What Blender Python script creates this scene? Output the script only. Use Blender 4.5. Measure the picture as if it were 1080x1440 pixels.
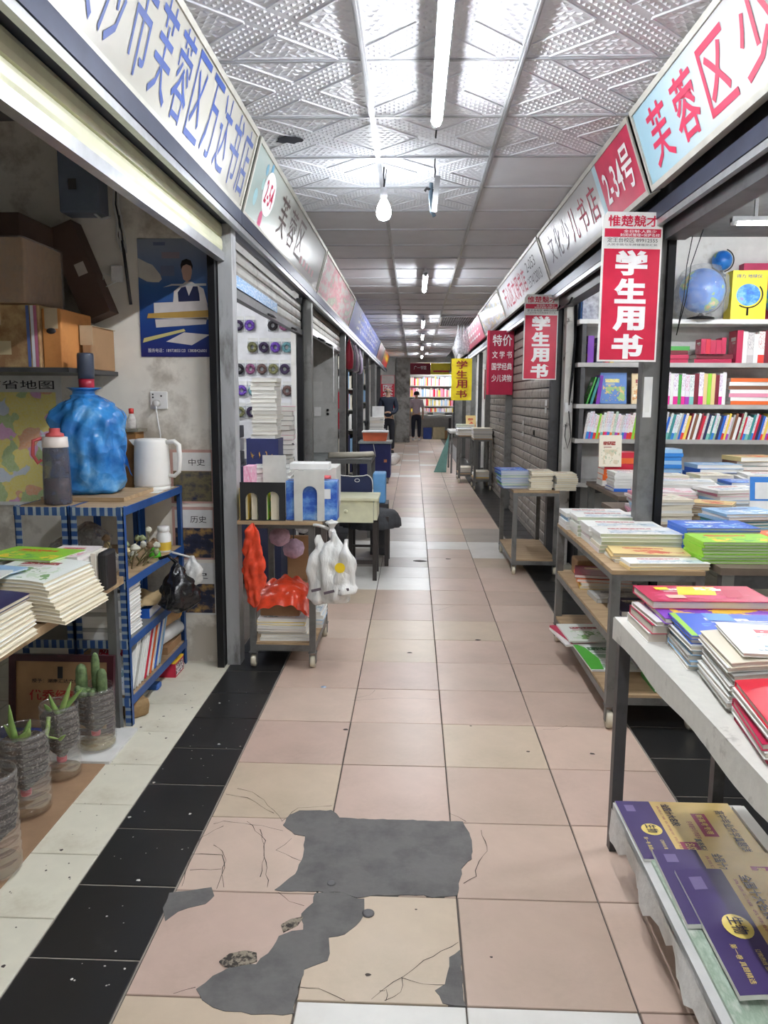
import bpy, bmesh, math, random
from mathutils import Vector, Matrix, Euler, noise as mnoise

for o in list(bpy.data.objects):
    bpy.data.objects.remove(o)
scene = bpy.context.scene
COL = scene.collection
PI = math.pi
rnd = random.Random(11)

# ------------------------------------------------------------------ camera
FPX = 1094.07                       # focal length in pixels of the 1080x1440 frame
PITCH, YAW, ROLL = -0.145051, 0.0373417, -0.0051339
CAM = Vector((-0.1372, 0.0, 1.4079))
RM = (Matrix.Rotation(YAW, 3, 'Z') @ Matrix.Rotation(PITCH, 3, 'X') @ Matrix.Rotation(ROLL, 3, 'Y'))
cd = bpy.data.cameras.new('camera')
cam = bpy.data.objects.new('camera', cd)
COL.objects.link(cam)
cd.sensor_fit = 'VERTICAL'
cd.sensor_height = 36.0
cd.lens = FPX / 1440.0 * 36.0
cd.clip_start = 0.05
cd.clip_end = 100
cam.matrix_world = Matrix.Translation(CAM) @ (RM @ Matrix(((1, 0, 0), (0, 0, -1), (0, 1, 0)))).to_4x4()
scene.camera = cam


def ray(u, v):
    return RM @ Vector(((u - 540) / FPX, 1, -(v - 720) / FPX))


def pz(u, v, z=0.0):
    d = ray(u, v)
    return CAM + d * ((z - CAM.z) / d.z)


def py(u, v, y):
    d = ray(u, v)
    return CAM + d * ((y - CAM.y) / d.y)


# ------------------------------------------------------------------ world and exposure
w = bpy.data.worlds.new('world')
scene.world = w
w.use_nodes = True
w.node_tree.nodes['Background'].inputs[0].default_value = (0.80, 0.84, 0.92, 1)
w.node_tree.nodes['Background'].inputs[1].default_value = 0.25
vs = scene.view_settings
vs.view_transform = 'Standard'
vs.look = 'None'
vs.gamma = 1
vs.use_curve_mapping = False
vs.exposure = 0.12

TUBE_POWER = 190.0
BULB_POWER = 140.0

# ------------------------------------------------------------------ materials
MATS = {}


def lin(c):
    return c


def srgb(r, g, b):
    f = lambda x: (x / 255 / 12.92) if x / 255 <= 0.04045 else ((x / 255 + 0.055) / 1.055) ** 2.4
    return (f(r), f(g), f(b), 1)


class NT:
    def __init__(self, m):
        self.t = m.node_tree
        self.n = self.t.nodes
        self.bsdf = self.n['Principled BSDF']

    def add(self, kind, **kw):
        n = self.n.new(kind)
        for k, v in kw.items():
            setattr(n, k, v)
        return n

    def link(self, a, b):
        self.t.links.new(a, b)

    def math(self, op, a, b=None, c=None):
        n = self.add('ShaderNodeMath', operation=op)
        for i, v in enumerate((a, b, c)):
            if v is None:
                continue
            if isinstance(v, (int, float)):
                n.inputs[i].default_value = v
            else:
                self.link(v, n.inputs[i])
        return n.outputs[0]

    def mix(self, fac, a, b):
        n = self.add('ShaderNodeMix', data_type='RGBA')
        for sock, v in ((n.inputs[0], fac), (n.inputs[6], a), (n.inputs[7], b)):
            if isinstance(v, (int, float)):
                sock.default_value = v
            elif isinstance(v, tuple):
                sock.default_value = v
            else:
                self.link(v, sock)
        return n.outputs[2]

    def coords(self, which='Object', scale=None):
        tc = self.add('ShaderNodeTexCoord')
        o = tc.outputs[which]
        if scale is not None:
            mp = self.add('ShaderNodeMapping')
            mp.inputs['Scale'].default_value = scale
            self.link(o, mp.inputs[0])
            o = mp.outputs[0]
        return o

    def noise(self, vec, scale, detail=4, rough=0.55):
        n = self.add('ShaderNodeTexNoise')
        n.inputs['Scale'].default_value = scale
        n.inputs['Detail'].default_value = detail
        n.inputs['Roughness'].default_value = rough
        self.link(vec, n.inputs['Vector'])
        return n.outputs['Fac']

    def ramp(self, fac, stops, interp='LINEAR'):
        n = self.add('ShaderNodeValToRGB')
        n.color_ramp.interpolation = interp
        e = n.color_ramp.elements
        while len(e) < len(stops):
            e.new(0.5)
        for i, (p, c) in enumerate(stops):
            e[i].position = p
            e[i].color = c
        self.link(fac, n.inputs[0])
        return n.outputs[0]

    def bump(self, h, strength=0.3, dist=0.01):
        b = self.add('ShaderNodeBump')
        b.inputs['Strength'].default_value = strength
        b.inputs['Distance'].default_value = dist
        self.link(h, b.inputs['Height'])
        self.link(b.outputs[0], self.bsdf.inputs['Normal'])


def mat(name, col, rough=0.6, metal=0.0, var=0.06, scale=9.0, bump=0.0, coat=0.0, spec=0.5):
    if name in MATS:
        return MATS[name]
    m = bpy.data.materials.new(name)
    m.use_nodes = True
    t = NT(m)
    t.bsdf.inputs['Roughness'].default_value = rough
    t.bsdf.inputs['Metallic'].default_value = metal
    t.bsdf.inputs['Coat Weight'].default_value = coat
    t.bsdf.inputs['Specular IOR Level'].default_value = spec
    if var > 0:
        f = t.noise(t.coords(), scale)
        d = tuple(c * (1 - var * 2.2) for c in col[:3]) + (1,)
        l = tuple(min(1, c * (1 + var * 1.4)) for c in col[:3]) + (1,)
        t.link(t.ramp(f, [(0.3, d), (0.7, l)]), t.bsdf.inputs['Base Color'])
        if bump:
            t.bump(f, bump)
    else:
        t.bsdf.inputs['Base Color'].default_value = col
    MATS[name] = m
    return m


def emit_mat(name, col, strength):
    if name in MATS:
        return MATS[name]
    m = bpy.data.materials.new(name)
    m.use_nodes = True
    b = m.node_tree.nodes['Principled BSDF']
    b.inputs['Base Color'].default_value = (0.9, 0.9, 0.9, 1)
    b.inputs['Emission Color'].default_value = col
    b.inputs['Emission Strength'].default_value = strength
    MATS[name] = m
    return m


def dirty(name, col, dirtcol, scale=6.0, lo=0.5, hi=0.68, rough=0.6, metal=0.0, bump=0.15, stretch=(1, 1, 1)):
    """base colour with blotches of wear in another colour"""
    if name in MATS:
        return MATS[name]
    m = bpy.data.materials.new(name)
    m.use_nodes = True
    t = NT(m)
    c = t.coords('Object', stretch)
    f = t.noise(c, scale, 6, 0.65)
    f2 = t.noise(c, scale * 4.3, 3)
    k = t.ramp(f, [(lo, (0, 0, 0, 1)), (hi, (1, 1, 1, 1))])
    base = t.mix(f2, tuple(x * 0.88 for x in col[:3]) + (1,), tuple(min(1, x * 1.08) for x in col[:3]) + (1,))
    t.link(t.mix(k, base, dirtcol), t.bsdf.inputs['Base Color'])
    t.bsdf.inputs['Roughness'].default_value = rough
    t.bsdf.inputs['Metallic'].default_value = metal
    if bump:
        t.bump(f2, bump, 0.004)
    MATS[name] = m
    return m


def glassy(name, col, alpha=0.3, rough=0.1, spec=0.5):
    """thin clear plastic film: partly see-through with its own highlights"""
    if name in MATS:
        return MATS[name]
    m = bpy.data.materials.new(name)
    m.use_nodes = True
    t = NT(m)
    t.bsdf.inputs['Base Color'].default_value = col
    t.bsdf.inputs['Roughness'].default_value = rough
    t.bsdf.inputs['Specular IOR Level'].default_value = spec
    f = t.noise(t.coords(), 30, 3)
    a = t.ramp(f, [(0.3, (alpha * 0.6,) * 3 + (1,)), (0.7, (min(1, alpha * 1.4),) * 3 + (1,))])
    t.link(a, t.bsdf.inputs['Alpha'])
    t.bump(f, 0.25, 0.01)
    MATS[name] = m
    return m


# ------------------------------------------------------------------ mesh building
WLOC = {}


class MB:
    def __init__(self):
        self.v = []
        self.f = []
        self.mi = []
        self.sm = []

    def add(self, vs, fs, mi=0, M=None, smooth=False):
        n = len(self.v)
        for p in vs:
            p = Vector(p)
            self.v.append(tuple(M @ p) if M is not None else tuple(p))
        for f in fs:
            self.f.append(tuple(i + n for i in f))
            self.mi.append(mi)
            self.sm.append(smooth)
        return self

    def box(self, x0, x1, y0, y1, z0, z1, mi=0, M=None):
        vs = [(x0, y0, z0), (x1, y0, z0), (x1, y1, z0), (x0, y1, z0), (x0, y0, z1), (x1, y0, z1), (x1, y1, z1), (x0, y1, z1)]
        fs = [(0, 3, 2, 1), (4, 5, 6, 7), (0, 1, 5, 4), (1, 2, 6, 5), (2, 3, 7, 6), (3, 0, 4, 7)]
        return self.add(vs, fs, mi, M)

    def cbox(self, c, s, mi=0, M=None):
        return self.box(c[0] - s[0] / 2, c[0] + s[0] / 2, c[1] - s[1] / 2, c[1] + s[1] / 2, c[2] - s[2] / 2, c[2] + s[2] / 2, mi, M)

    def prism(self, poly, axis, a, b, mi=0, M=None):
        """extrude 2-D poly along an axis from a to b; poly is in the other two axes (in xyz order)"""
        n = len(poly)

        def P(p, t):
            if axis == 'x':
                return (t, p[0], p[1])
            if axis == 'y':
                return (p[0], t, p[1])
            return (p[0], p[1], t)
        vs = [P(p, a) for p in poly] + [P(p, b) for p in poly]
        fs = [tuple(range(n - 1, -1, -1)), tuple(range(n, 2 * n))]
        fs += [(i, (i + 1) % n, n + (i + 1) % n, n + i) for i in range(n)]
        return self.add(vs, fs, mi, M)

    def tube(self, pts, r, seg=8, mi=0, M=None, cap=True):
        pts = [Vector(p) for p in pts]
        rs = r if isinstance(r, (list, tuple)) else [r] * len(pts)
        vs = []
        fs = []
        prev = None
        for i, p in enumerate(pts):
            d = (pts[min(i + 1, len(pts) - 1)] - pts[max(i - 1, 0)]).normalized()
            a = Vector((0, 0, 1)) if prev is None else prev
            if abs(d.dot(a)) > 0.98 and prev is None:
                a = Vector((1, 0, 0))
            s = d.cross(a)
            s = s.normalized() if s.length > 1e-6 else d.orthogonal().normalized()
            t = s.cross(d).normalized()
            prev = t
            for k in range(seg):
                an = 2 * PI * k / seg
                vs.append(p + (s * math.cos(an) + t * math.sin(an)) * rs[i])
        for i in range(len(pts) - 1):
            for k in range(seg):
                fs.append((i * seg + k, i * seg + (k + 1) % seg, (i + 1) * seg + (k + 1) % seg, (i + 1) * seg + k))
        if cap:
            fs.append(tuple(range(seg - 1, -1, -1)))
            fs.append(tuple((len(pts) - 1) * seg + k for k in range(seg)))
        return self.add(vs, fs, mi, M, True)

    def lathe(self, prof, c=(0, 0, 0), seg=20, mi=0, M=None, cap=True, wob=None):
        vs = []
        fs = []
        for i, (r, z) in enumerate(prof):
            for k in range(seg):
                an = 2 * PI * k / seg
                rr = r * (wob(an, z) if wob else 1)
                vs.append((c[0] + rr * math.cos(an), c[1] + rr * math.sin(an), c[2] + z))
        for i in range(len(prof) - 1):
            for k in range(seg):
                fs.append((i * seg + k, i * seg + (k + 1) % seg, (i + 1) * seg + (k + 1) % seg, (i + 1) * seg + k))
        if cap:
            fs.append(tuple(range(seg - 1, -1, -1)))
            fs.append(tuple((len(prof) - 1) * seg + k for k in range(seg)))
        return self.add(vs, fs, mi, M, True)

    def crumple(self, prof, c, seg=40, amp=.012, freq=22.0, mi=0, squash=1.0, rot=0.0, seed=0.0, steps=4):
        """crumpled plastic: a lathe profile refined and pushed about with ridged noise"""
        fine = []
        for (r0, z0), (r1, z1) in zip(prof, prof[1:]):
            for k in range(steps):
                f = k / steps
                fine.append((r0 + (r1 - r0) * f, z0 + (z1 - z0) * f))
        fine.append(prof[-1])
        vs = []
        cr, sr = math.cos(rot), math.sin(rot)
        for r, z in fine:
            for k in range(seg):
                a = 2 * PI * k / seg
                p = Vector((r * math.cos(a), r * math.sin(a) * squash, z))
                q = (p + Vector((seed, seed * 2, 0))) * freq
                q.z *= .55
                n = abs(mnoise.noise(q)) * 2 - .5 + .5 * mnoise.noise(q * 2.3)
                d = Vector((math.cos(a), math.sin(a), 0)) * (n * amp * min(1, r / .03))
                p += d
                vs.append((c[0] + p.x * cr - p.y * sr, c[1] + p.x * sr + p.y * cr, c[2] + p.z))
        fs = []
        for i in range(len(fine) - 1):
            for k in range(seg):
                fs.append((i * seg + k, i * seg + (k + 1) % seg, (i + 1) * seg + (k + 1) % seg, (i + 1) * seg + k))
        fs.append(tuple(range(seg - 1, -1, -1)))
        fs.append(tuple((len(fine) - 1) * seg + k for k in range(seg)))
        return self.add(vs, fs, mi, None, True)

    def grid(self, fn, nu, nv, mi=0, M=None, smooth=True):
        vs = [fn(i / nu, j / nv) for j in range(nv + 1) for i in range(nu + 1)]
        fs = [(j * (nu + 1) + i, j * (nu + 1) + i + 1, (j + 1) * (nu + 1) + i + 1, (j + 1) * (nu + 1) + i) for j in range(nv) for i in range(nu)]
        return self.add(vs, fs, mi, M, smooth)

    def mesh(self, name, mats, off=(0, 0, 0)):
        me = bpy.data.meshes.new(name)
        me.from_pydata([(a - off[0], b - off[1], c - off[2]) for a, b, c in self.v], [], self.f)
        for m in (mats if isinstance(mats, (list, tuple)) else [mats]):
            me.materials.append(m)
        me.polygons.foreach_set('material_index', self.mi)
        me.polygons.foreach_set('use_smooth', self.sm)
        me.update()
        return me

    def build(self, name, mats, parent=None, loc=None, bevel=0.0):
        """verts are world coordinates; loc = origin of the object (top-level) or the parent's world origin"""
        if parent is not None:
            off = WLOC[parent.name]
        elif loc is not None:
            off = Vector(loc)
        else:
            xs = [p[0] for p in self.v]
            ys = [p[1] for p in self.v]
            zs = [p[2] for p in self.v]
            off = Vector(((min(xs) + max(xs)) / 2, (min(ys) + max(ys)) / 2, min(zs)))
        o = bpy.data.objects.new(name, self.mesh(name, mats, off))
        COL.objects.link(o)
        if parent is not None:
            o.parent = parent
        else:
            o.location = off
        WLOC[o.name] = Vector(off)
        if bevel:
            b = o.modifiers.new('bevel', 'BEVEL')
            b.width = bevel
            b.segments = 2
            b.limit_method = 'ANGLE'
        return o


def tag(o, label=None, cat=None, group=None, kind=None):
    if label:
        o['label'] = label
    if cat:
        o['category'] = cat
    if group:
        o['group'] = group
    if kind:
        o['kind'] = kind
    return o


def thing(name, loc, label, cat, group=None, kind=None):
    o = bpy.data.objects.new(name, None)
    o.empty_display_size = 0.05
    COL.objects.link(o)
    o.location = loc
    WLOC[o.name] = Vector(loc)
    return tag(o, label, cat, group, kind)


def link_mesh(name, me, parent=None, loc=(0, 0, 0), rot=(0, 0, 0)):
    o = bpy.data.objects.new(name, me)
    COL.objects.link(o)
    o.location = loc
    o.rotation_euler = rot
    if parent is not None:
        o.parent = parent
    return o


TEXTC = {}


def text_mesh_data(s, bold):
    key = (s, bold)
    if key not in TEXTC:
        cu = bpy.data.curves.new('lettering', 'FONT')
        cu.body = s
        cu.size = 1.0
        cu.resolution_u = 2
        cu.align_x = 'CENTER'
        cu.offset = bold
        ob = bpy.data.objects.new('lettering_source', cu)
        COL.objects.link(ob)
        dg = bpy.context.evaluated_depsgraph_get()
        me = bpy.data.meshes.new_from_object(ob.evaluated_get(dg))
        vs = [tuple(v.co) for v in me.vertices]
        fs = [tuple(p.vertices) for p in me.polygons]
        bpy.data.objects.remove(ob)
        bpy.data.meshes.remove(me)
        TEXTC[key] = (vs, fs)
    return TEXTC[key]


def text(s, centre, right, up, w, h, m, parent, bold=0.0, name='lettering', stack=False, lift=0.0015):
    """flat lettering on a surface; stretched to w x h metres; stack=True writes one character per line"""
    vs, fs = text_mesh_data('\n'.join(s) if stack else s, bold)
    if not vs:
        return None
    right = Vector(right).normalized()
    up = Vector(up).normalized()
    nrm = right.cross(up)
    x0, x1 = min(v[0] for v in vs), max(v[0] for v in vs)
    y0, y1 = min(v[1] for v in vs), max(v[1] for v in vs)
    c = Vector(centre) + nrm * lift
    mb = MB()
    mb.add([c + right * ((v[0] - (x0 + x1) / 2) / max(1e-6, x1 - x0) * w) + up * ((v[1] - (y0 + y1) / 2) / max(1e-6, y1 - y0) * h) for v in vs], fs)
    return mb.build(name, m, parent)


def flat(pts, m, parent, name):
    mb = MB()
    mb.add(pts, [tuple(range(len(pts)))])
    return mb.build(name, m, parent)


def prect(centre, right, up, w, h, m, parent, name, lift=0.001):
    right = Vector(right).normalized()
    up = Vector(up).normalized()
    c = Vector(centre) + right.cross(up) * lift
    return flat([c - right * w / 2 - up * h / 2, c + right * w / 2 - up * h / 2, c + right * w / 2 + up * h / 2, c - right * w / 2 + up * h / 2], m, parent, name)
# ------------------------------------------------------------------ shared materials
STEEL = dirty('grey_steel', srgb(128, 128, 126), srgb(78, 74, 70), 5, 0.5, 0.75, 0.45, 0.6)
DARKSTEEL = dirty('dark_steel', srgb(84, 84, 86), srgb(48, 46, 46), 5, 0.5, 0.75, 0.45, 0.5)
SILVER = dirty('silver_post_paint', srgb(180, 182, 184), srgb(96, 92, 88), 7, 0.52, 0.7, 0.5, 0.3, stretch=(1, 1, 0.3))
BLACKM = mat('black_rail', srgb(26, 26, 29), 0.4, 0.4, 0.1)
NAVYM = mat('blue_grey_channel', srgb(62, 68, 88), 0.35, 0.5, 0.1)
ALU = mat('brushed_aluminium', srgb(186, 188, 190), 0.3, 0.8, 0.06, 20)
WHITE = mat('white_paint', srgb(232, 232, 230), 0.5)
PLASTER = dirty('white_plaster', srgb(236, 234, 230), srgb(176, 166, 152), 3.5, 0.55, 0.72, 0.8)
WALLPAINT = dirty('peeling_wall', srgb(238, 233, 222), srgb(188, 180, 166), 2.2, 0.52, 0.62, 0.85, bump=0.3)
GREYWALL = dirty('grey_wall', srgb(190, 190, 186), srgb(150, 148, 142), 3, 0.5, 0.75, 0.8)
WOOD = dirty('plywood_board', srgb(178, 152, 118), srgb(140, 114, 84), 4, 0.45, 0.75, 0.6, stretch=(1, 6, 6))
PAPER = mat('white_pages', srgb(238, 236, 230), 0.8, 0, 0.04, 60)
CARD = dirty('brown_cardboard', srgb(168, 132, 96), srgb(140, 106, 74), 4, 0.5, 0.8, 0.85)

# ------------------------------------------------------------------ floor
FLOORBED = mat('floor_grout', srgb(92, 84, 78), 0.9)


def tile_mat(name, col, dirtcol, rough=0.33, lo=0.5):
    return dirty(name, col, dirtcol, 3.0, lo, 0.8, rough, 0.0, 0.05)


PINK = [tile_mat('pink_floor_tile_%d' % i, c, d) for i, (c, d) in enumerate([
    (srgb(200, 176, 160), srgb(176, 156, 140)), (srgb(194, 170, 156), srgb(166, 146, 132)),
    (srgb(204, 182, 166), srgb(182, 164, 148)), (srgb(188, 166, 150), srgb(168, 150, 134)), (srgb(198, 180, 158), srgb(174, 160, 138))])]
WTILE = tile_mat('white_floor_tile', srgb(222, 220, 214), srgb(200, 196, 188))
GTILE = tile_mat('grey_floor_tile', srgb(166, 158, 148), srgb(140, 134, 126))
BTILE = tile_mat('black_floor_tile', srgb(36, 36, 36), srgb(58, 57, 55), 0.3, 0.6)
CTILE = tile_mat('cream_floor_tile', srgb(216, 212, 194), srgb(176, 166, 142), 0.5, 0.55)

Y0, Y1 = -4.0, 29.4
fb = MB()
fb.box(-2.8, 3.3, Y0, Y1, -0.10, -0.006)
floor = fb.build('floor', FLOORBED, loc=(0, 0, 0))
tag(floor, kind='structure')


def tile_mesh(key, w, d, m, cache={}):
    k = (key, w, d)
    if k not in cache:
        b = MB()
        e = 0.0015
        h = 0.008
        x, y = w / 2, d / 2
        b.add([(-x, -y, -h), (x, -y, -h), (x, y, -h), (-x, y, -h), (-x, -y, -e), (x, -y, -e), (x, y, -e), (-x, y, -e),
               (-x + e, -y + e, 0), (x - e, -y + e, 0), (x - e, y - e, 0), (-x + e, y - e, 0)],
              [(0, 1, 5, 4), (1, 2, 6, 5), (2, 3, 7, 6), (3, 0, 4, 7), (4, 5, 9, 8), (5, 6, 10, 9), (6, 7, 11, 10), (7, 4, 8, 11), (8, 9, 10, 11)])
        cache[k] = b.mesh('floor_tile', m)
    return cache[k]


TY = 1.643
whites = {(1, -1), (2, -1), (0, 10), (1, 10), (0, 11), (1, 11), (1, 14), (3, 13), (3, 14), (0, 14), (1, 13), (1, 17), (1, 18), (2, 14), (0, 31), (1, 31)}
greys = {(1, 12), (0, 12), (1, 15), (1, 16), (0, 15), (0, 16), (3, 15), (3, 16), (0, 13)}
far = MB()
farm = PINK + [WTILE, BTILE]
for j in range(-13, 69):
    yc = TY + 0.4 * (j + 0.5)
    if yc > Y1 - 0.2:
        break
    for c in range(4):
        xc = -0.6 + 0.4 * c
        wd = 0.395
        if c == 0:
            xc -= 0.005
            wd = 0.405
        if c == 3:
            xc += 0.005
            wd = 0.405
        i = rnd.randrange(5)
        if (c, j) in whites:
            m = WTILE
        elif (c, j) in greys:
            m = GTILE
        else:
            m = PINK[i]
        if -5 <= j <= 30:
            o = link_mesh('floor_tile', tile_mesh(m.name, wd, 0.395, m), floor, (xc + rnd.uniform(-.0008, .0008), yc, rnd.uniform(-0.0012, 0.0)))
        else:
            k = 5 if (c, j) in whites else (5 if rnd.random() < 0.06 else i)
            far.box(xc - wd / 2, xc + wd / 2, yc - .1975, yc + .1975, -0.008, 0, k)
for k in range(-18, 92):
    yc = 1.757 + 0.3 * (k + 0.5)
    for xc in (-0.957, 0.957):
        if -2 < yc < 11:
            link_mesh('floor_tile', tile_mesh('black', 0.284, 0.2935, BTILE), floor, (xc, yc, rnd.uniform(-0.0012, 0)))
        elif Y0 < yc < Y1 - .2:
            far.box(xc - .142, xc + .142, yc - .1475, yc + .1475, -0.008, 0, 6)
tag(far.build('far_tiles', farm, floor), kind='stuff')
for x in (-.957, .957):
    MB().box(x - .146, x + .146, Y0, 11, -.0058, -.0035).build('grout_strip', mat('pale_grout', srgb(150, 142, 132), .9), floor)
for k in range(-4, 8):
    yc = 1.904 + 0.3 * (k + 0.5)
    for q in range(5):
        link_mesh('floor_tile', tile_mesh('cream', 0.296, 0.296, CTILE), floor, (-1.252 - 0.3 * q, yc, rnd.uniform(-0.001, 0)))
for k in range(0, 12):
    yc = 1.9 + 0.4 * (k + 0.5)
    for q in range(5):
        link_mesh('floor_tile', tile_mesh('cream', 0.395, 0.395, CTILE), floor, (1.305 + 0.4 * q, yc, rnd.uniform(-0.001, 0)))

# cement repairs, broken corners and cracks in the tiles in front of the camera
CEMENT = dirty('cement_repair', srgb(104, 102, 100), srgb(84, 82, 82), 9, 0.45, 0.7, 0.8, 0, 0.5)
RUBBLE = dirty('broken_rubble', srgb(150, 140, 124), srgb(60, 54, 50), 60, 0.45, 0.55, 0.9, 0, 1.0)
CRACK = mat('crack_dirt', srgb(66, 58, 54), 0.9)


def fp(pts, ox, oy, s, z):
    return [pz(ox + x * s, oy + y * s, 0) + Vector((0, 0, z)) for x, y in pts]


def rough_poly(pts, jit=0.003, step=0.02):
    out = []
    r = random.Random(len(pts))
    for i, p in enumerate(pts):
        q = pts[(i + 1) % len(pts)]
        n = max(1, int((q - p).length / step))
        for k in range(n):
            v = p.lerp(q, k / n)
            out.append(v + Vector((r.uniform(-jit, jit), r.uniform(-jit, jit), 0)))
    return out


def slab(pts, z0, z1, m, name, parent):
    b = MB()
    b.prism([(p.x, p.y) for p in pts], 'z', z0, z1)
    return b.build(name, m, parent)


S1 = 400 / 1080
slab(rough_poly(fp([(265, 165), (310, 200), (350, 205), (345, 240), (335, 300), (310, 350), (270, 380), (235, 412), (490, 420), (545, 440), (625, 430),
                    (800, 430), (830, 440), (925, 434), (935, 385), (945, 330), (980, 290), (985, 235), (965, 180), (945, 150), (895, 150), (480, 137), (450, 108), (330, 110), (287, 125)], 300, 1100, S1, 0)),
     -0.006, 0.0018, CEMENT, 'cement_patch', floor)
slab(rough_poly(fp([(-67, 788), (-40, 830), (0, 855), (40, 868), (180, 884), (300, 880), (325, 780), (345, 710), (430, 675), (440, 650), (440, 590), (500, 580), (560, 530),
                    (575, 490), (575, 444), (545, 442), (490, 422), (385, 420), (380, 460), (335, 500), (340, 560), (300, 568), (250, 585), (205, 650), (160, 690), (60, 705), (0, 735)], 300, 1100, S1, 0)),
     -0.006, 0.0015, CEMENT, 'cement_patch', floor)
slab(rough_poly(fp([(938, 635), (895, 665), (900, 700), (880, 770), (845, 790), (870, 840), (955, 850)], 300, 1100, S1, 0)), -0.006, 0.0012, CEMENT, 'cement_patch', floor)
S2 = 710 / 1080
slab(rough_poly(fp([(135, 312), (122, 345), (128, 372), (155, 352), (210, 335), (232, 318), (225, 302)], 150, 1050, S2, 0)), -0.006, 0.0010, CEMENT, 'cement_patch', floor)
for pts in ([(255, 545), (290, 525), (340, 515), (325, 545), (262, 568)], [(25, 680), (60, 650), (120, 640), (170, 650), (172, 680), (110, 700), (40, 706)]):
    slab(rough_poly(fp(pts, 300, 1100, S1, 0), 0.004), -0.006, 0.0024, RUBBLE, 'broken_tile_hole', floor)
for c in ((588, 500, 0.017), (448, 386, 0.013)):
    b = MB()
    p = pz(300 + c[0] * S1, 1100 + c[1] * S1)
    b.lathe([(c[2], 0), (c[2], 0.0035), (c[2] * 0.7, 0.004)], (p.x, p.y, 0), 14)
    b.build('metal_plug', mat('plug_grey', srgb(96, 95, 96), 0.5, 0.3), floor)


def crack(pts, ox, oy, s, wd=0.0022):
    c = fp(pts, ox, oy, s, 0.0)
    r = random.Random(len(pts) * 7)
    fine = []
    for a, b in zip(c, c[1:]):
        n = max(2, int((b - a).length / 0.03))
        for k in range(n):
            fine.append(a.lerp(b, k / n) + Vector((r.uniform(-.004, .004), r.uniform(-.004, .004), 0)))
    fine.append(c[-1])
    b = MB()
    vs = []
    fs = []
    for i, p in enumerate(fine):
        d = (fine[min(i + 1, len(fine) - 1)] - fine[max(0, i - 1)]).normalized()
        n = Vector((-d.y, d.x, 0)) * wd / 2 * r.uniform(0.4, 1.3)
        vs += [p + n + Vector((0, 0, .0007)), p - n + Vector((0, 0, .0007))]
    fs = [(2 * i, 2 * i + 1, 2 * i + 3, 2 * i + 2) for i in range(len(fine) - 1)]
    b.add(vs, fs)
    b.build('crack', CRACK, floor)


for pts in ([(90, 25), (150, 40), (190, 70), (245, 125), (262, 150)], [(50, 47), (130, 60), (230, 118)], [(262, 150), (320, 98), (450, 90)],
            [(0, 160), (40, 150), (110, 158), (180, 165), (265, 185)], [(0, 240), (35, 265), (45, 300), (30, 350), (40, 400)], [(180, 180), (200, 300), (205, 400)],
            [(300, 215), (240, 260), (335, 300)], [(935, 605), (800, 680), (730, 735), (600, 825)], [(720, 745), (800, 770), (890, 770)], [(720, 745), (715, 800), (650, 830)],
            [(635, 795), (660, 790), (655, 830)], [(1015, 180), (1030, 225), (1040, 260), (1000, 320), (995, 355), (950, 385)], [(325, 780), (400, 785), (500, 830)],
            [(250, 420), (290, 455), (345, 470)], [(900, 120), (960, 150)]):
    crack(pts, 300, 1100, S1)
for pts in ([(160, 300), (180, 230), (245, 230), (255, 260), (235, 305)], [(180, 230), (200, 195), (250, 170)], [(180, 265), (245, 262)], [(330, 280), (340, 200), (300, 160)], [(145, 530), (190, 515)]):
    crack(pts, 150, 1050, S2)
crack([(205, 500), (360, 490), (530, 495)], 420, 800, S1, .0015)
crack([(220, 490), (270, 480), (290, 460)], 420, 800, S1, .0015)
crack([(520, 160), (590, 140), (640, 137)], 420, 800, S1, .0015)
crack([(930, 610), (980, 610), (1020, 595)], 420, 800, S1, .0015)
# dark blobs and litter
SPOT = mat('floor_stain', srgb(70, 62, 58), 0.8)
LITTER = mat('paper_scrap', srgb(214, 210, 204), 0.8)
for (u, v, r) in ((576, 918, .016), (672, 900, .018), (743, 1057, .008), (833, 1060, .012), (662, 1021, .006), (486, 1026, .012), (517, 1371, .008), (691, 1346, .005), (585, 1279, .004), (625, 687, .03), (630, 786, .03), (590, 789, .06)):
    p = pz(u, v)
    b = MB()
    b.add([(p.x + r * math.cos(a) * rnd.uniform(.7, 1.2), p.y + .7 * r * math.sin(a) * rnd.uniform(.7, 1.2), 0.0006) for a in [2 * PI * k / 9 for k in range(9)]], [tuple(range(9))])
    b.build('stain', SPOT, floor)
STK = pz(455, 966)
b = MB()
b.lathe([(.014, 0), (.014, .0008)], (STK.x, STK.y, 0), 14)
b.build('round_sticker', mat('sticker_pale_blue', srgb(176, 196, 220), .5), floor)
for k in range(90):
    x = rnd.choice([rnd.uniform(-1.3, -1.12), rnd.uniform(-1.09, -0.83)])
    y = rnd.uniform(1.6, 3.7)
    r = rnd.choice((.002, .002, .003, .003, .004, .006))
    b = MB()
    b.add([(x + r * math.cos(a) * rnd.uniform(.6, 1.3), y + r * math.sin(a) * rnd.uniform(.6, 1.3), 0.0008) for a in [2 * PI * k2 / 6 + rnd.uniform(-.3, .3) for k2 in range(6)]], [tuple(range(6))])
    b.build('debris_speck', LITTER if x > -1.1 else SPOT, floor)

# ------------------------------------------------------------------ ceiling
CZ = 2.70


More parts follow.
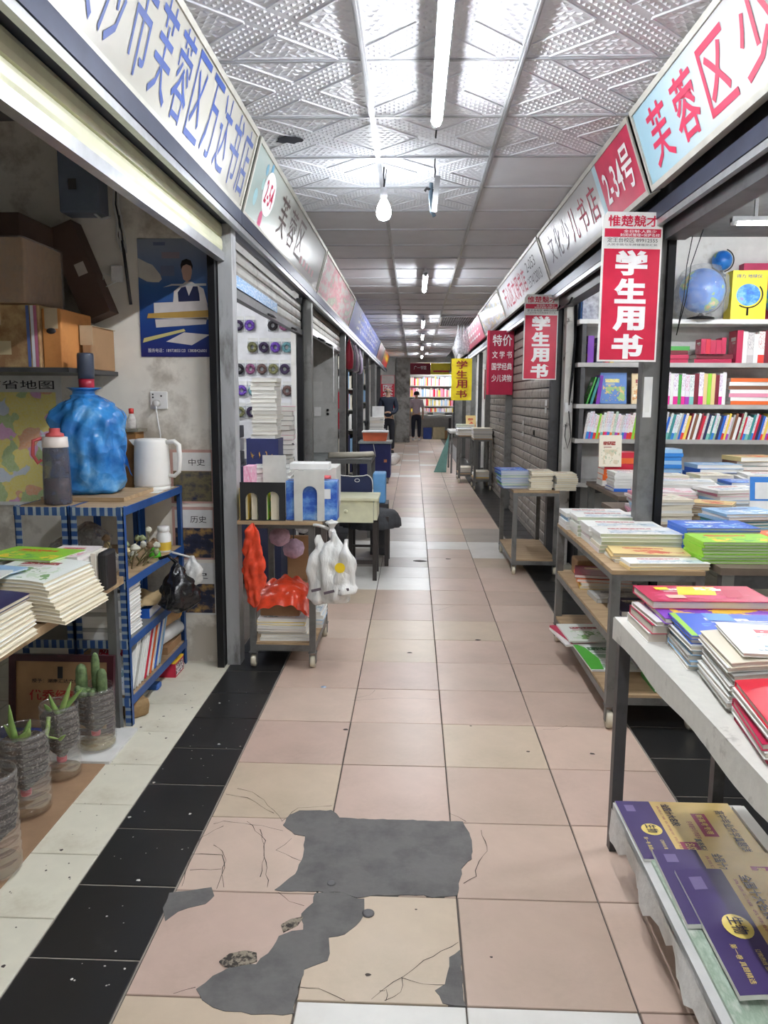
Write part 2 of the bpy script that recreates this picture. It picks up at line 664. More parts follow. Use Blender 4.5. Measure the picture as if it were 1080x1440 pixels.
def embossed(name, col, plain=False):
    m = bpy.data.materials.new(name)
    m.use_nodes = True
    t = NT(m)
    t.bsdf.inputs['Roughness'].default_value = 0.55
    co = t.coords('Object')
    sep = t.add('ShaderNodeSeparateXYZ')
    t.link(co, sep.inputs[0])
    ax = t.math('ABSOLUTE', sep.outputs[0])
    ay = t.math('ABSOLUTE', sep.outputs[1])
    n = t.noise(co, 5, 4)
    t.link(t.ramp(n, [(0.3, tuple(c * 0.93 for c in col[:3]) + (1,)), (0.7, col)]), t.bsdf.inputs['Base Color'])
    if plain:
        nn = t.noise(t.coords('Object', (1.2, 9, 1)), 3, 3)
        t.bump(nn, 0.15, 0.008)
        return m
    d = t.math('ABSOLUTE', t.math('SUBTRACT', ax, ay))
    band = t.math('LESS_THAN', d, 0.085)
    edge = t.math('LESS_THAN', t.math('ABSOLUTE', t.math('SUBTRACT', d, 0.10)), 0.010)
    # dots inside the diagonal bands
    sx = t.math('SINE', t.math('MULTIPLY', t.math('ADD', sep.outputs[0], sep.outputs[1]), 2 * PI / 0.030))
    sy = t.math('SINE', t.math('MULTIPLY', t.math('SUBTRACT', sep.outputs[0], sep.outputs[1]), 2 * PI / 0.030))
    dots = t.math('GREATER_THAN', t.math('MULTIPLY', sx, sy), 0.35)
    wv = t.add('ShaderNodeTexWave', wave_type='RINGS')
    wv.inputs['Scale'].default_value = 9
    wv.inputs['Distortion'].default_value = 9
    wv.inputs['Detail'].default_value = 2
    wv.inputs['Detail Scale'].default_value = 2.5
    t.link(co, wv.inputs['Vector'])
    inner = t.math('MULTIPLY', t.math('SUBTRACT', 1.0, band), wv.outputs['Fac'])
    h = t.math('ADD', t.math('ADD', t.math('MULTIPLY', t.math('MULTIPLY', band, dots), -1.6), t.math('MULTIPLY', edge, 0.9)), t.math('MULTIPLY', inner, 0.55))
    t.bump(h, 0.2, 0.004)
    return m


EMB = embossed('embossed_ceiling_tile', srgb(224, 226, 232))
PLAIN = embossed('plain_ceiling_tile', srgb(220, 221, 226), True)
TBAR = mat('ceiling_t_bar', srgb(176, 178, 182), 0.35, 0.3)
cb = MB()
cb.box(-2.8, 3.3, Y0, Y1, CZ + 0.05, CZ + 0.12)
ceiling = tag(cb.build('ceiling', mat('ceiling_void', srgb(120, 120, 120), 0.9), loc=(0, 0, 0)), kind='structure')


def ctile(m, w, d, emb, cache={}):
    k = (m.name, round(w, 3), emb)
    if k not in cache:
        b = MB()
        b.box(-w / 2, w / 2, -d / 2, d / 2, 0.004, 0.014)
        # raised rim
        r = 0.012
        b.box(-w / 2, w / 2, -d / 2, -d / 2 + r, 0, 0.004)
        b.box(-w / 2, w / 2, d / 2 - r, d / 2, 0, 0.004)
        b.box(-w / 2, -w / 2 + r, -d / 2 + r, d / 2 - r, 0, 0.004)
        b.box(w / 2 - r, w / 2, -d / 2 + r, d / 2 - r, 0, 0.004)
        if emb:
            def pyr(px_, py_, hx, hy, an, h):
                M_ = Matrix.Translation((px_, py_, .004)) @ Matrix.Rotation(an, 4, 'Z')
                b.add([(-hx, -hy, 0), (hx, -hy, 0), (hx, hy, 0), (-hx, hy, 0), (0, 0, -h)], [(0, 1, 4), (1, 2, 4), (2, 3, 4), (3, 0, 4)], 0, M_)
            lim = w / 2 - .02
            for s in (1, -1):
                M = Matrix.Rotation(s * PI / 4, 4, 'Z')
                for off in (-.066, .066):
                    for (u0, u1) in ((-.355, -.07), (.07, .355)):
                        b.box(u0, u1, off - .004, off + .004, -.002, .004, 0, M)
                n_ = 27
                for i in range(n_):
                    u = -.38 + .76 * i / (n_ - 1)
                    for tv in (-.042, -.014, .014, .042):
                        p = M @ Vector((u, tv, 0))
                        if max(abs(p.x), abs(p.y)) > lim or (s < 0 and abs(u) < .06):
                            continue
                        pyr(p.x, p.y, .008, .008, PI / 4, .006)
            rt = random.Random(2)
            for ix in range(-8, 9):
                for iy in range(-8, 9):
                    x, y = ix * .034 + (.017 if iy % 2 else 0), iy * .034
                    if max(abs(x), abs(y)) > lim or abs(abs(x) - abs(y)) < .115:
                        continue
                    pyr(x, y, .017, .007, rt.choice((.5, -.5)), .005)
        cache[k] = b.mesh('ceiling_tile', m)
    return cache[k]


YC0 = 3.225
cols = [(-0.95, -0.35), (-0.34, 0.26), (0.27, 0.87)]
farc = MB()
for k in range(-12, 43):
    yc = YC0 + 0.612 * (k + 0.5)
    if yc > Y1 - 0.3:
        break
    for ci, (a, b_) in enumerate(cols):
        emb = yc < 4.4 or (ci < 2 and yc < 5.6)
        o = link_mesh('ceiling_tile', ctile(EMB if emb else PLAIN, b_ - a, 0.602, emb), ceiling, ((a + b_) / 2, yc, CZ + rnd.uniform(0, .004)), (rnd.uniform(-.004, .004), rnd.uniform(-.004, .004), 0))
tb = MB()
for x in (-0.345, 0.265):
    tb.box(x - 0.012, x + 0.012, Y0, Y1 - .4, CZ - 0.006, CZ + 0.002)
    tb.box(x - 0.004, x + 0.004, Y0, Y1 - .4, CZ - 0.012, CZ - 0.005)
tb.build('t_bar', TBAR, ceiling)
for k in range(-12, 43):
    y = YC0 + 0.612 * k
    if y > Y1 - .5:
        break
    b = MB()
    b.box(-0.95, 0.87, y - 0.007, y + 0.007, CZ - 0.004, CZ + 0.002)
    b.build('cross_bar', TBAR, ceiling)
# torn hole in one tile
hp = pz(407, 197, CZ - .001)
b = MB()
b.add([(hp.x + .075 * math.cos(a) * rnd.uniform(.6, 1.2), hp.y + .06 * math.sin(a) * rnd.uniform(.6, 1.2), CZ - .0015) for a in [2 * PI * k / 14 for k in range(14)]], [tuple(range(13, -1, -1))])
b.build('torn_hole', mat('hole_dark', srgb(34, 36, 46), 0.95), ceiling)
# round sprinkler heads and vent grille
vent = thing('ceiling_vent', (0.55, 13.4, CZ - .02), 'grey slatted air vent grille in the corridor ceiling', 'vent')
b = MB()
for (x0, x1, y0, y1) in ((.27, .86, 12.6, 12.64), (.27, .86, 14.16, 14.2), (.27, .30, 12.64, 14.16), (.83, .86, 12.64, 14.16)):
    b.box(x0, x1, y0, y1, CZ - .02, CZ - .002)
b.build('frame', ALU, vent)
for k in range(14):
    x = .32 + k * .038
    b = MB()
    b.box(x, x + .012, 12.64, 14.16, CZ - .018, CZ - .004)
    b.build('slat', DARKSTEEL, vent)

# ------------------------------------------------------------------ lamps
TUBE = emit_mat('lit_fluorescent_tube', (0.93, 0.96, 1.0, 1), TUBE_POWER)
LAMPB = mat('lamp_body_white', srgb(226, 228, 230), 0.4)


def tube_lamp(x, y0, y1, z, label, group='fluorescent tubes along the corridor ceiling', power=None, along='y', r=0.02):
    t = thing('fluorescent_lamp', ((x if along == 'y' else (y0 + y1) / 2), ((y0 + y1) / 2 if along == 'y' else x), z), label, 'lamp', group)

    def P(a, s, zz):
        return (x + s, a, zz) if along == 'y' else (a, x + s, zz)
    b = MB()
    if along == 'y':
        b.box(x - .025, x + .025, y0, y1, z + .0015, z + .03)
    else:
        b.box(y0, y1, x - .025, x + .025, z + .0015, z + .03)
    for a in (y0 + .15, y1 - .15):
        p = P(a, 0, 0)
        b.box(p[0] - .01, p[0] + .01, p[1] - .01, p[1] + .01, z + .03, CZ if z < CZ else z + .04)
    b.build('housing', LAMPB, t)
    b = MB()
    b.tube([P(y0 + .03, 0, z), P(y1 - .03, 0, z)], r, 12)
    b.build('tube', TUBE, t)
    for a, c in ((y0, y0 + .035), (y1 - .035, y1)):
        b = MB()
        b.tube([P(a, 0, z), P(c, 0, z)], .0215, 12)
        b.build('end_cap', LAMPB, t)
    return t


lamp1 = tube_lamp(-0.05, 2.48, 3.70, 2.62, 'long bright fluorescent tube nearest the camera on the embossed ceiling')
b = MB()
b.tube([(-.05, 3.7, 2.63), (-.05, 3.74, 2.66), (-.047, 3.78, 2.63), (-.05, 3.80, 2.60), (-.05, 3.78, 2.59)], .004, 6)
b.build('wire', BLACKM, lamp1)
tube_lamp(-0.035, 7.95, 9.15, 2.62, 'second lit fluorescent tube down the corridor beyond the bare bulb')
tube_lamp(0.0, 12.5, 13.7, 2.62, 'third lit fluorescent tube, beside the ceiling vent grille')
tube_lamp(0.02, 15.2, 16.4, 2.62, 'fourth lit fluorescent tube, just past the ceiling vent')
tube_lamp(0.05, 18.6, 19.8, 2.62, 'fifth lit fluorescent tube far along the corridor')
tube_lamp(0.08, 22.6, 23.8, 2.62, 'farthest lit fluorescent tube before the grey column')
tube_lamp(-0.05, .35, 1.55, 2.62, 'added unseen tube overhead brightening the near floor')  # extra tube added out of view to brighten the near floor
tube_lamp(-0.05, -2.2, -1.0, 2.62, 'fluorescent tube behind the viewpoint')

bulb = thing('light_bulb', (-0.32, 4.625, 2.45), 'glowing white light bulb hanging from a black cord', 'light bulb')
b = MB()
b.tube([(-.32, 4.625, 2.7), (-.322, 4.62, 2.66), (-.318, 4.628, 2.62), (-.32, 4.625, 2.58)], .005, 6)
b.tube([(-.305, 4.63, 2.69), (-.31, 4.63, 2.65), (-.317, 4.628, 2.60)], .003, 6)
b.build('cord', BLACKM, bulb)
b = MB()
b.lathe([(.012, .10), (.020, .095), (.022, .06), (.017, .04), (.015, .03)], (-.32, 4.625, 2.49), 14)
b.build('socket', mat('bulb_socket', srgb(190, 190, 194), .4, .3), bulb)
b = MB()
b.lathe([(.015, .075), (.026, .055), (.037, .03), (.042, .005), (.039, -.02), (.028, -.036), (.012, -.043), (.002, -.044)], (-.32, 4.625, 2.455), 20)
b.build('glass', emit_mat('lit_bulb', (0.9, 0.95, 1.0, 1), BULB_POWER), bulb)

trap = thing('hanging_lamp_fitting', (-.04, 4.46, 2.39), 'unlit twisted lamp fitting hanging by a wire beside the bulb', 'lamp fitting')
b = MB()
b.tube([(-.036, 4.46, 2.7), (-.038, 4.458, 2.66), (-.034, 4.462, 2.63), (-.038, 4.46, 2.6)], .004, 6)
b.build('wire', BLACKM, trap)
b = MB()
b.cbox((-.03, 4.46, 2.51), (.03, .03, .19), 0, Matrix.Translation((-.03, 4.46, 2.51)) @ Matrix.Rotation(.1, 4, 'Y') @ Matrix.Translation((.03, -4.46, -2.51)))
b.build('body', ALU, trap)
b = MB()
b.tube([(-.055, 4.46, 2.57), (-.058, 4.455, 2.50), (-.05, 4.46, 2.42), (-.035, 4.46, 2.395)], .011, 8)
b.build('arm', mat('fitting_blue', srgb(120, 142, 160), .4, .3), trap)
b = MB()
b.tube([(-.04, 4.46, 2.53), (-.08, 4.45, 2.54), (-.09, 4.45, 2.525)], .008, 8)
b.build('hook', DARKSTEEL, trap)

# ------------------------------------------------------------------ shop walls
def struct(name, mb, m, loc=None):
    return tag(mb.build(name, m, loc=loc), kind='structure')


struct('wall_left_party', MB().box(-2.75, -1.16, 4.0, 4.08, -0.006, CZ + .05), WALLPAINT)
struct('wall_left_back', MB().box(-2.80, -2.75, Y0, 26.0, -0.006, CZ + .05), GREYWALL)
struct('wall_left_second', MB().box(-2.75, -1.14, 6.88, 6.98, -0.006, CZ + .05), PLASTER)
struct('wall_left_third', MB().box(-2.75, -1.14, 10.3, 10.4, -0.006, CZ + .05), GREYWALL)
struct('wall_left_fourth', MB().box(-2.75, -1.14, 13.9, 14.0, -0.006, CZ + .05), PLASTER)
struct('wall_left_fifth', MB().box(-2.75, -1.14, 18.1, 18.2, -0.006, CZ + .05), PLASTER)
struct('wall_left_near', MB().box(-2.75, -1.14, 0.1, 0.2, -0.006, CZ + .05), GREYWALL)
struct('wall_left_behind', MB().box(-1.2, -1.14, Y0, 0.1, -0.006, CZ + .05), GREYWALL)
struct('wall_right_back', MB().box(3.25, 3.30, Y0, 26.0, -0.006, CZ + .05), PLASTER)
struct('wall_right_second', MB().box(1.18, 3.25, 6.83, 6.95, -0.006, CZ + .05), PLASTER)
struct('wall_right_third', MB().box(1.14, 3.25, 10.05, 10.15, -0.006, CZ + .05), PLASTER)
struct('wall_right_fourth', MB().box(1.14, 3.25, 12.92, 13.02, -0.006, CZ + .05), PLASTER)
struct('wall_right_fifth', MB().box(1.14, 3.25, 16.2, 16.3, -0.006, CZ + .05), PLASTER)
struct('wall_right_near', MB().box(1.14, 3.25, 0.1, 0.2, -0.006, CZ + .05), PLASTER)
struct('wall_right_behind', MB().box(1.14, 1.2, Y0, 0.1, -0.006, CZ + .05), GREYWALL)
struct('wall_back_behind', MB().box(-1.2, 1.2, Y0 - .1, Y0, -0.006, CZ + .05), GREYWALL)
struct('wall_end', MB().box(-2.8, 3.3, Y1, Y1 + .1, -0.006, CZ + .05), GREYWALL)
# ------------------------------------------------------------------ shop signs
def gradient_mat(name, stops, axis=1, noise=0.0, rough=0.3, scale=3.0):
    m = bpy.data.materials.new(name)
    m.use_nodes = True
    t = NT(m)
    co = t.coords('Generated')
    sep = t.add('ShaderNodeSeparateXYZ')
    t.link(co, sep.inputs[0])
    f = sep.outputs[axis]
    if noise:
        n = t.noise(co, scale, 3)
        f = t.math('ADD', f, t.math('MULTIPLY', t.math('SUBTRACT', n, 0.5), noise))
    t.link(t.ramp(f, stops), t.bsdf.inputs['Base Color'])
    t.bsdf.inputs['Roughness'].default_value = rough
    return m


def collage_mat(name, cols, scale=4.0, rough=0.3, stretch=(1, 1, 1), crisp=False):
    """patchy printed picture"""
    m = bpy.data.materials.new(name)
    m.use_nodes = True
    t = NT(m)
    co = t.coords('Generated', stretch)
    n = t.noise(co, scale, 5, 0.6)
    k = len(cols)
    t.link(t.ramp(n, [(0.30 + 0.40 * i / max(1, k - 1), c) for i, c in enumerate(cols)], 'CONSTANT' if crisp else 'LINEAR'), t.bsdf.inputs['Base Color'])
    t.bsdf.inputs['Roughness'].default_value = rough
    return m


FRAME = mat('sign_frame', srgb(196, 194, 184), .45, .3)
FRAMEB = mat('sign_frame_blue', srgb(120, 128, 150), .4, .4)
LB, LT = Vector((-1.015, 0, 2.325)), Vector((-0.912, 0, 2.690))
RB, RT = Vector((0.947, 0, 2.355)), Vector((0.826, 0, 2.690))


def sign(side, y0, y1, m, label, group=None, frame=FRAME, fw=0.02, name='shop_sign', backed=True):
    B, T = (LB, LT) if side == 'L' else (RB, RT)
    up = (T - B).normalized()
    H = (T - B).length
    right = Vector((0, 1, 0)) if side == 'L' else Vector((0, -1, 0))
    n = right.cross(up)
    s = thing(name, (B.x, (y0 + y1) / 2, B.z), label, 'sign', group)

    def P(h, y, d):
        v = B + up * h + n * d
        return (v.x, y, v.z)

    def slabq(h0, h1, a, b, d0, d1, mm, nm):
        q = MB()
        vs = [P(h0, a, d0), P(h0, b, d0), P(h1, b, d0), P(h1, a, d0), P(h0, a, d1), P(h0, b, d1), P(h1, b, d1), P(h1, a, d1)]
        q.add(vs, [(0, 3, 2, 1), (4, 5, 6, 7), (0, 1, 5, 4), (1, 2, 6, 5), (2, 3, 7, 6), (3, 0, 4, 7)])
        return q.build(nm, mm, s)
    slabq(0, H, y0, y1, -.05, 0, m, 'panel')
    if frame:
        slabq(-.004, fw, y0, y1, -.05, .008, frame, 'frame_rail')
        slabq(H - fw, H + .004, y0, y1, -.05, .008, frame, 'frame_rail')
        slabq(fw, H - fw, y0, y0 + fw, -.05, .008, frame, 'frame_post')
        slabq(fw, H - fw, y1 - fw, y1, -.05, .008, frame, 'frame_post')
    s_info = dict(o=s, right=right, up=up, H=H, P=lambda h, y: Vector(P(h, y, 0.0)), slab=slabq)
    return s_info


def sign_text(si, s, y, h, w, ht, m, bold=0.0, lift=.002, name='lettering'):
    return text(s, si['P'](h, y), si['right'], si['up'], w, ht, m, si['o'], bold, name, lift=lift)


INKBLUE = mat('blue_lettering', srgb(44, 74, 150), .5)
INKRED = mat('crimson_lettering', srgb(200, 30, 78), .4)
INKWHITE = mat('white_lettering', srgb(246, 244, 244), .45)
INKBROWN = mat('brown_lettering', srgb(70, 50, 46), .5)
INKBLACK = mat('black_lettering', srgb(36, 34, 38), .5)
INKPINK = mat('pink_lettering', srgb(170, 44, 70), .5)
INKGREY = mat('grey_lettering', srgb(96, 84, 92), .5)
INKYEL = mat('yellow_lettering', srgb(250, 214, 40), .5)
CRIMSON = mat('crimson_panel', srgb(196, 34, 78), .4)

m = gradient_mat('first_left_sign_face', [(0, srgb(170, 168, 158)), (1, srgb(178, 176, 166))], 1, .3, .32)
sl1 = sign('L', 0.3, 4.01, m, 'long cream shop sign with tall blue characters above the nearest left stall')
for i, ch in enumerate('长沙市芙蓉区万达书店'):
    sign_text(sl1, ch, 2.09 + .20 * i, .20, .16, .30, INKBLUE, 0.0)
m = gradient_mat('second_left_sign_face', [(0, srgb(172, 190, 184)), (.3, srgb(182, 184, 176)), (1, srgb(170, 172, 170))], 1, .3, .25)
sl2 = sign('L', 4.06, 7.03, m, 'pale green shop sign with round 2-54 badge above the second left stall')
b = MB()
c0 = sl2['P'](.21, 4.52)
b.add([c0 + sl2['right'] * (.155 * math.cos(a)) + sl2['up'] * (.115 * math.sin(a)) + sl2['right'].cross(sl2['up']) * .002 for a in [2 * PI * k / 28 for k in range(28)]], [tuple(range(28))])
bdg = b.build('number_badge', mat('badge_white', srgb(250, 250, 250), .4), sl2['o'])
text('2-54', sl2['P'](.21, 4.52), sl2['right'], sl2['up'], .21, .12, INKRED, bdg, .01, lift=.004)
for (dy, dh, r, c) in ((-.16, .30, .03, srgb(120, 176, 200)), (-.05, .33, .03, srgb(96, 160, 196)), (-.28, .13, .045, srgb(150, 190, 196)), (-.18, .22, .03, srgb(160, 200, 196)), (-.07, .055, .05, srgb(196, 52, 110))):
    b = MB()
    cc = sl2['P'](.0 + dh, 4.52 + dy)
    b.add([cc + sl2['right'] * (r * .9 * math.cos(a)) + sl2['up'] * (r * math.sin(a)) + sl2['right'].cross(sl2['up']) * .0012 for a in [2 * PI * k / 16 for k in range(16)]], [tuple(range(16))])
    b.build('petal_mark', mat('petal_%d' % int(r * 1000 + dh * 1000), c, .4), sl2['o'])
for i, ch in enumerate('芙蓉区'):
    sign_text(sl2, ch, 5.02 + .36 * i, .20, .27, .24, INKBROWN, 0.0)
for i in range(5):
    prect(sl2['P'](.10, 5.95 + .16 * i), sl2['right'], sl2['up'], .09, .05, mat('faded_pink_print', srgb(196, 130, 140), .5), sl2['o'], 'faded_mark', .0015)
m = collage_mat('third_left_sign_face', [srgb(166, 166, 162), srgb(172, 170, 164), srgb(186, 116, 126), srgb(130, 140, 122), srgb(176, 174, 156)], 3.0, .5, (1, 3, 1))
sl3 = sign('L', 7.08, 10.45, m, 'faded pink and grey picture sign above the third left stall')
m = gradient_mat('fourth_left_sign_face', [(0, srgb(50, 70, 186)), (.15, srgb(86, 104, 184)), (.8, srgb(86, 100, 180)), (1, srgb(46, 62, 170))], 1, .1, .55)
sl4 = sign('L', 10.5, 18.1, m, 'blue shop sign with rows of white lettering down the left side', frame=None)
b = MB()
for k in range(10):
    for q in range(3):
        for r_ in range(6):
            yy = 11.6 + .56 * k + r_ * .075
            p = sl4['P'](.29 - .085 * q + rnd.uniform(-.02, .02), yy)
            b.box(p.x + .004, p.x + .0045, yy, yy + .05, p.z - .02, p.z + .02)
tag(b.build('lettering', INKWHITE, sl4['o']), kind='stuff')
m = gradient_mat('fifth_left_sign_face', [(0, srgb(120, 50, 60)), (1, srgb(96, 44, 52))], 1, .2, .3)
sl5 = sign('L', 18.2, 20.9, m, 'dark maroon shop sign far down the left side')
m = gradient_mat('sixth_left_sign_face', [(0, srgb(220, 40, 50)), (.35, srgb(230, 60, 40)), (.6, srgb(250, 210, 40)), (1, srgb(220, 40, 50))], 2, .1, .3)
sl6 = sign('L', 21.0, 24.6, m, 'red and yellow shop sign at the far end of the left side', frame=None)

m = gradient_mat('first_right_sign_face', [(0, srgb(206, 206, 206)), (.72, srgb(204, 206, 208)), (.93, srgb(160, 196, 210)), (1, srgb(152, 192, 208))], 1, .02, .25)
sr1 = sign('R', 0.6, 3.78, m, 'white and pale blue shop sign with large crimson characters above the nearest right stall')
for i, ch in enumerate('芙蓉区少'):
    sign_text(sr1, ch, 3.51 - .307 * i, .175, .235, .24, INKRED, .012)
m = gradient_mat('second_right_sign_face', [(0, srgb(176, 176, 174)), (1, srgb(160, 160, 160))], 1, .4, .28)
sr2 = sign('R', 3.83, 6.45, m, 'silver shop sign with crimson 2-34 number panel above the second right stall')
npn = sr2['slab'](.015, sr2['H'] - .015, 3.86, 4.50, .0, .004, CRIMSON, 'number_panel')
sr2['slab'](.015, sr2['H'] - .015, 4.50, 4.58, .0, .003, mat('pale_blue_strip', srgb(176, 206, 216), .4), 'side_strip')
text('2-34号', sr2['P'](.18, 4.18), sr2['right'], sr2['up'], .52, .20, INKWHITE, npn, .012, lift=.007)
for i, ch in enumerate('文化少儿书店'):
    sign_text(sr2, ch, 6.1 - .27 * i, .18, .20, .2, INKGREY if i < 3 else INKPINK, 0.0)
m = gradient_mat('third_right_sign_face', [(0, srgb(190, 190, 190)), (1, srgb(184, 184, 186))], 1, .2, .35)
sr3 = sign('R', 6.50, 9.45, m, 'white shop sign with pink lettering and 2-053 number above the closed shutter')
for i, ch in enumerate('天心区文阅书店'):
    sign_text(sr3, ch, 9.05 - .24 * i, .17, .20, .22, INKPINK, .01)
sign_text(sr3, '2-053', 7.1, .24, .5, .09, INKBLACK, 0)
sign_text(sr3, '13574123013', 7.1, .11, .75, .09, INKBLACK, 0)
m = collage_mat('fourth_right_sign_face', [srgb(206, 208, 206), srgb(196, 198, 200), srgb(150, 150, 140), srgb(206, 190, 140), srgb(200, 90, 96)], 4.0, .2, (1, 3, 1))
sr4 = sign('R', 9.5, 12.2, m, 'glossy picture sign between the white sign and the pink banner')
m = gradient_mat('fifth_right_sign_face', [(0, srgb(206, 60, 90)), (.5, srgb(214, 100, 130)), (1, srgb(200, 170, 180))], 2, .25, .35)
sr5 = sign('R', 12.3, 16.3, m, 'bowed pink shop banner with white lettering on the right side', frame=None)
b = MB()
for k in range(7):
    y = 12.8 + k * .45
    for q in range(3):
        p = sr5['P'](.10 + .09 * q, y)
        b.box(p.x - .0045, p.x - .004, y, y + .26, p.z - .025, p.z + .03)
tag(b.build('lettering', INKWHITE, sr5['o']), kind='stuff')
m = gradient_mat('sixth_right_sign_face', [(0, srgb(190, 190, 196)), (1, srgb(206, 206, 206))], 1, .2, .35)
sr6 = sign('R', 16.5, 20.5, m, 'plain grey shop sign beyond the pink banner')

# ------------------------------------------------------------------ headers, posts and shutters
def header(side, y0, y1, n):
    b = MB()
    s = -1 if side == 'L' else 1
    f = lambda a, c: (min(s * a, s * c), max(s * a, s * c))
    x = f(1.00, 1.10)
    b.box(x[0], x[1], y0, y1, 2.255, 2.322)
    o = struct('trim_header_%d' % n, b, NAVYM)
    b = MB()
    x = f(1.005, 1.03)
    b.box(x[0], x[1], y0, y1, 2.225, 2.253)
    b.build('rail', ALU, o)
    b = MB()
    x = f(1.04, 1.2)
    b.box(x[0], x[1], y0, y1, 2.322, 2.70)
    b.build('backing', DARKSTEEL, o)
    return o


hn = 0
for side, ys in (('L', [-4, .2, 4.0, 6.95, 10.4, 13.9, 18.15, 25.2]), ('R', [-4, .2, 4.02, 6.82, 10.1, 12.97, 16.25, 26.0])):
    for a, c in zip(ys, ys[1:]):
        hn += 1
        header(side, a + .002, c - .002, hn)

pn = 0


def post(x0, x1, y0, y1, m, z1=2.252, z0=0.0):
    global pn
    pn += 1
    return struct('trim_post_%d' % pn, MB().box(x0, x1, y0, y1, z0, z1), m)


PLASTEREND = dirty('scarred_plaster', srgb(206, 204, 198), srgb(110, 104, 98), 9, .58, .66, .8, 0, .4)
post(-1.155, -1.12, 3.90, 3.998, BLACKM)
o = post(-1.115, -1.045, 3.95, 4.05, SILVER)
post(-1.19, -1.10, 4.085, 4.14, SILVER)
post(-1.15, -1.10, 6.80, 6.878, BLACKM)
post(-1.10, -1.03, 6.86, 6.96, STEEL)
post(-1.16, -1.10, 6.985, 7.06, BLACKM)
post(-1.12, -1.04, 10.3, 10.42, STEEL)
post(-1.12, -1.06, 10.95, 11.03, BLACKM)
post(-1.12, -1.06, 12.6, 12.68, DARKSTEEL)
post(-1.14, -1.04, 13.85, 14.0, DARKSTEEL)
post(-1.12, -1.06, 15.9, 16.0, DARKSTEEL)
post(-1.14, -1.04, 18.1, 18.2, STEEL)
post(-1.14, -1.04, 21.1, 21.2, DARKSTEEL)
o = post(1.00, 1.085, 3.98, 4.06, STEEL)
prect((1.03, 3.98, 1.40), (1, 0, 0), (0, 0, 1), .022, .11, collage_mat('sticker_blobs', [srgb(226, 226, 222), srgb(40, 38, 40)], 9, .6, crisp=True), o, 'sticker_print', .003)
prect((1.03, 3.98, 1.42), (1, 0, 0), (0, 0, 1), .042, .20, WHITE, o, 'sticker', .0015)
post(1.09, 1.125, 3.96, 4.06, BLACKM)
post(1.03, 1.10, 6.76, 6.86, DARKSTEEL)
post(1.101, 1.114, 6.76, 6.95, BLACKM)
struct('trim_wall_end', MB().box(1.115, 1.19, 6.62, 6.829, 0, 2.25), PLASTEREND)
post(1.03, 1.12, 10.03, 10.13, STEEL)
post(1.03, 1.12, 12.9, 13.0, STEEL)
post(1.05, 1.12, 14.6, 14.68, DARKSTEEL)
post(1.03, 1.12, 16.2, 16.3, STEEL)
post(1.03, 1.12, 19.0, 19.1, STEEL)


def slat_mesh(L, h, key, m, cache={}):
    """slat running along y, convex towards +x, origin at lower middle"""
    k = (round(L, 2), round(h, 3), key)
    if k not in cache:
        b = MB()
        prof = [(0, 0), (.008, .002), (.012, h * .3), (.012, h * .7), (.008, h - .006), (0, h - .002), (-.006, h - .002), (-.006, 0)]
        b.prism(prof, 'y', -L / 2, L / 2)
        cache[k] = b.mesh('slat', m)
    return cache[k]


def shutter(side, y0, y1, ztop, zbot, pitch, x, m, label, bar=ALU, barh=.045, group=None):
    t = thing('roller_shutter', (x, (y0 + y1) / 2, zbot), label, 'shutter', group)
    L = y1 - y0
    n = int((ztop - zbot - barh) / pitch + .5)
    me = slat_mesh(L, pitch - (.003 if ztop - zbot < 1 else .010), m.name, m)
    if ztop - zbot > 1:  # black sheet added behind the slats so their gaps look shaded
        gap_shade = MB()
        gap_shade.box(x + .004, x + .014, y0, y1, zbot + barh, ztop)
        gap_shade.build('backing', BLACKM, t)
    for k in range(n):
        o = link_mesh('slat', me, t, (0, 0, barh + k * pitch), (0, 0, 0 if side == 'L' else PI))
    b = MB()
    b.box(x - .02, x + .02, y0, y1, zbot, zbot + barh - .003)
    b.build('bottom_bar', bar, t)
    return t


CREAMSL = dirty('cream_slat', srgb(214, 214, 182), srgb(186, 184, 158), 3, .5, .8, .35, .1, 0)
GREYSL = dirty('grey_slat', srgb(170, 168, 160), srgb(120, 116, 108), 6, .5, .72, .45, .3, 0.1)
OLDSL = dirty('old_shutter_slat', srgb(158, 150, 140), srgb(104, 98, 92), 9, .5, .68, .5, .3, 0.1)
shutter('L', 0.25, 3.95, 2.25, 2.075, .07, -1.10, CREAMSL, 'cream roller shutter rolled up above the nearest left stall')
sh2 = shutter('L', 4.15, 6.79, 2.25, 1.94, .075, -1.12, GREYSL, 'grey half-raised roller shutter with blue strip above the trinket stall', DARKSTEEL, .05)
b = MB()
b.box(-1.104, -1.098, 4.16, 5.55, 1.995, 2.06)
b.build('blue_strip', collage_mat('blue_strip_print', [srgb(60, 120, 190), srgb(96, 160, 214), srgb(200, 214, 226)], 5, .4, (1, 6, 1)), sh2)
for y in (5.2, 6.2):
    b = MB()
    b.tube([(-1.10, y, 1.95), (-1.07, y, 1.94), (-1.07, y + .12, 1.94), (-1.10, y + .12, 1.95)], .008, 6)
    b.build('handle', DARKSTEEL, sh2)
sh3 = shutter('L', 7.08, 10.28, 2.25, 2.0, .07, -1.12, GREYSL, 'grey rolled-up shutter with wire handles above the third left stall', ALU, .06)
for y in (7.9, 8.6):
    b = MB()
    b.tube([(-1.10, y, 2.0), (-1.05, y, 1.98), (-1.05, y + .2, 1.98), (-1.10, y + .2, 2.0)], .010, 6)
    b.build('handle', BLACKM, sh3)
b = MB()
b.tube([(-1.06, 9.0, 2.0), (-1.06, 9.02, 1.8), (-1.065, 9.05, 1.5), (-1.06, 9.0, 1.35)], .006, 6)
b.build('cord', WHITE, sh3)
s4 = shutter('R', 6.96, 10.02, 2.25, 0.005, .098, 1.12, OLDSL, 'closed grey roller shutter behind the small book cart', OLDSL)
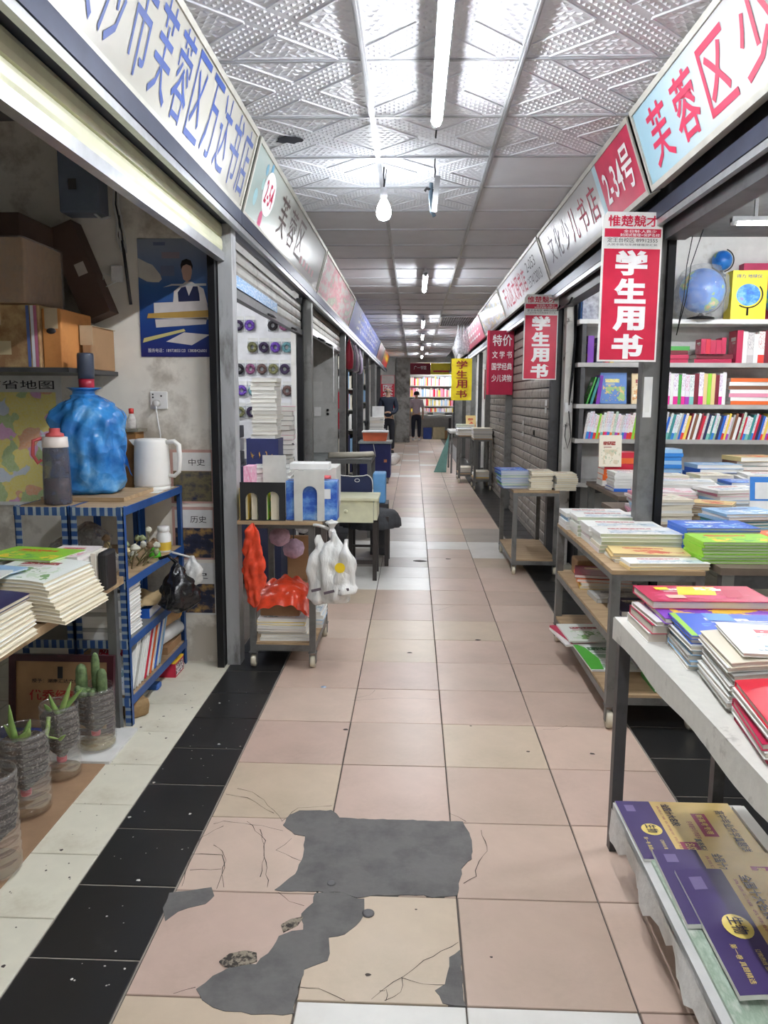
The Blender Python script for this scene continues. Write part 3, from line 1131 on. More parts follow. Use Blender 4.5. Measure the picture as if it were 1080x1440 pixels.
s5 = shutter('R', 10.14, 12.88, 2.25, 0.005, .098, 1.12, OLDSL, 'closed grey roller shutter between the crimson sign and the open far stall', OLDSL)
for (sh, ys) in ((s4, (7.4, 8.1, 8.9)), (s5, (10.6, 11.4, 12.2))):
    for y in ys:
        for q in range(2):
            z = rnd.uniform(.8, 1.7)
            b = MB()
            b.box(1.1055, 1.1065, y, y + .1, z, z + .055)
            b.build('old_sticker', rnd.choice([DARKSTEEL, WHITE, GREYWALL]), sh)
b = MB()
b.box(1.06, 1.16, 4.08, 6.75, 2.16, 2.25)
struct('trim_shutter_box_1', b, DARKSTEEL)
b = MB()
b.box(1.06, 1.16, .25, 3.95, 2.17, 2.25)
struct('trim_shutter_box_2', b, DARKSTEEL)
for (y0_, y1_) in ((6.1, 6.6),):
    b = MB()
    b.tube([(1.05, y0_, 2.17), (1.03, y0_, 2.13), (1.03, y1_, 2.13), (1.05, y1_, 2.17)], .008, 6)
    tag(b.build('shutter_handle', BLACKM), 'black wire handle under the shutter box beside the crimson student banner', 'handle')

# ------------------------------------------------------------------ hanging banners and boards
def student_banner(y, x0, x1, z0, z1, label, rz=0.0):
    t = thing('hanging_banner', ((x0 + x1) / 2, y, z0), label, 'banner', 'crimson student book banners')
    cx = (x0 + x1) / 2
    M = Matrix.Translation((x1, y, 0)) @ Matrix.Rotation(rz, 4, 'Z') @ Matrix.Translation((-x1, -y, 0))
    right = M.to_3x3() @ Vector((1, 0, 0))
    up = Vector((0, 0, 1))
    W = x1 - x0
    H = z1 - z0
    b = MB()
    e = .012
    prof = [(x0 + .02, z1), (x0, z1 - .03), (x0, z0), (x1, z0), (x1, z1)]
    b.prism(prof, 'y', y - .004, y + .004, 0, M)
    b.build('backing', mat('banner_white', srgb(234, 234, 230), .4), t)
    P = lambda u, v: M @ Vector((x0 + W * u, y - .004, z0 + H * v))
    fld = prect(P(.5, .385), right, up, W * .94, H * .745, mat('banner_crimson', srgb(206, 36, 70), .35), t, 'red_field', .001)
    bnd = prect(P(.5, .862), right, up, W * .94, H * .055, mat('banner_crimson', srgb(206, 36, 70)), t, 'red_band', .001)
    text('惟楚競才', P(.5, .94), right, up, W * .84, H * .075, mat('banner_crimson', srgb(206, 36, 70)), t, .02, 'title', lift=.002)
    text('全日制·人数少', P(.62, .873), right, up, W * .55, H * .02, INKWHITE, bnd, .01, 'small_print', lift=.002)
    text('封闭式管理+保提名校', P(.62, .849), right, up, W * .66, H * .02, INKWHITE, bnd, .01, 'small_print', lift=.002)
    text('定王台校区 89912555', P(.5, .815), right, up, W * .84, H * .03, INKBLACK, t, .0, 'phone_print', lift=.002)
    text('人民中路与东牌楼巷交汇处', P(.5, .785), right, up, W * .84, H * .015, INKGREY, t, .0, 'small_print', lift=.002)
    for i, ch in enumerate('学生用书'):
        text(ch, P(.5, .665 - .187 * i), right, up, W * .54, H * .168, INKWHITE, fld, .05, 'character', lift=.002)
    b = MB()
    b.tube([M @ Vector((cx, y, z1)), M @ Vector((x1 - .03, y + .02, z1 + .07))], .003, 5)
    b.build('hanging_wire', BLACKM, t)
    return t


student_banner(3.90, .745, 1.035, 1.59, 2.285, 'large crimson student book banner hanging at the near steel post', .10)
student_banner(6.72, .775, 1.06, 1.57, 2.27, 'smaller-looking crimson student book banner hanging before the closed shutter', .06)

t = thing('hanging_sign', (.95, 10.0, 1.46), 'flat crimson box sign listing discount books in white characters', 'sign')
b = MB()
b.box(.80, 1.1, 9.95, 10.02, 1.46, 2.25)
b.build('face', mat('discount_crimson', srgb(176, 30, 66), .4), t)
b = MB()
b.box(.772, .799, 9.94, 10.02, 1.46, 2.25)
b.build('red_side_edge', mat('discount_red_edge', srgb(226, 48, 84), .4), t)  # side of the box, in a brighter red than its face
for (s, z, w_, h_) in (('特价', 2.13, .24, .14), ('文 学 书', 1.955, .245, .09), ('国学经典', 1.81, .25, .09), ('少儿读物', 1.665, .25, .09)):
    text(s, (.957, 9.95, z), (1, 0, 0), (0, 0, 1), w_, h_, INKWHITE, t, .012)

t = thing('hanging_banner', (.72, 14.4, 1.38), 'yellow hanging banner with dark red student book characters', 'banner')
b = MB()
b.grid(lambda u, v: (.54 + .37 * u, 14.4 + .015 * math.sin(u * 7 + v * 9), 1.38 + .75 * v), 8, 16)
b.grid(lambda u, v: (.91 - .37 * u, 14.406 + .015 * math.sin((1 - u) * 7 + v * 9), 1.38 + .75 * v), 8, 16)
b.build('cloth', mat('banner_yellow', srgb(252, 226, 40), .5), t)
for i, ch in enumerate('学生用书'):
    text(ch, (.725, 14.37, 2.02 - .175 * i), (1, 0, 0), (0, 0, 1), .20, .145, mat('dark_red_ink', srgb(150, 30, 40), .5), t, .015, 'character')
b = MB()
b.tube([(.62, 14.4, 2.13), (.78, 14.4, 2.69)], .004, 5)
b.tube([(.83, 14.4, 2.13), (.80, 14.4, 2.69)], .004, 5)
b.build('string', BLACKM, t)
t = thing('hanging_banner', (-.85, 21.0, 1.15), 'narrow red and white medical book banner beside the grey column', 'banner')
b = MB()
b.box(-1.035, -.66, 21.1, 21.13, 1.15, 2.02)
b.build('cloth', mat('medical_red', srgb(196, 40, 60), .5), t)
prect((-.84, 21.1, 1.9), (1, 0, 0), (0, 0, 1), .34, .22, mat('banner_grey_head', srgb(190, 180, 176), .5), t, 'header_print')
for i, ch in enumerate('医学书'):
    text(ch, (-.84, 21.1, 1.68 - .2 * i), (1, 0, 0), (0, 0, 1), .26, .18, INKWHITE, t, .01, 'character')
# bunch of clear bags hanging above the yellow banner
t = thing('plastic_bag_bunch', (.72, 13.9, 2.12), 'crumpled bunch of clear plastic bags above the yellow banner', 'plastic bags')
CLEAR = glassy('clear_film', srgb(236, 240, 244), .45, .15)
for k in range(4):
    b = MB()
    c = Vector((.62 + .05 * k, 13.9 + .03 * k, 2.2))
    r = random.Random(k)
    b.lathe([(.004, .50), (.008, .44), (.03, .28), (.06, .18), (.075, .08), (.05, 0), (.01, -.02)], c, 12, wob=lambda a, z: 1 + .25 * math.sin(3 * a + k + z * 20))
    b.build('bag', CLEAR, t)

t = thing('dangling_wires', (1.14, 3.93, 1.8), 'thin dark wires dangling beside the right steel post', 'wires')
for k in range(2):
    b = MB()
    b.tube([(1.20 + .05 * k, 3.94, 2.25), (1.17 + .02 * k, 3.935, 2.05), (1.165 + .012 * k, 3.935, 1.9), (1.14, 3.935, 1.72)], .0025, 5)
    b.build('wire', BLACKM, t)

# ------------------------------------------------------------------ end of the corridor
COLM = dirty('column_concrete', srgb(150, 150, 146), srgb(86, 82, 78), 3, .45, .65, .7, 0, .2)
struct('wall_column', MB().box(-.72, -.27, 25.3, 25.75, -.006, 2.70), COLM)
struct('wall_left_end', MB().box(-1.14, -.72, 25.4, 25.6, -.006, 2.70), GREYWALL)
struct('wall_beam', MB().box(-1.2, 1.2, 25.35, 25.7, 2.56, 2.70), GREYWALL)
# ------------------------------------------------------------------ books
ORD = ['topmost'] + [x + ' from top' for x in ('second', 'third', 'fourth', 'fifth', 'sixth', 'seventh', 'eighth', 'ninth', 'tenth', 'eleventh', 'twelfth', 'thirteenth', 'fourteenth', 'fifteenth')]
_ones = ['first', 'second', 'third', 'fourth', 'fifth', 'sixth', 'seventh', 'eighth', 'ninth']
NTH = _ones + ['tenth', 'eleventh', 'twelfth', 'thirteenth', 'fourteenth', 'fifteenth', 'sixteenth', 'seventeenth', 'eighteenth', 'nineteenth']
for _a, _b in (('twentieth', 'twenty-'), ('thirtieth', 'thirty-'), ('fortieth', 'forty-'), ('fiftieth', 'fifty-'), ('sixtieth', 'sixty-'), ('seventieth', 'seventy-'), ('eightieth', 'eighty-')):
    NTH += [_a] + [_b + x for x in _ones]


def page_mat(name, col):
    if name in MATS:
        return MATS[name]
    m = bpy.data.materials.new(name)
    m.use_nodes = True
    t = NT(m)
    co = t.coords('Object', (1, 1, 900))
    n = t.noise(co, 1.5, 2)
    t.link(t.ramp(n, [(.3, tuple(c * .80 for c in col[:3]) + (1,)), (.6, col)]), t.bsdf.inputs['Base Color'])
    t.bsdf.inputs['Roughness'].default_value = .85
    MATS[name] = m
    return m


PG_W = page_mat('pages_white', srgb(236, 234, 228))
PG_C = page_mat('pages_cream', srgb(232, 222, 196))
PG_G = page_mat('pages_greenish', srgb(206, 216, 190))
PG_N = page_mat('pages_newsprint', srgb(222, 214, 200))


def cover(name, base, a1=None, a2=None, a3=None, seed=0.0, rough=.35, band=True):
    if name in MATS:
        return MATS[name]
    m = bpy.data.materials.new(name)
    m.use_nodes = True
    t = NT(m)
    co = t.coords('Generated')
    sep = t.add('ShaderNodeSeparateXYZ')
    t.link(co, sep.inputs[0])
    x, y = sep.outputs[0], sep.outputs[1]

    def rect(x0, x1, y0, y1):
        a = t.math('MULTIPLY', t.math('GREATER_THAN', x, x0), t.math('LESS_THAN', x, x1))
        c = t.math('MULTIPLY', t.math('GREATER_THAN', y, y0), t.math('LESS_THAN', y, y1))
        return t.math('MULTIPLY', a, c)
    col = base
    mp = t.add('ShaderNodeMapping')
    mp.inputs['Location'].default_value = (seed, seed * 1.7, 0)
    t.link(co, mp.inputs[0])
    if a2:
        n = t.noise(mp.outputs[0], 3.0, 4)
        k = t.math('MULTIPLY', t.math('GREATER_THAN', n, .52), rect(.12 + .1 * math.sin(seed), .95, .08, .55))
        col = t.mix(k, col, a2)
    if a3:
        n = t.noise(mp.outputs[0], 7.0, 3)
        k = t.math('MULTIPLY', t.math('GREATER_THAN', n, .57), rect(.1, .9, .1, .6))
        col = t.mix(k, col, a3)
    if a1:
        v = t.add('ShaderNodeTexVoronoi')
        v.inputs['Scale'].default_value = 22
        t.link(mp.outputs[0], v.inputs['Vector'])
        k = t.math('MULTIPLY', t.math('GREATER_THAN', v.outputs['Distance'], .28), rect(.18, .72, .68, .80))
        col = t.mix(k, col, a1)
        if band:
            lines = t.math('GREATER_THAN', t.math('SINE', t.math('MULTIPLY', y, 190.0)), .2)
            k = t.math('MULTIPLY', lines, rect(.2, .55, .58, .65))
            col = t.mix(k, col, a1)
    if isinstance(col, tuple):
        t.bsdf.inputs['Base Color'].default_value = col
    else:
        t.link(col, t.bsdf.inputs['Base Color'])
    t.bsdf.inputs['Roughness'].default_value = rough
    MATS[name] = m
    return m


W_ = srgb(240, 240, 238)
CV = {
    'white': cover('cover_white', srgb(236, 236, 232), srgb(180, 40, 60), srgb(200, 210, 220), srgb(120, 150, 160), .3),
    'whitegreen': cover('cover_white_green', srgb(232, 236, 228), srgb(150, 40, 50), srgb(120, 160, 96), srgb(210, 224, 200), 1.3),
    'whitepink': cover('cover_white_pink', srgb(232, 222, 222), srgb(206, 60, 96), srgb(222, 160, 176), srgb(240, 240, 236), 2.1),
    'red': cover('cover_red', srgb(206, 36, 62), W_, srgb(230, 90, 100), None, 3.0),
    'crimson': cover('cover_crimson', srgb(190, 30, 76), W_, srgb(210, 60, 110), None, 3.6),
    'purple': cover('cover_purple', srgb(120, 50, 170), W_, srgb(230, 200, 60), None, 4.1),
    'blue': cover('cover_blue', srgb(40, 100, 200), W_, srgb(90, 160, 224), srgb(220, 236, 244), 5.0),
    'navy': cover('cover_navy', srgb(44, 44, 82), srgb(220, 214, 190), srgb(70, 72, 110), None, 5.5),
    'green': cover('cover_green', srgb(70, 160, 70), W_, srgb(150, 206, 110), srgb(240, 240, 220), 6.2),
    'lime': cover('cover_lime', srgb(150, 210, 60), srgb(220, 60, 40), srgb(240, 210, 60), srgb(100, 180, 90), 6.9),
    'yellow': cover('cover_yellow', srgb(236, 206, 90), srgb(170, 50, 40), srgb(244, 226, 150), None, 7.3),
    'kraft': cover('cover_kraft', srgb(226, 200, 140), srgb(190, 60, 50), srgb(206, 90, 70), None, 7.9),
    'orange': cover('cover_orange', srgb(232, 110, 50), W_, srgb(246, 180, 90), None, 8.4),
    'skyblue': cover('cover_sky', srgb(150, 190, 224), srgb(40, 70, 140), srgb(226, 234, 240), srgb(100, 150, 200), 9.1),
    'pink': cover('cover_pink', srgb(230, 150, 176), srgb(180, 40, 90), srgb(246, 214, 220), None, 9.9),
    'grey': cover('cover_grey', srgb(176, 176, 172), srgb(60, 60, 70), srgb(206, 206, 200), None, 10.4),
    'teal': cover('cover_teal', srgb(60, 140, 140), W_, srgb(120, 190, 180), None, 10.9),
    'brown': cover('cover_brown', srgb(130, 84, 60), srgb(230, 210, 170), srgb(160, 110, 84), None, 11.7),
    'black': cover('cover_black', srgb(36, 36, 40), srgb(200, 190, 160), srgb(70, 66, 70), None, 12.2),
    'darkred': cover('cover_dark_red', srgb(120, 26, 44), srgb(220, 190, 120), srgb(150, 40, 60), None, 12.7),
    'cream': cover('cover_cream', srgb(232, 224, 204), srgb(150, 60, 50), srgb(214, 200, 170), srgb(180, 190, 160), 13.3),
}
CNAME = {'white': 'white', 'whitegreen': 'white and green', 'whitepink': 'white and pink', 'red': 'red', 'crimson': 'crimson', 'purple': 'purple', 'blue': 'blue', 'navy': 'navy', 'green': 'green',
         'lime': 'lime green', 'yellow': 'yellow', 'kraft': 'tan', 'orange': 'orange', 'skyblue': 'pale blue', 'pink': 'pink', 'grey': 'grey', 'teal': 'teal', 'brown': 'brown', 'black': 'black', 'darkred': 'dark red', 'cream': 'cream'}
BCACHE = {}


def book_meshes(w, l, t, spine, cv, pg, bend=None, bkey=None, joined=False):
    """book lying flat, origin bottom centre, spine on '-x','+x','-y','+y'"""
    key = (round(w, 3), round(l, 3), round(t, 4), spine, cv, pg.name, bkey, joined)
    if key in BCACHE:
        return BCACHE[key]
    c = min(.0016, t * .12)
    e = .003
    ex = {'-x': (0, e, e, e), '+x': (e, 0, e, e), '-y': (e, e, 0, e), '+y': (e, e, e, 0)}[spine]
    nseg = 10 if bend else 1

    def slab(b, x0, x1, y0, y1, z0, z1, mi=0):
        if not bend:
            b.box(x0, x1, y0, y1, z0, z1, mi)
            return
        xs = [x0 + (x1 - x0) * i / nseg for i in range(nseg + 1)]
        vs = []
        for x in xs:
            dz = bend(x / w)
            vs += [(x, y0, z0 + dz), (x, y1, z0 + dz), (x, y1, z1 + dz), (x, y0, z1 + dz)]
        fs = [(0, 1, 2, 3), (nseg * 4 + 3, nseg * 4 + 2, nseg * 4 + 1, nseg * 4)]
        for i in range(nseg):
            a = i * 4
            for k in range(4):
                fs.append((a + k, a + 4 + k, a + 4 + (k + 1) % 4, a + (k + 1) % 4))
        b.add(vs, fs, mi)
    cb_ = MB()
    pb = cb_ if joined else MB()
    hw, hl = w / 2, l / 2
    slab(cb_, -hw, hw, -hl, hl, t - c, t, 0)
    slab(cb_, -hw, hw, -hl, hl, 0, c, 0)
    if spine == '-x':
        slab(cb_, -hw, -hw + c, -hl, hl, c, t - c, 0)
    elif spine == '+x':
        slab(cb_, hw - c, hw, -hl, hl, c, t - c, 0)
    elif spine == '-y':
        slab(cb_, -hw, hw, -hl, -hl + c, c, t - c, 0)
    else:
        slab(cb_, -hw, hw, hl - c, hl, c, t - c, 0)
    slab(pb, -hw + (ex[0] or c), hw - (ex[1] or c), -hl + (ex[2] or c), hl - (ex[3] or c), c, t - c, 1 if joined else 0)
    if joined:
        r = cb_.mesh('book', [CV[cv], pg])
    else:
        r = (cb_.mesh('cover', CV[cv]), pb.mesh('pages', pg))
    BCACHE[key] = r
    return r


KINDS = ['exam booklet', 'newspaper pad', 'paper pad', 'paper bundle', 'test paper', 'test book', 'leaflet pad', 'picture book', 'question book', 'sheet folder', 'support booklet', 'exercise magazine', 'folder of papers', 'dictionary', 'workbook', 'magazine', 'booklet', 'brochure', 'leaflet', 'folder']


def book(label, x, y, z, w, l, t, rot=0.0, cv='white', spine='-x', pg=PG_W, group=None, name='book', joined=False, bend=None, bkey=None, euler=None, cat='book'):
    if name == 'book':
        hits = [(label.index(k), -len(k), k) for k in KINDS if k in label]
        if hits:
            name = min(hits)[2].replace(' ', '_')
            if cat == 'book':
                cat = min(hits)[2] if len(min(hits)[2].split()) < 3 else 'folder'
    r = book_meshes(w, l, t, spine, cv, pg, bend, bkey, joined)
    e = euler if euler is not None else (0, 0, rot)
    if joined:
        o = link_mesh(name, r, None, (x, y, z), e)
        tag(o, label, cat, group)
        return o
    o = thing(name, (x, y, z), label, cat, group)
    o.rotation_euler = e
    link_mesh('cover', r[0], o)
    link_mesh('pages', r[1], o)
    return o


def stack(desc, where, n, x, y, z, w, l, t, cvs, rot=0.0, jit=.006, rj=.03, spine='-x', pg=PG_W, joined=False, bend=None, bkey=None, shift=(0, 0), name='book', group=None):
    """pile of n lying books; label = desc + order + where"""
    top = z
    for k in range(n):
        cv = cvs[k % len(cvs)] if isinstance(cvs, (list, tuple)) else cvs
        o_ = ORD[n - 1 - k] if n - 1 - k < len(ORD) else 'low down'
        d = desc.replace('{c}', CNAME[cv])
        book(d + ' ' + o_ + ' ' + where, x + rnd.uniform(-jit, jit) + shift[0] * (n - 1 - k), y + rnd.uniform(-jit, jit) + shift[1] * (n - 1 - k), top, w, l, t,
             rot + rnd.uniform(-rj, rj), cv, spine, pg, group or (desc.replace('{c} ', '') + 's ' + where), name, joined, bend, bkey)
        top += t + .0009
    return top


# ------------------------------------------------------------------ nearest left stall: table of papers
TZ = 0.665
tb_ = thing('book_table', (-1.75, 2.3, 0), 'low table at the left edge piled with cream exam papers', 'table')
b = MB()
b.box(-2.35, -1.345, 1.45, 3.142, TZ - .03, TZ)
b.build('tabletop', WOOD, tb_)
for (x, y) in ((-1.39, 3.12), (-1.38, 1.5), (-2.3, 3.12), (-2.3, 1.5)):
    b = MB()
    b.box(x - .018, x + .018, y - .018, y + .018, 0, TZ - .03)
    b.build('leg', STEEL, tb_)
dr = lambda u: -.05 * max(0, u - .05) ** 2
stack('{c} exam booklet', 'in the cream pile at the left frame edge', 9, -1.475, 2.14, TZ + .011, .27, .40, .0135, ['cream', 'cream', 'white', 'cream', 'cream', 'white', 'cream', 'white', 'navy'], .02, .006, .02, '-x', PG_C, bend=dr, bkey='dA', shift=(.003, 0))
stack('{c} exam booklet', 'in the tall pile at the left table corner', 11, -1.455, 2.60, TZ + .011, .26, .33, .0120, ['cream', 'cream', 'white', 'cream', 'cream', 'cream', 'white', 'cream', 'cream', 'white', 'whitegreen'], -.05, .006, .02, '-x', PG_C, bend=dr, bkey='dB', shift=(.006, 0))
stack('{c} workbook', 'in the pile beside the black folder', 9, -1.45, 2.885, TZ + .001, .16, .22, .0165, ['white', 'white', 'whitepink', 'white', 'white', 'whitepink', 'white', 'white', 'whitepink'], -.03, .004, .03, '+y', PG_W)
book('green and yellow magazine lying open-side up at the far corner of the left table', -1.56, 2.82, TZ + .153, .30, .21, .008, -.2, 'lime', '-x', PG_W)
b0 = stack('{c} workbook', 'in the back pile of the left table', 5, -1.85, 2.80, TZ + .001, .42, .24, .028, ['white', 'grey', 'white', 'whitepink', 'whitegreen'], .05, .01, .04, '-x', PG_W)
stack('{c} magazine', 'in the middle pile of the left table', 5, -1.80, 2.5, TZ + .001, .36, .26, .026, ['grey', 'white', 'pink', 'skyblue', 'white'], -.1, .012, .08, '-x', PG_W)
b0 = stack('{c} magazine', 'in the low pile at the left edge', 4, -1.80, 2.2, TZ + .001, .36, .26, .03, ['white', 'grey', 'cream', 'white'], .1, .01, .05, '-x', PG_W)
book('blue and white booklet lying across the left table pile', -1.60, 2.48, TZ + .163, .28, .20, .006, -.25, 'skyblue')
book('white booklet with red stripe lying over the left table pile', -1.62, 2.34, TZ + .17, .36, .22, .006, .1, 'white')
t = thing('black_folder', (-1.335, 2.93, TZ), 'black plastic folder standing at the far corner of the left table', 'folder')
b = MB()
b.box(-1.345, -1.31, 2.88, 2.99, TZ + .001, TZ + .152)
b.build('cover', mat('folder_black', srgb(28, 28, 30), .5), t, bevel=.012)
b = MB()
b.box(-1.365, -1.347, 2.87, 2.99, TZ + .001, TZ + .150)
b.build('pages', PG_N, t)

# ------------------------------------------------------------------ slotted blue racks
BLUE = dirty('rack_blue_paint', srgb(38, 84, 150), srgb(24, 54, 104), 6, .5, .75, .4, .1, .05)


def slotted(name, base, hole, axis):
    m = bpy.data.materials.new(name)
    m.use_nodes = True
    t = NT(m)
    sep = t.add('ShaderNodeSeparateXYZ')
    t.link(t.coords('Object'), sep.inputs[0])
    s = t.math('SINE', t.math('MULTIPLY', sep.outputs[axis], 2 * PI / .034))
    k = t.math('GREATER_THAN', s, .35)
    t.link(t.mix(k, base, hole), t.bsdf.inputs['Base Color'])
    t.bsdf.inputs['Roughness'].default_value = .45
    return m


SLOTZ = slotted('slotted_angle_upright', srgb(40, 76, 130), srgb(136, 150, 160), 2)
SLOTX = slotted('slotted_angle_rail', srgb(44, 80, 134), srgb(150, 162, 170), 0)


def rack(x0, x1, y0, y1, zs, label):
    t = thing('slotted_rack', ((x0 + x1) / 2, (y0 + y1) / 2, 0), label, 'rack', 'blue slotted metal racks')
    a = .028
    for (x, sx) in ((x0, 1), (x1, -1)):
        for (y, sy) in ((y0, 1), (y1, -1)):
            b = MB()
            b.box(min(x, x + sx * .004), max(x, x + sx * .004), min(y, y + sy * a), max(y, y + sy * a), 0, zs[-1] + .005, 0)
            b.box(min(x, x + sx * a), max(x, x + sx * a), min(y, y + sy * .004), max(y, y + sy * .004), 0, zs[-1] + .005, 0 if sy < 0 else 1)
            b.build('upright', [BLUE, SLOTZ], t)
    for i, z in enumerate(zs):
        b = MB()
        b.box(x0 + .005, x1 - .005, y0 + .005, y1 - .005, z - .012, z)
        bd_ = b.build('shelf_board', WOOD if i != 1 else mat('shelf_grey', srgb(120, 120, 116), .6), t)
        b = MB()
        b.box(x0 - .002, x0 + .004, y0, y1, z - .034, z + .001, 0)
        b.box(x1 - .004, x1 + .002, y0, y1, z - .034, z + .001, 0)
        b.build('side_rail', BLUE, bd_)
        b = MB()
        b.box(x0 + .004, x1 - .004, y0 - .002, y0 + .004, z - .034, z + .001, 0)
        b.build('front_rail', SLOTX, bd_)
    return t


RZ = [.125, .38, .64, .952]
rack(-1.565, -1.338, 3.15, 3.975, RZ, 'blue slotted rack facing the aisle with kettle on top')
rack(-1.80, -1.573, 3.15, 3.975, RZ, 'inner blue slotted rack standing behind the aisle-side rack')

# --- kettle, water jug, flask on top
KX, KY, KZ = -1.43, 3.80, .9535
t = thing('kettle', (KX, KY, KZ), 'white electric kettle on the blue rack', 'kettle')
KW = mat('kettle_white', srgb(240, 238, 232), .3, 0, .02)
b = MB()
b.lathe([(.086, .02), (.089, .03), (.087, .10), (.083, .20), (.080, .238), (.078, .245), (.07, .252), (.02, .256), (.001, .256)], (KX, KY, KZ), 28)
b.build('body', KW, t)
b = MB()
b.lathe([(.084, 0), (.088, .006), (.088, .017), (.084, .0195)], (KX, KY, KZ), 28)
b.build('base', KW, t)
b = MB()
b.tube([(KX + .075, KY - .01, KZ + .235), (KX + .12, KY - .015, KZ + .24), (KX + .142, KY - .018, KZ + .222), (KX + .145, KY - .018, KZ + .16), (KX + .138, KY - .016, KZ + .09), (KX + .115, KY - .012, KZ + .07), (KX + .08, KY - .01, KZ + .072)], [.011, .012, .013, .012, .011, .010, .009], 10)
b.build('handle', KW, t)
b = MB()
b.prism([(KX - .078, KZ + .215), (KX - .105, KZ + .247), (KX - .07, KZ + .25)], 'y', KY - .02, KY + .02)
b.build('spout', KW, t)

JX, JY, JZ = -1.625, 3.53, .9735
pl = MB().box(-1.77, -1.40, 3.33, 3.72, .9535, .972)
tag(pl.build('wooden_board', WOOD), 'thin wooden board under the blue bagged water jug', 'board')
t = thing('water_jug', (JX, JY, JZ), 'large water jug wrapped in blue plastic bag with a pump on top', 'water jug')
b = MB()
b.lathe([(.12, .005), (.128, .02), (.128, .30), (.115, .35), (.06, .40), (.032, .42), (.03, .455)], (JX, JY, JZ), 24)
b.build('bottle', mat('jug_blue_clear', srgb(60, 110, 170), .1, 0, .05), t)
BAG = bpy.data.materials.new('blue_bag_film')
BAG.use_nodes = True
tt = NT(BAG)
nn = tt.noise(tt.coords('Object'), 9, 5)
tt.link(tt.ramp(nn, [(.3, srgb(28, 96, 176)), (.55, srgb(64, 144, 214)), (.75, srgb(140, 196, 236))]), tt.bsdf.inputs['Base Color'])
tt.bsdf.inputs['Roughness'].default_value = .18
tt.bsdf.inputs['Alpha'].default_value = .93
vo = tt.add('ShaderNodeTexVoronoi')
vo.inputs['Scale'].default_value = 16
tt.link(tt.coords('Object'), vo.inputs['Vector'])
tt.bump(vo.outputs['Distance'], .8, .02)


def wob(a, z):
    return 1 + .05 * math.sin(3 * a + z * 17) + .04 * math.sin(7 * a - z * 31) + .03 * math.sin(13 * a + z * 55)


b = MB()
prof = [(.125, .0), (.148, .012), (.158, .05), (.160, .10), (.158, .16), (.163, .22), (.166, .28), (.160, .33), (.145, .37), (.115, .405), (.075, .43), (.04, .445), (.036, .46), (.05, .468), (.075, .475)]
b.crumple(prof, (JX, JY, JZ), 72, .022, 13.0, seed=2.0)
b.build('plastic_bag', BAG, t)
b = MB()
b.grid(lambda u, v: (JX + .15 + .075 * u, JY - .05 + .03 * math.sin(u * 5), JZ + .22 - .14 * u - .07 * v * (1 - u)), 6, 3)
b.build('bag_corner', BAG, t)
b = MB()
b.lathe([(.033, .455), (.034, .49), (.034, .515)], (JX, JY, JZ), 18)
b.build('pump_collar', mat('pump_red_label', srgb(170, 40, 60), .4), t)
b = MB()
b.lathe([(.036, .515), (.036, .545), (.037, .546), (.037, .62), (.034, .63), (.001, .632)], (JX, JY, JZ), 20)
b.build('pump', mat('pump_grey', srgb(66, 74, 90), .35), t)
FX, FY, FZ = -1.655, 3.25, .9535
t = thing('water_flask', (FX, FY, FZ), 'grey see-through drinking flask with red strap lid', 'flask')
b = MB()
b.lathe([(.056, 0), (.058, .006), (.057, .10), (.052, .235), (.049, .245)], (FX, FY, FZ), 24, cap=False)
b.build('body', glassy('flask_smoke', srgb(92, 92, 104), .62, .08), t)
b = MB()
b.lathe([(.001, .004), (.053, .004), (.052, .11), (.001, .11)], (FX, FY, FZ), 20)
b.build('water', mat('flask_tea', srgb(112, 92, 86), .15), t)
b = MB()
b.lathe([(.052, .242), (.053, .246), (.051, .285), (.045, .287)], (FX, FY, FZ), 24)
b.build('collar', mat('flask_collar', srgb(226, 214, 206), .4), t)
b = MB()
b.lathe([(.038, .287), (.036, .300), (.022, .305), (.022, .322), (.001, .323)], (FX, FY, FZ), 20)
fl_ = b.build('lid', mat('flask_lid', srgb(206, 90, 90), .4), t)
b = MB()
b.tube([(FX - .05, FY - .01, FZ + .28), (FX - .085, FY - .02, FZ + .27), (FX - .09, FY - .02, FZ + .21), (FX - .07, FY - .015, FZ + .175), (FX - .058, FY - .01, FZ + .19)], .008, 8)
b.build('strap', mat('flask_lid', srgb(206, 90, 90)), fl_)
t = thing('wooden_box', (-1.545, 3.90, .9535), 'narrow dark wooden box standing behind the kettle', 'box')
b = MB()
b.box(-1.60, -1.52, 3.84, 3.96, .9535, 1.235)
b.build('body', mat('old_wood', srgb(150, 106, 58), .6, 0, .15), t, bevel=.004)
b = MB()
b.box(-1.615, -1.505, 3.83, 3.97, 1.236, 1.25)
b.build('top', mat('grey_wood', srgb(128, 122, 108), .7), t)
t = thing('small_bottle', (-1.56, 3.9, 1.25), 'small clear bottle with red cap on the wooden box', 'bottle')
b = MB()
b.lathe([(.022, 0), (.024, .01), (.022, .05), (.01, .075)], (-1.56, 3.90, 1.2505), 14)
b.build('body', glassy('clear_bottle', srgb(224, 220, 216), .5), t)
b = MB()
b.lathe([(.012, .075), (.013, .10), (.001, .102)], (-1.56, 3.90, 1.2505), 12)
b.build('cap', mat('cap_red', srgb(220, 60, 50), .4), t)
tag(MB().box(-1.50, -1.36, 3.66, 3.93, .9522, .9533).build('paper_sheet', WHITE), 'white paper sheet under the electric kettle', 'paper')

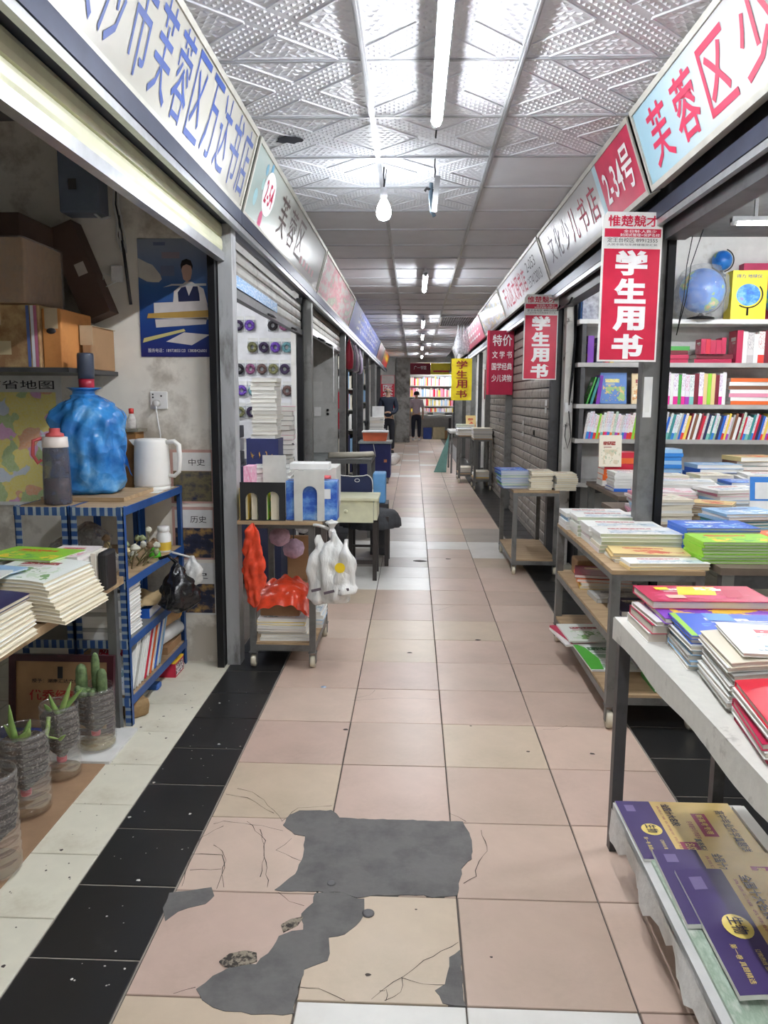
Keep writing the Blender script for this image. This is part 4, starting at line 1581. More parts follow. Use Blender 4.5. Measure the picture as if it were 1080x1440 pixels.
# --- second shelf
t = thing('pill_bottle', (-1.385, 3.80, .6405), 'white pill bottle with yellow label on the blue rack shelf', 'bottle')
b = MB()
b.lathe([(.034, 0), (.036, .004), (.036, .085), (.026, .10), (.026, .103)], (-1.385, 3.80, .6405), 18)
b.build('body', WHITE, t)
b = MB()
b.lathe([(.0365, .01), (.0367, .011), (.0367, .05), (.0365, .051)], (-1.385, 3.80, .6405), 18, cap=False)
b.build('label_band', mat('label_yellow', srgb(226, 190, 70), .5), t)
b = MB()
b.lathe([(.029, .103), (.03, .105), (.03, .128), (.001, .13)], (-1.385, 3.80, .6405), 18)
b.build('cap', WHITE, t)
t = thing('green_bottle_cap', (-1.385, 3.66, .6405), 'small bright green bottle neck beside the pill bottle', 'bottle cap')
b = MB()
b.lathe([(.028, 0), (.03, .01), (.024, .03), (.018, .035), (.018, .05)], (-1.385, 3.66, .6405), 14)
b.build('neck', mat('cap_green', srgb(96, 200, 60), .3), t)
t = thing('dried_flower_bunch', (-1.40, 3.50, .6405), 'messy bunch of dried flowers on the blue rack shelf', 'dried flowers')
rr = random.Random(4)
for k in range(16):
    a = rr.uniform(0, 2 * PI)
    L = rr.uniform(.08, .16)
    base = Vector((-1.43 + rr.uniform(-.04, .06), 3.5 + rr.uniform(-.13, .13), .642))
    tip = base + Vector((math.cos(a) * L * .6, math.sin(a) * L * .9, L * rr.uniform(.3, .9)))
    tip.x = min(tip.x, -1.335)
    b = MB()
    b.tube([base, base.lerp(tip, .5) + Vector((0, 0, .01)), tip], .003, 5)
    st = b.build('stem', mat('dry_stem', srgb(110, 104, 70), .8), t)
    b = MB()
    b.crumple([(.004, 0), (rr.uniform(.014, .026), .012), (.014, .026), (.003, .034)], tip, 12, .012, 60.0, seed=k)
    b.build('flower_head', rr.choice([mat('dry_cream', srgb(206, 190, 140), .8), mat('dry_green', srgb(140, 150, 110), .8), mat('dry_pale', srgb(196, 196, 180), .8), mat('dry_brown', srgb(120, 96, 70), .8)]), st)
for k, (x, y, s) in enumerate(((-1.66, 3.3, .09), (-1.68, 3.6, .10), (-1.47, 3.28, .06))):
    b = MB()
    b.lathe([(s * .5, 0), (s, s * .4), (s * 1.02, s), (s * .6, s * 1.5), (s * .15, s * 1.8)], (x, y, .6405), 18, wob=lambda a, z: 1 + .12 * math.sin(4 * a + k + z * 40))
    tag(b.build('clear_bag', glassy('murky_film', srgb(150, 146, 142), .6)), ['murky plastic bag at the front of the inner blue rack', 'murky plastic bag deep on the inner blue rack', 'small murky plastic bag by the dried flowers'][k], 'plastic bag')

# --- black bag hanging off the second shelf
t = thing('black_plastic_bag', (-1.36, 3.62, .50), 'shiny black plastic bag tied to the blue rack rail', 'plastic bag')
BB = mat('black_film', srgb(22, 22, 25), .15, 0, .2, 30, .6)
b = MB()
b.crumple([(.012, .14), (.03, .10), (.068, .05), (.084, .0), (.080, -.05), (.055, -.085), (.01, -.095)], (-1.25, 3.58, .49), 40, .028, 16.0, squash=1.2, seed=5.0)
b.build('bag', BB, t)
b = MB()
b.tube([(-1.255, 3.60, .62), (-1.30, 3.6, .66), (-1.345, 3.6, .645)], .008, 6)
b.build('handle', BB, t)
t = thing('white_plastic_bag', (-1.25, 3.75, .52), 'crumpled white plastic bag poking out behind the black bag', 'plastic bag')
b = MB()
b.crumple([(.01, .10), (.035, .06), (.055, .01), (.045, -.04), (.01, -.06)], (-1.245, 3.80, .52), 32, .025, 20.0, seed=7.0)
b.tube([(-1.245, 3.80, .61), (-1.345, 3.77, .645)], .006, 6)
b.build('bag', mat('white_film', srgb(214, 214, 210), .2, 0, .1, 20, .5), t)

# --- third shelf: white book pile, blue book, kraft envelope
stack('thin {c} workbook', 'in the white pile on the blue rack', 12, -1.455, 3.27, .3805, .19, .22, .0165, ['white', 'white', 'grey', 'white'], 0, .004, .02, '-y', PG_W, joined=True)
book('blue boxed book lying on the middle shelf of the blue rack', -1.45, 3.60, .3805, .16, .22, .045, .05, 'blue', '-y')
t = thing('kraft_envelope', (-1.45, 3.60, .43), 'crumpled kraft paper envelope on the middle shelf of the blue rack', 'envelope')
b = MB()
b.grid(lambda u, v: (-1.53 + .17 * u, 3.48 + .32 * v, .430 + .02 * math.sin(u * 5 + v * 4) ** 2), 8, 10)
b.grid(lambda u, v: (-1.53 + .17 * u, 3.80 - .32 * v, .4265 + .02 * math.sin(u * 5 + (1 - v) * 4) ** 2), 8, 10)
b.build('sheet', mat('kraft_pale', srgb(206, 180, 136), .8), t)

# --- bottom shelf: leaning books and rolls
for k in range(13):
    cvk = ['white', 'white', 'grey', 'white', 'white', 'white', 'red', 'white', 'orange', 'white', 'blue', 'white', 'skyblue'][k]
    y = 3.19 + .034 * k
    o = book('%s thin %s book in the leaning row on the lowest rack shelf' % (NTH[k], CNAME[cvk]), -1.455, y, .128, .20, .245, .016, 0, cvk, '+x', PG_W, 'leaning books on the lowest rack shelf', joined=True, euler=(1.0, 0, 0))
    o.location.y = y + .06
    o.location.z = .1265 + .1225 * math.sin(1.0)
t = thing('kraft_roll', (-1.45, 3.72, .20), 'thick roll of kraft paper lying over the leaning books', 'paper roll')
b = MB()
b.tube([(-1.44, 3.52, .285), (-1.385, 3.90, .295)], .042, 18)
b.build('roll', mat('kraft_mid', srgb(190, 150, 100), .75), t)
b = MB()
b.tube([(-1.385, 3.901, .295), (-1.382, 3.92, .2955)], .043, 18)
b.build('end_band', mat('kraft_orange', srgb(214, 160, 70), .7), t)
t = thing('white_paper_roll', (-1.42, 3.8, .22), 'white paper roll below the kraft roll on the blue rack', 'paper roll')
b = MB()
b.tube([(-1.42, 3.66, .203), (-1.375, 3.95, .205)], .036, 16)
b.build('roll', WHITE, t)
tag(MB().box(-1.53, -1.36, 3.72, 3.95, .126, .165).build('paper_bundle', CARD), 'flat cardboard bundle under the paper rolls on the blue rack', 'bundle')
# under the rack
t = thing('paper_bag', (-1.375, 3.27, .0), 'crumpled brown paper bag on the floor under the blue rack', 'paper bag')
b = MB()
b.lathe([(.045, .0), (.056, .01), (.060, .05), (.054, .078), (.05, .08)], (-1.375, 3.27, .0005), 10, wob=lambda a, z: 1 + .18 * math.cos(4 * a) + z)
b.build('bag', mat('bag_brown', srgb(150, 122, 84), .85, 0, .12, 20, .6), t)
b = MB()
b.cbox((-1.375, 3.27, .072), (.03, .05, .012))
b.build('contents', mat('label_yellow', srgb(226, 190, 70)), t)
t = thing('small_carton', (-1.375, 3.81, 0), 'small crimson and yellow carton on the floor by the rack leg', 'carton')
b = MB()
b.box(-1.42, -1.33, 3.74, 3.88, .0005, .072)
b.build('body', mat('carton_crimson', srgb(190, 36, 66), .5), t)
b = MB()
b.box(-1.421, -1.329, 3.739, 3.881, .0722, .08)
b.build('lid', mat('carton_yellow', srgb(236, 190, 50), .5), t)
prect((-1.33, 3.81, .036), (0, 1, 0), (0, 0, 1), .12, .055, collage_mat('carton_print', [srgb(240, 230, 230), srgb(40, 30, 40), srgb(220, 60, 80)], 9, .5, crisp=True), t, 'print', .001)
tag(MB().box(-1.42, -1.36, 3.56, 3.62, .0005, .03).build('blue_scrap', mat('scrap_blue', srgb(60, 100, 170), .5), bevel=.008), 'small blue plastic scrap on the floor under the rack', 'scrap')
# ------------------------------------------------------------------ certificate, plants, floor boards in the nearest left stall
tag(MB().box(-1.80, -1.315, 1.40, 2.79, .0002, .006).build('cardboard_sheet', mat('cardboard_worn', srgb(150, 120, 92), .85, 0, .1, 6), bevel=.001), 'brown cardboard sheet on the floor under the bottle planters', 'cardboard')
tag(MB().box(-1.75, -1.30, 2.795, 3.11, .0002, .012).build('foam_board', mat('foam_white', srgb(210, 210, 206), .7)), 'white foam board on the floor under the cactus planter', 'board')
t = thing('framed_certificate', (-1.59, 3.13, 0), 'dark red framed award certificate leaning under the left table', 'certificate')
FRM = mat('frame_maroon', srgb(66, 26, 34), .35)
ML = Matrix.Translation((0, 3.02, .0125)) @ Matrix.Rotation(-.13, 4, 'X')
X0, X1, HH = -1.815, -1.372, .335
for (a, c, d, e) in ((X0, X1, 0, .028), (X0, X1, HH - .028, HH), (X0, X0 + .028, .028, HH - .028), (X1 - .028, X1, .028, HH - .028)):
    b = MB()
    b.box(a, c, 0, .022, d, e, 0, ML)
    b.build('frame_bar', FRM, t)
b = MB()
b.box(X0 + .028, X1 - .028, .008, .016, .028, HH - .028, 0, ML)
b.build('certificate_plate', mat('plate_gold', srgb(176, 140, 100), .4, .2, .08), t)
R3 = ML.to_3x3()
text('授予：湖南汇达文化', ML @ Vector((-1.62, .008, .225)), R3 @ Vector((1, 0, 0)), R3 @ Vector((0, 0, 1)), .20, .017, INKBLACK, t, .01)
text('优秀经销商', ML @ Vector((-1.595, .008, .165)), R3 @ Vector((1, 0, 0)), R3 @ Vector((0, 0, 1)), .27, .045, mat('cert_red', srgb(170, 40, 36), .5), t, .02)
prect(ML @ Vector((-1.60, .008, .26)), R3 @ Vector((1, 0, 0)), R3 @ Vector((0, 0, 1)), .022, .05, INKBLACK, t, 'emblem')

SOIL = dirty('potting_soil', srgb(64, 54, 46), srgb(150, 140, 128), 120, .57, .62, .95, 0, .8)
PET = bpy.data.materials.new('clear_pet')
PET.use_nodes = True
tt = NT(PET)
tt.bsdf.inputs['Base Color'].default_value = srgb(235, 236, 238)
tt.bsdf.inputs['Roughness'].default_value = .12
tt.bsdf.inputs['Specular IOR Level'].default_value = 1.0
tt.bsdf.inputs['Alpha'].default_value = .24
tt.bsdf.inputs['Metallic'].default_value = .75
LEAF = mat('aloe_green', srgb(126, 158, 84), .45, 0, .15)
LEAF2 = mat('aloe_light', srgb(150, 176, 100), .45, 0, .15)
CACT = mat('cactus_green', srgb(106, 128, 84), .7, 0, .2, 40, .5)


def planter(x, y, r, h, label, dregs):
    t = thing('bottle_planter', (x, y, .0065), label, 'planter', 'planters cut from water bottles')
    z0 = .0065 if y < 2.79 else .0125
    prof = [(r * .8, 0), (r * .97, .012), (r, .03)]
    n = 9
    for i in range(n):
        zz = .04 + (h - .05) * i / (n - 1)
        prof += [(r, zz), (r * 1.0, zz + (h - .05) / n * .45), (r * .955, zz + (h - .05) / n * .72)]
    prof.append((r, h))
    b = MB()
    b.lathe(prof, (x, y, z0), 28, cap=False)
    b.build('shell', PET, t)
    b = MB()
    b.crumple([(.012, h * .27), (r * .45, h * .36), (r * .85, h * .47), (r * .92, h * .6), (r * .92, h * .88), (r * .75, h * .92), (r * .4, h * .91), (.004, h * .915)], (x, y, z0), 30, .006, 60.0, seed=x)
    b.build('soil', SOIL, t)
    b = MB()
    b.lathe([(.017, h * .20), (.018, h * .21), (.018, h * .27), (.014, h * .275)], (x, y, z0), 14)
    b.build('bottle_cap', mat('cap_pink', srgb(196, 50, 76), .4), t)
    b = MB()
    b.lathe([(.001, .004), (r * .75, .004), (r * .93, .014), (r * .94, h * .10), (.001, h * .10)], (x, y, z0), 22)
    b.build('water', dregs, t)
    return t, z0 + h * .91


def aloe(t, base, tip, wdt, m, bendv=(0, 0, 0)):
    base = Vector(base)
    tip = Vector(tip)
    mid = base.lerp(tip, .5) + Vector(bendv)
    b = MB()
    b.tube([base, base.lerp(mid, .5), mid, mid.lerp(tip, .55), tip], [wdt, wdt * .95, wdt * .8, wdt * .5, wdt * .1], 7)
    b.build('leaf', m, t)


DREG1 = glassy('murky_water', srgb(150, 120, 80), .4, .08)
DREG2 = glassy('yellow_water', srgb(176, 156, 96), .4, .08)
t, zt = planter(-1.372, 2.09, .082, .31, 'clear bottle planter cut off by the left frame edge', DREG1)
t, zt = planter(-1.445, 2.44, .083, .285, 'ribbed bottle planter with upright spiky aloe leaves', DREG1)
aloe(t, (-1.46, 2.42, zt), (-1.462, 2.40, zt + .135), .012, LEAF, (-.004, 0, 0))
aloe(t, (-1.45, 2.43, zt), (-1.405, 2.41, zt + .05), .014, LEAF2, (.012, 0, .0))
aloe(t, (-1.44, 2.45, zt), (-1.425, 2.46, zt + .06), .013, LEAF, (0, 0, .0))
aloe(t, (-1.462, 2.43, zt), (-1.49, 2.41, zt + .06), .012, LEAF2, (0, 0, .0))
t, zt = planter(-1.437, 2.695, .070, .275, 'narrow bottle planter with a drooping aloe leaf', DREG1)
aloe(t, (-1.425, 2.68, zt), (-1.375, 2.67, zt + .125), .011, LEAF2, (.006, 0, .01))
aloe(t, (-1.425, 2.69, zt), (-1.345, 2.70, zt + .09), .011, LEAF, (.0, 0, .0))
aloe(t, (-1.43, 2.67, zt), (-1.455, 2.66, zt + .08), .010, LEAF, (-.004, 0, 0))
aloe(t, (-1.45, 2.64, zt), (-1.40, 2.61, zt - .07), .009, LEAF2, (-.02, -.02, -.025))
aloe(t, (-1.40, 2.61, zt - .072), (-1.375, 2.605, zt - .05), .007, LEAF2)
aloe(t, (-1.47, 2.69, zt), (-1.475, 2.66, zt + .04), .010, LEAF)
t, zt = planter(-1.402, 2.925, .079, .25, 'widest bottle planter holding three upright cacti', DREG2)


def cactus(t, x, y, z, r, h, nm='cactus'):
    b = MB()
    b.lathe([(r * .8, 0), (r, h * .15), (r * 1.02, h * .5), (r * .95, h * .8), (r * .7, h * .94), (r * .3, h), (.001, h * 1.005)], (x, y, z), 24, wob=lambda a, zz: 1 + .07 * math.cos(11 * a))
    b.build(nm, CACT, t)


cactus(t, -1.452, 2.93, zt, .021, .115)
cactus(t, -1.402, 2.95, zt, .016, .155)
cactus(t, -1.366, 2.92, zt, .019, .100)
rr = random.Random(9)
for k in range(12):
    cactus(t, -1.42 + rr.uniform(-.03, .03), 2.885 + rr.uniform(-.025, .03), zt + rr.uniform(-.005, .015), rr.uniform(.010, .014), rr.uniform(.02, .035), 'cactus_pup')
for (x, y, z, m, nm, lb) in ((-1.75, 2.95, .0125, mat('binder_blue', srgb(40, 60, 150), .4), 'blue_binder', 'blue plastic binder lying by the certificate frame'),):
    b = MB()
    b.box(x - .10, x + .12, y - .06, y + .06, z, z + .035)
    tag(b.build(nm, m, bevel=.003), lb, 'binder')

# ------------------------------------------------------------------ party wall: poster, socket, map, boxes
t = thing('wall_poster', (-1.34, 3.995, 1.61), 'torn blue wall poster showing a waiter figure in a dark vest', 'poster')
R_, U_ = (1, 0, 0), (0, 0, 1)


def pp_(u, v):   # poster print coordinates 0..1
    return Vector((-1.53 + .375 * u, 3.994, 1.612 + .58 * v))


b = MB()
b.box(-1.53, -1.155, 3.995, 3.9985, 1.612, 2.192)
b.build('sheet', gradient_mat('poster_blue', [(0, srgb(40, 40, 110)), (.25, srgb(30, 66, 140)), (.6, srgb(60, 100, 160)), (1, srgb(150, 160, 176))], 2, .12, .35), t)


def pflat(pts, m, nm, lift):
    flat([pp_(u, v) + Vector((0, -lift, 0)) for u, v in pts], m, t, nm)


pflat([(0, .84), (.12, .80), (.2, .78), (.3, .70), (.32, .66), (.28, .635), (.2, .635), (.12, .64), (0, .68)], mat('torn_paper', srgb(200, 196, 188), .8), 'torn_patch', .001)
SH = mat('poster_shirt', srgb(214, 208, 206), .5)
pflat([(.46, .45), (.48, .56), (.56, .60), (.64, .64), (.72, .64), (.80, .61), (.88, .58), (.93, .45), (.92, .38), (.48, .40)], SH, 'shirt_print', .0012)
pflat([(.54, .44), (.53, .55), (.58, .59), (.64, .60), (.68, .52), (.74, .60), (.80, .60), (.82, .54), (.83, .45)], mat('poster_vest', srgb(26, 34, 74), .5), 'vest_print', .0016)
pflat([(.61, .66), (.60, .70), (.59, .73), (.60, .77), (.65, .80), (.70, .79), (.73, .76), (.73, .71), (.71, .66), (.66, .635)], mat('poster_skin', srgb(206, 168, 150), .5), 'face_print', .0016)
pflat([(.585, .74), (.58, .78), (.60, .815), (.66, .83), (.72, .815), (.745, .77), (.735, .735), (.72, .77), (.66, .785), (.61, .77)], mat('poster_hair', srgb(36, 28, 30), .5), 'hair_print', .0020)
pflat([(.33, .59), (.45, .62), (.92, .625), (.92, .605), (.46, .605)], mat('poster_tray', srgb(196, 200, 200), .4), 'tray_print', .0022)
pflat([(.2, .33), (.2, .46), (.92, .48), (.95, .32)], SH, 'box_print', .0018)
pflat([(.1, .33), (.12, .37), (.95, .40), (.96, .34)], mat('poster_gold', srgb(190, 154, 80), .5), 'gold_band', .0022)
pflat([(.22, .25), (.21, .32), (.92, .335), (.9, .28)], SH, 'torn_strip', .0018)
pflat([(.03, .12), (.05, .16), (.6, .24), (.62, .22), (.2, .15)], mat('poster_ribbon', srgb(206, 196, 130), .5), 'ribbon_print', .0018)
pflat([(.35, .13), (.6, .21), (.95, .19), (.7, .10)], SH, 'torn_strip', .0015)
text('服务电话：18973855123  13808426001', pp_(.5, .055), R_, U_, .30, .02, INKWHITE, t, .0, 'phone_print', lift=.002)
FADE = collage_mat('faded_ink', [srgb(110, 120, 150), srgb(50, 60, 100)], 12, .5, crisp=True)
prect(pp_(.3, .955), R_, U_, .06, .016, FADE, t, 'small_print', .002)
prect(pp_(.45, .86), R_, U_, .09, .03, collage_mat('faded_red', [srgb(150, 140, 150), srgb(190, 110, 100)], 12, .5, crisp=True), t, 'title_print', .002)
prect(pp_(.40, .73), R_, U_, .07, .05, FADE, t, 'title_print', .002)

t = thing('wall_socket', (-1.447, 3.998, 1.345), 'white wall socket plate with a plugged-in cord above the kettle', 'socket')
b = MB()
b.box(-1.492, -1.402, 3.988, 3.9985, 1.347, 1.437)
b.build('plate', WHITE, t, bevel=.004)
b = MB()
b.lathe([(.017, 0), (.017, .035), (.012, .04)], (0, 0, 0), 14, M=Matrix.Translation((-1.452, 3.987, 1.378)) @ Matrix.Rotation(PI / 2, 4, 'X'))
b.build('plug', mat('plug_white', srgb(206, 204, 200), .4), t)
for (dx, dz) in ((-.028, .06), (-.028, .045), (.015, .052)):
    b = MB()
    b.box(-1.452 + dx, -1.444 + dx, 3.9865, 3.9878, 1.358 + dz, 1.366 + dz)
    b.build('slot', INKBLACK, t)
b = MB()
b.tube([(-1.452, 3.955, 1.372), (-1.445, 3.945, 1.33), (-1.440, 3.95, 1.27), (-1.432, 3.95, 1.22), (-1.43, 3.95, 1.0)], .004, 6)
b.build('cord', WHITE, t)

t = thing('wall_map', (-2.2, 3.995, .86), 'coloured provincial wall map beside the blue bagged jug', 'map')
b = MB()
b.box(-2.55, -1.955, 3.992, 3.998, .84, 1.56)
b.build('sheet', mat('map_paper', srgb(226, 226, 222), .5), t)
MAPM = bpy.data.materials.new('map_print')
MAPM.use_nodes = True
tt = NT(MAPM)
co = tt.coords('Object')
nz = tt.add('ShaderNodeTexNoise')
nz.inputs['Scale'].default_value = 9
tt.link(co, nz.inputs['Vector'])
mx = tt.add('ShaderNodeMix', data_type='VECTOR')
mx.inputs[0].default_value = .14
tt.link(co, mx.inputs[4])
tt.link(nz.outputs['Color'], mx.inputs[5])
vo = tt.add('ShaderNodeTexVoronoi')
vo.inputs['Scale'].default_value = 13
tt.link(mx.outputs[1], vo.inputs['Vector'])
sp = tt.add('ShaderNodeSeparateXYZ')
tt.link(vo.outputs['Color'], sp.inputs[0])
colr = tt.ramp(sp.outputs[0], [(0, srgb(246, 224, 80)), (.22, srgb(226, 150, 206)), (.42, srgb(170, 196, 110)), (.6, srgb(236, 160, 100)), (.8, srgb(248, 228, 90)), (.92, srgb(206, 216, 232))], 'CONSTANT')
tt.link(tt.mix(tt.math('MULTIPLY', tt.noise(co, 90, 3), .5), colr, srgb(250, 250, 240)), tt.bsdf.inputs['Base Color'])
b = MB()
b.box(-2.53, -1.985, 3.9905, 3.9918, .86, 1.43)
b.build('map_print', MAPM, t)
text('湖南省地图', (-2.22, 3.992, 1.468), R_, U_, .46, .045, INKBLACK, t, .005, 'title', lift=.002)
for k, z in enumerate((1.0, .70, .40)):
    t = thing('wall_leaflet', (-1.27, 3.995, z - .12), ['white history magazine page in a pink border pinned highest by the frame', 'middle magazine page in a pink border pinned by the frame', 'lowest magazine page with gold jewellery pinned by the frame'][k], 'leaflet', 'magazine pages pinned on the party wall')
    b = MB()
    b.box(-1.40, -1.17, 3.994, 3.9985, z - .14, z + .14)
    b.build('border', mat('leaflet_pink', srgb(206, 166, 156), .6) if k < 2 else WHITE, t)
    b = MB()
    b.box(-1.385, -1.185, 3.992, 3.9935, z + .03, z + .125)
    b.build('page', WHITE, t)
    b = MB()
    b.box(-1.385, -1.185, 3.992, 3.9935, z - .13, z + .028)
    b.build('picture', collage_mat('leaflet_picture_%d' % k, [srgb(24, 28, 44), srgb(40, 46, 70), srgb(190, 150, 80)] if k else [srgb(40, 46, 66), srgb(120, 110, 80), srgb(30, 40, 70)], 3, .4), t)
    text(['中史', '历史', '史'][k], (-1.26, 3.992, z + .075), R_, U_, .085, .036, INKBLACK, t, 0)

# high shelf with cartons
tag(MB().box(-2.70, -1.655, 3.42, 3.998, 1.515, 1.535).build('wall_shelf', DARKSTEEL), 'dark wall shelf carrying cartons above the map', 'shelf')
TAPE = mat('packing_tape', srgb(200, 180, 150), .25)


def carton(x0, x1, y0, y1, z0, z1, m, label, extra=None):
    t = thing('carton', ((x0 + x1) / 2, (y0 + y1) / 2, z0), label, 'carton', 'cartons stacked above the map')
    b = MB()
    b.box(x0, x1, y0, y1, z0, z1)
    b.build('body', m, t, bevel=.006)
    b = MB()
    b.box((x0 + x1) / 2 - .03, (x0 + x1) / 2 + .03, y0 - .0015, y1, z1 - .001, z1 + .0015)
    b.box((x0 + x1) / 2 - .03, (x0 + x1) / 2 + .03, y0 - .0015, y0 + .001, z1 - .09, z1)
    b.build('tape', TAPE, t)
    return t


CARD2 = dirty('patched_cardboard', srgb(190, 162, 116), srgb(150, 112, 76), 5, .45, .6, .8)
CARDO = dirty('orange_cardboard', srgb(206, 140, 78), srgb(170, 104, 52), 4, .5, .8, .8)
t = carton(-2.22, -1.815, 3.5, 3.88, 1.5355, 1.815, CARD2, 'tape-patched carton with blue and pink tape above the map')
for (x, m) in ((-1.865, srgb(90, 110, 170)), (-1.845, srgb(226, 226, 230)), (-1.83, srgb(200, 120, 150))):
    prect((x, 3.5, 1.675), R_, U_, .014, .27, mat('tape_%d' % int(-x * 1000), m, .4), t, 'coloured_tape', .0025)
for k in range(5):
    prect((-2.06 + rnd.uniform(-.1, .1), 3.5, 1.66 + rnd.uniform(-.08, .08)), R_, U_, .1, .06, mat('paper_patch', srgb(206, 190, 150), .6), t, 'paper_patch', .002 + k * .0004)
t = carton(-1.812, -1.725, 3.52, 3.86, 1.5355, 1.80, CARDO, 'orange carton with hand hole beside the patched carton')
b = MB()
b.lathe([(.022, 0), (.022, .002)], (0, 0, 0), 14, M=Matrix.Translation((-1.77, 3.5195, 1.70)) @ Matrix.Rotation(PI / 2, 4, 'X') @ Matrix.Scale(.6, 4, (0, 1, 0)))
b.build('hand_hole', INKBLACK, t)
carton(-1.71, -1.665, 3.70, 3.99, 1.5355, 1.74, CARD, 'plain brown carton at the right end of the wall shelf')
t = carton(-2.25, -1.86, 3.48, 3.86, 1.818, 2.10, CARD, 'plastic-wrapped brown carton with printed squares on top of the pile')
b = MB()
b.box(-2.255, -1.855, 3.472, 3.865, 1.819, 2.104)
b.build('film_wrap', glassy('wrap_film', srgb(220, 214, 206), .25, .08), t)
for i in range(4):
    for j in range(2):
        prect((-2.15 + j * .045, 3.472, 1.90 + i * .045), R_, U_, .03, .03, mat('print_brown', srgb(100, 70, 46), .7), t, 'printed_square', .002)
DARKCARD = dirty('dark_cardboard', srgb(92, 72, 62), srgb(70, 54, 46), 4, .5, .8, .8)
t = thing('long_carton', (-1.72, 3.85, 1.80), 'long dark carton leaning diagonally against the party wall', 'carton')
M = Matrix.Translation((-1.78, 3.932, 2.0)) @ Matrix.Rotation(-.38, 4, 'Y')
b = MB()
b.box(-.07, .07, -.06, .06, -.215, .25, 0, M)
b.build('body', DARKCARD, t)
prect(M @ Vector((.02, -.06, .02)), M.to_3x3() @ Vector((1, 0, 0)), M.to_3x3() @ Vector((0, 0, 1)), .05, .06, mat('label_paper', srgb(190, 180, 170), .6), t, 'label_sticker', .002)
carton(-2.22, -1.90, 3.55, 3.9, 2.108, 2.22, DARKCARD, 'flat dark carton on top of the wrapped carton')
t = thing('metal_cabinet', (-1.77, 3.9, 2.27), 'blue-grey metal box unit mounted high on the party wall', 'metal box')
b = MB()
b.box(-1.86, -1.665, 3.87, 3.998, 2.29, 2.60)
b.build('body', mat('cabinet_grey', srgb(112, 124, 142), .5), t, bevel=.008)
prect((-1.79, 3.87, 2.42), R_, U_, .04, .05, DARKSTEEL, t, 'panel_mark', .002)
b = MB()
b.tube([(-1.70, 3.9, 2.29), (-1.66, 3.88, 2.26), (-1.63, 3.92, 2.28)], .006, 6)
b.build('cable', WHITE, t)
t = thing('cable_bundle', (-1.60, 3.98, 1.88), 'loop of loose cables hanging on the party wall beside the poster', 'cables')
for k in range(3):
    b = MB()
    x = -1.62 + .012 * k
    b.tube([(x, 3.985, 2.6), (x - .012, 3.97, 2.35), (x + .01, 3.975, 2.22), (x + .02, 3.97, 2.12), (x - .005, 3.975, 2.2), (x, 3.98, 2.3)], .004, 6)
    b.build('cable', [WHITE, DARKSTEEL, WHITE][k], t)
b = MB()
b.box(-1.66, -1.605, 3.965, 3.998, 1.98, 2.06)
b.build('junction_box', WHITE, t, bevel=.006)
b = MB()
b.tube([(-1.60, 3.985, 2.18), (-1.57, 3.985, 1.87)], .008, 6)
b.build('conduit', DARKSTEEL, t)
b = MB()
b.tube([(-1.63, 3.97, 1.98), (-1.70, 3.97, 1.95), (-1.70, 3.97, 2.02), (-1.64, 3.97, 2.0)], .003, 6)
b.build('cable', WHITE, t)
# ------------------------------------------------------------------ carts
WHEEL = mat('castor_wheel', srgb(206, 198, 176), .45)


def castor(t, x, y, z1, r=.032):
    b = MB()
    b.lathe([(r * .35, -.013), (r * .9, -.013), (r, -.008), (r, .008), (r * .9, .013), (r * .35, .013)], (0, 0, 0), 18, M=Matrix.Translation((x, y, r)) @ Matrix.Rotation(PI / 2, 4, 'Y'))
    wb = b
    b = MB()
    b.box(x - .018, x - .0145, y - .014, y + .014, r - .008, z1 - .004)
    b.box(x + .0145, x + .018, y - .014, y + .014, r - .008, z1 - .004)
    b.box(x - .022, x + .022, y - .022, y + .022, z1 - .005, z1)
    fk = b.build('castor_fork', STEEL, t)
    wb.build('castor_wheel', WHEEL, fk)


def cart(x0, x1, y0, y1, ztop, shelves, label, wheels=True, leg=.032, frame=STEEL, top=WOOD, over=.0, group=None, zleg=.085, wr=.032):
    t = thing('book_cart', ((x0 + x1) / 2, (y0 + y1) / 2, 0), label, 'cart', group)
    zl = zleg if wheels else 0.0
    for x in (x0, x1 - leg):
        for y in (y0, y1 - leg):
            b = MB()
            b.box(x, x + leg, y, y + leg, zl, ztop - .02)
            b.build('post', frame, t)
            if wheels:
                castor(t, x + leg / 2, y + leg / 2, zl, wr)
    for i, z in enumerate(list(shelves) + [ztop]):
        istop = i == len(shelves)
        o = over if istop else 0
        b = MB()
        if istop:
            b.box(x0 - o, x1 + o, y0 - o, y1 + o, z - .018, z)
        else:
            b.box(x0 + .004, x1 - .004, y0 + .004, y1 - .004, z - .012, z)
        brd = b.build('board', top, t)
        for (a, c, d, e) in ((x0 + leg, x1 - leg, y0 + .002, y0 + leg - .004), (x0 + leg, x1 - leg, y1 - leg + .004, y1 - .002), (x0 + .002, x0 + leg - .004, y0 + leg, y1 - leg), (x1 - leg + .004, x1 - .002, y0 + leg, y1 - leg)):
            b = MB()
            b.box(a, c, d, e, z - .045, z - (.0185 if istop else .0125))
            b.build('rail', frame, brd)
    return t


# ------------------------------------------------------------------ left cart with bookends
CY = 3.92
cart(-.985, -.640, CY, 4.50, .788, [.135], 'steel trolley with book ends on top at the left post', over=.045)


def Q(u, v, y=CY):
    p = py(u, v, y)
    return p.x, p.z


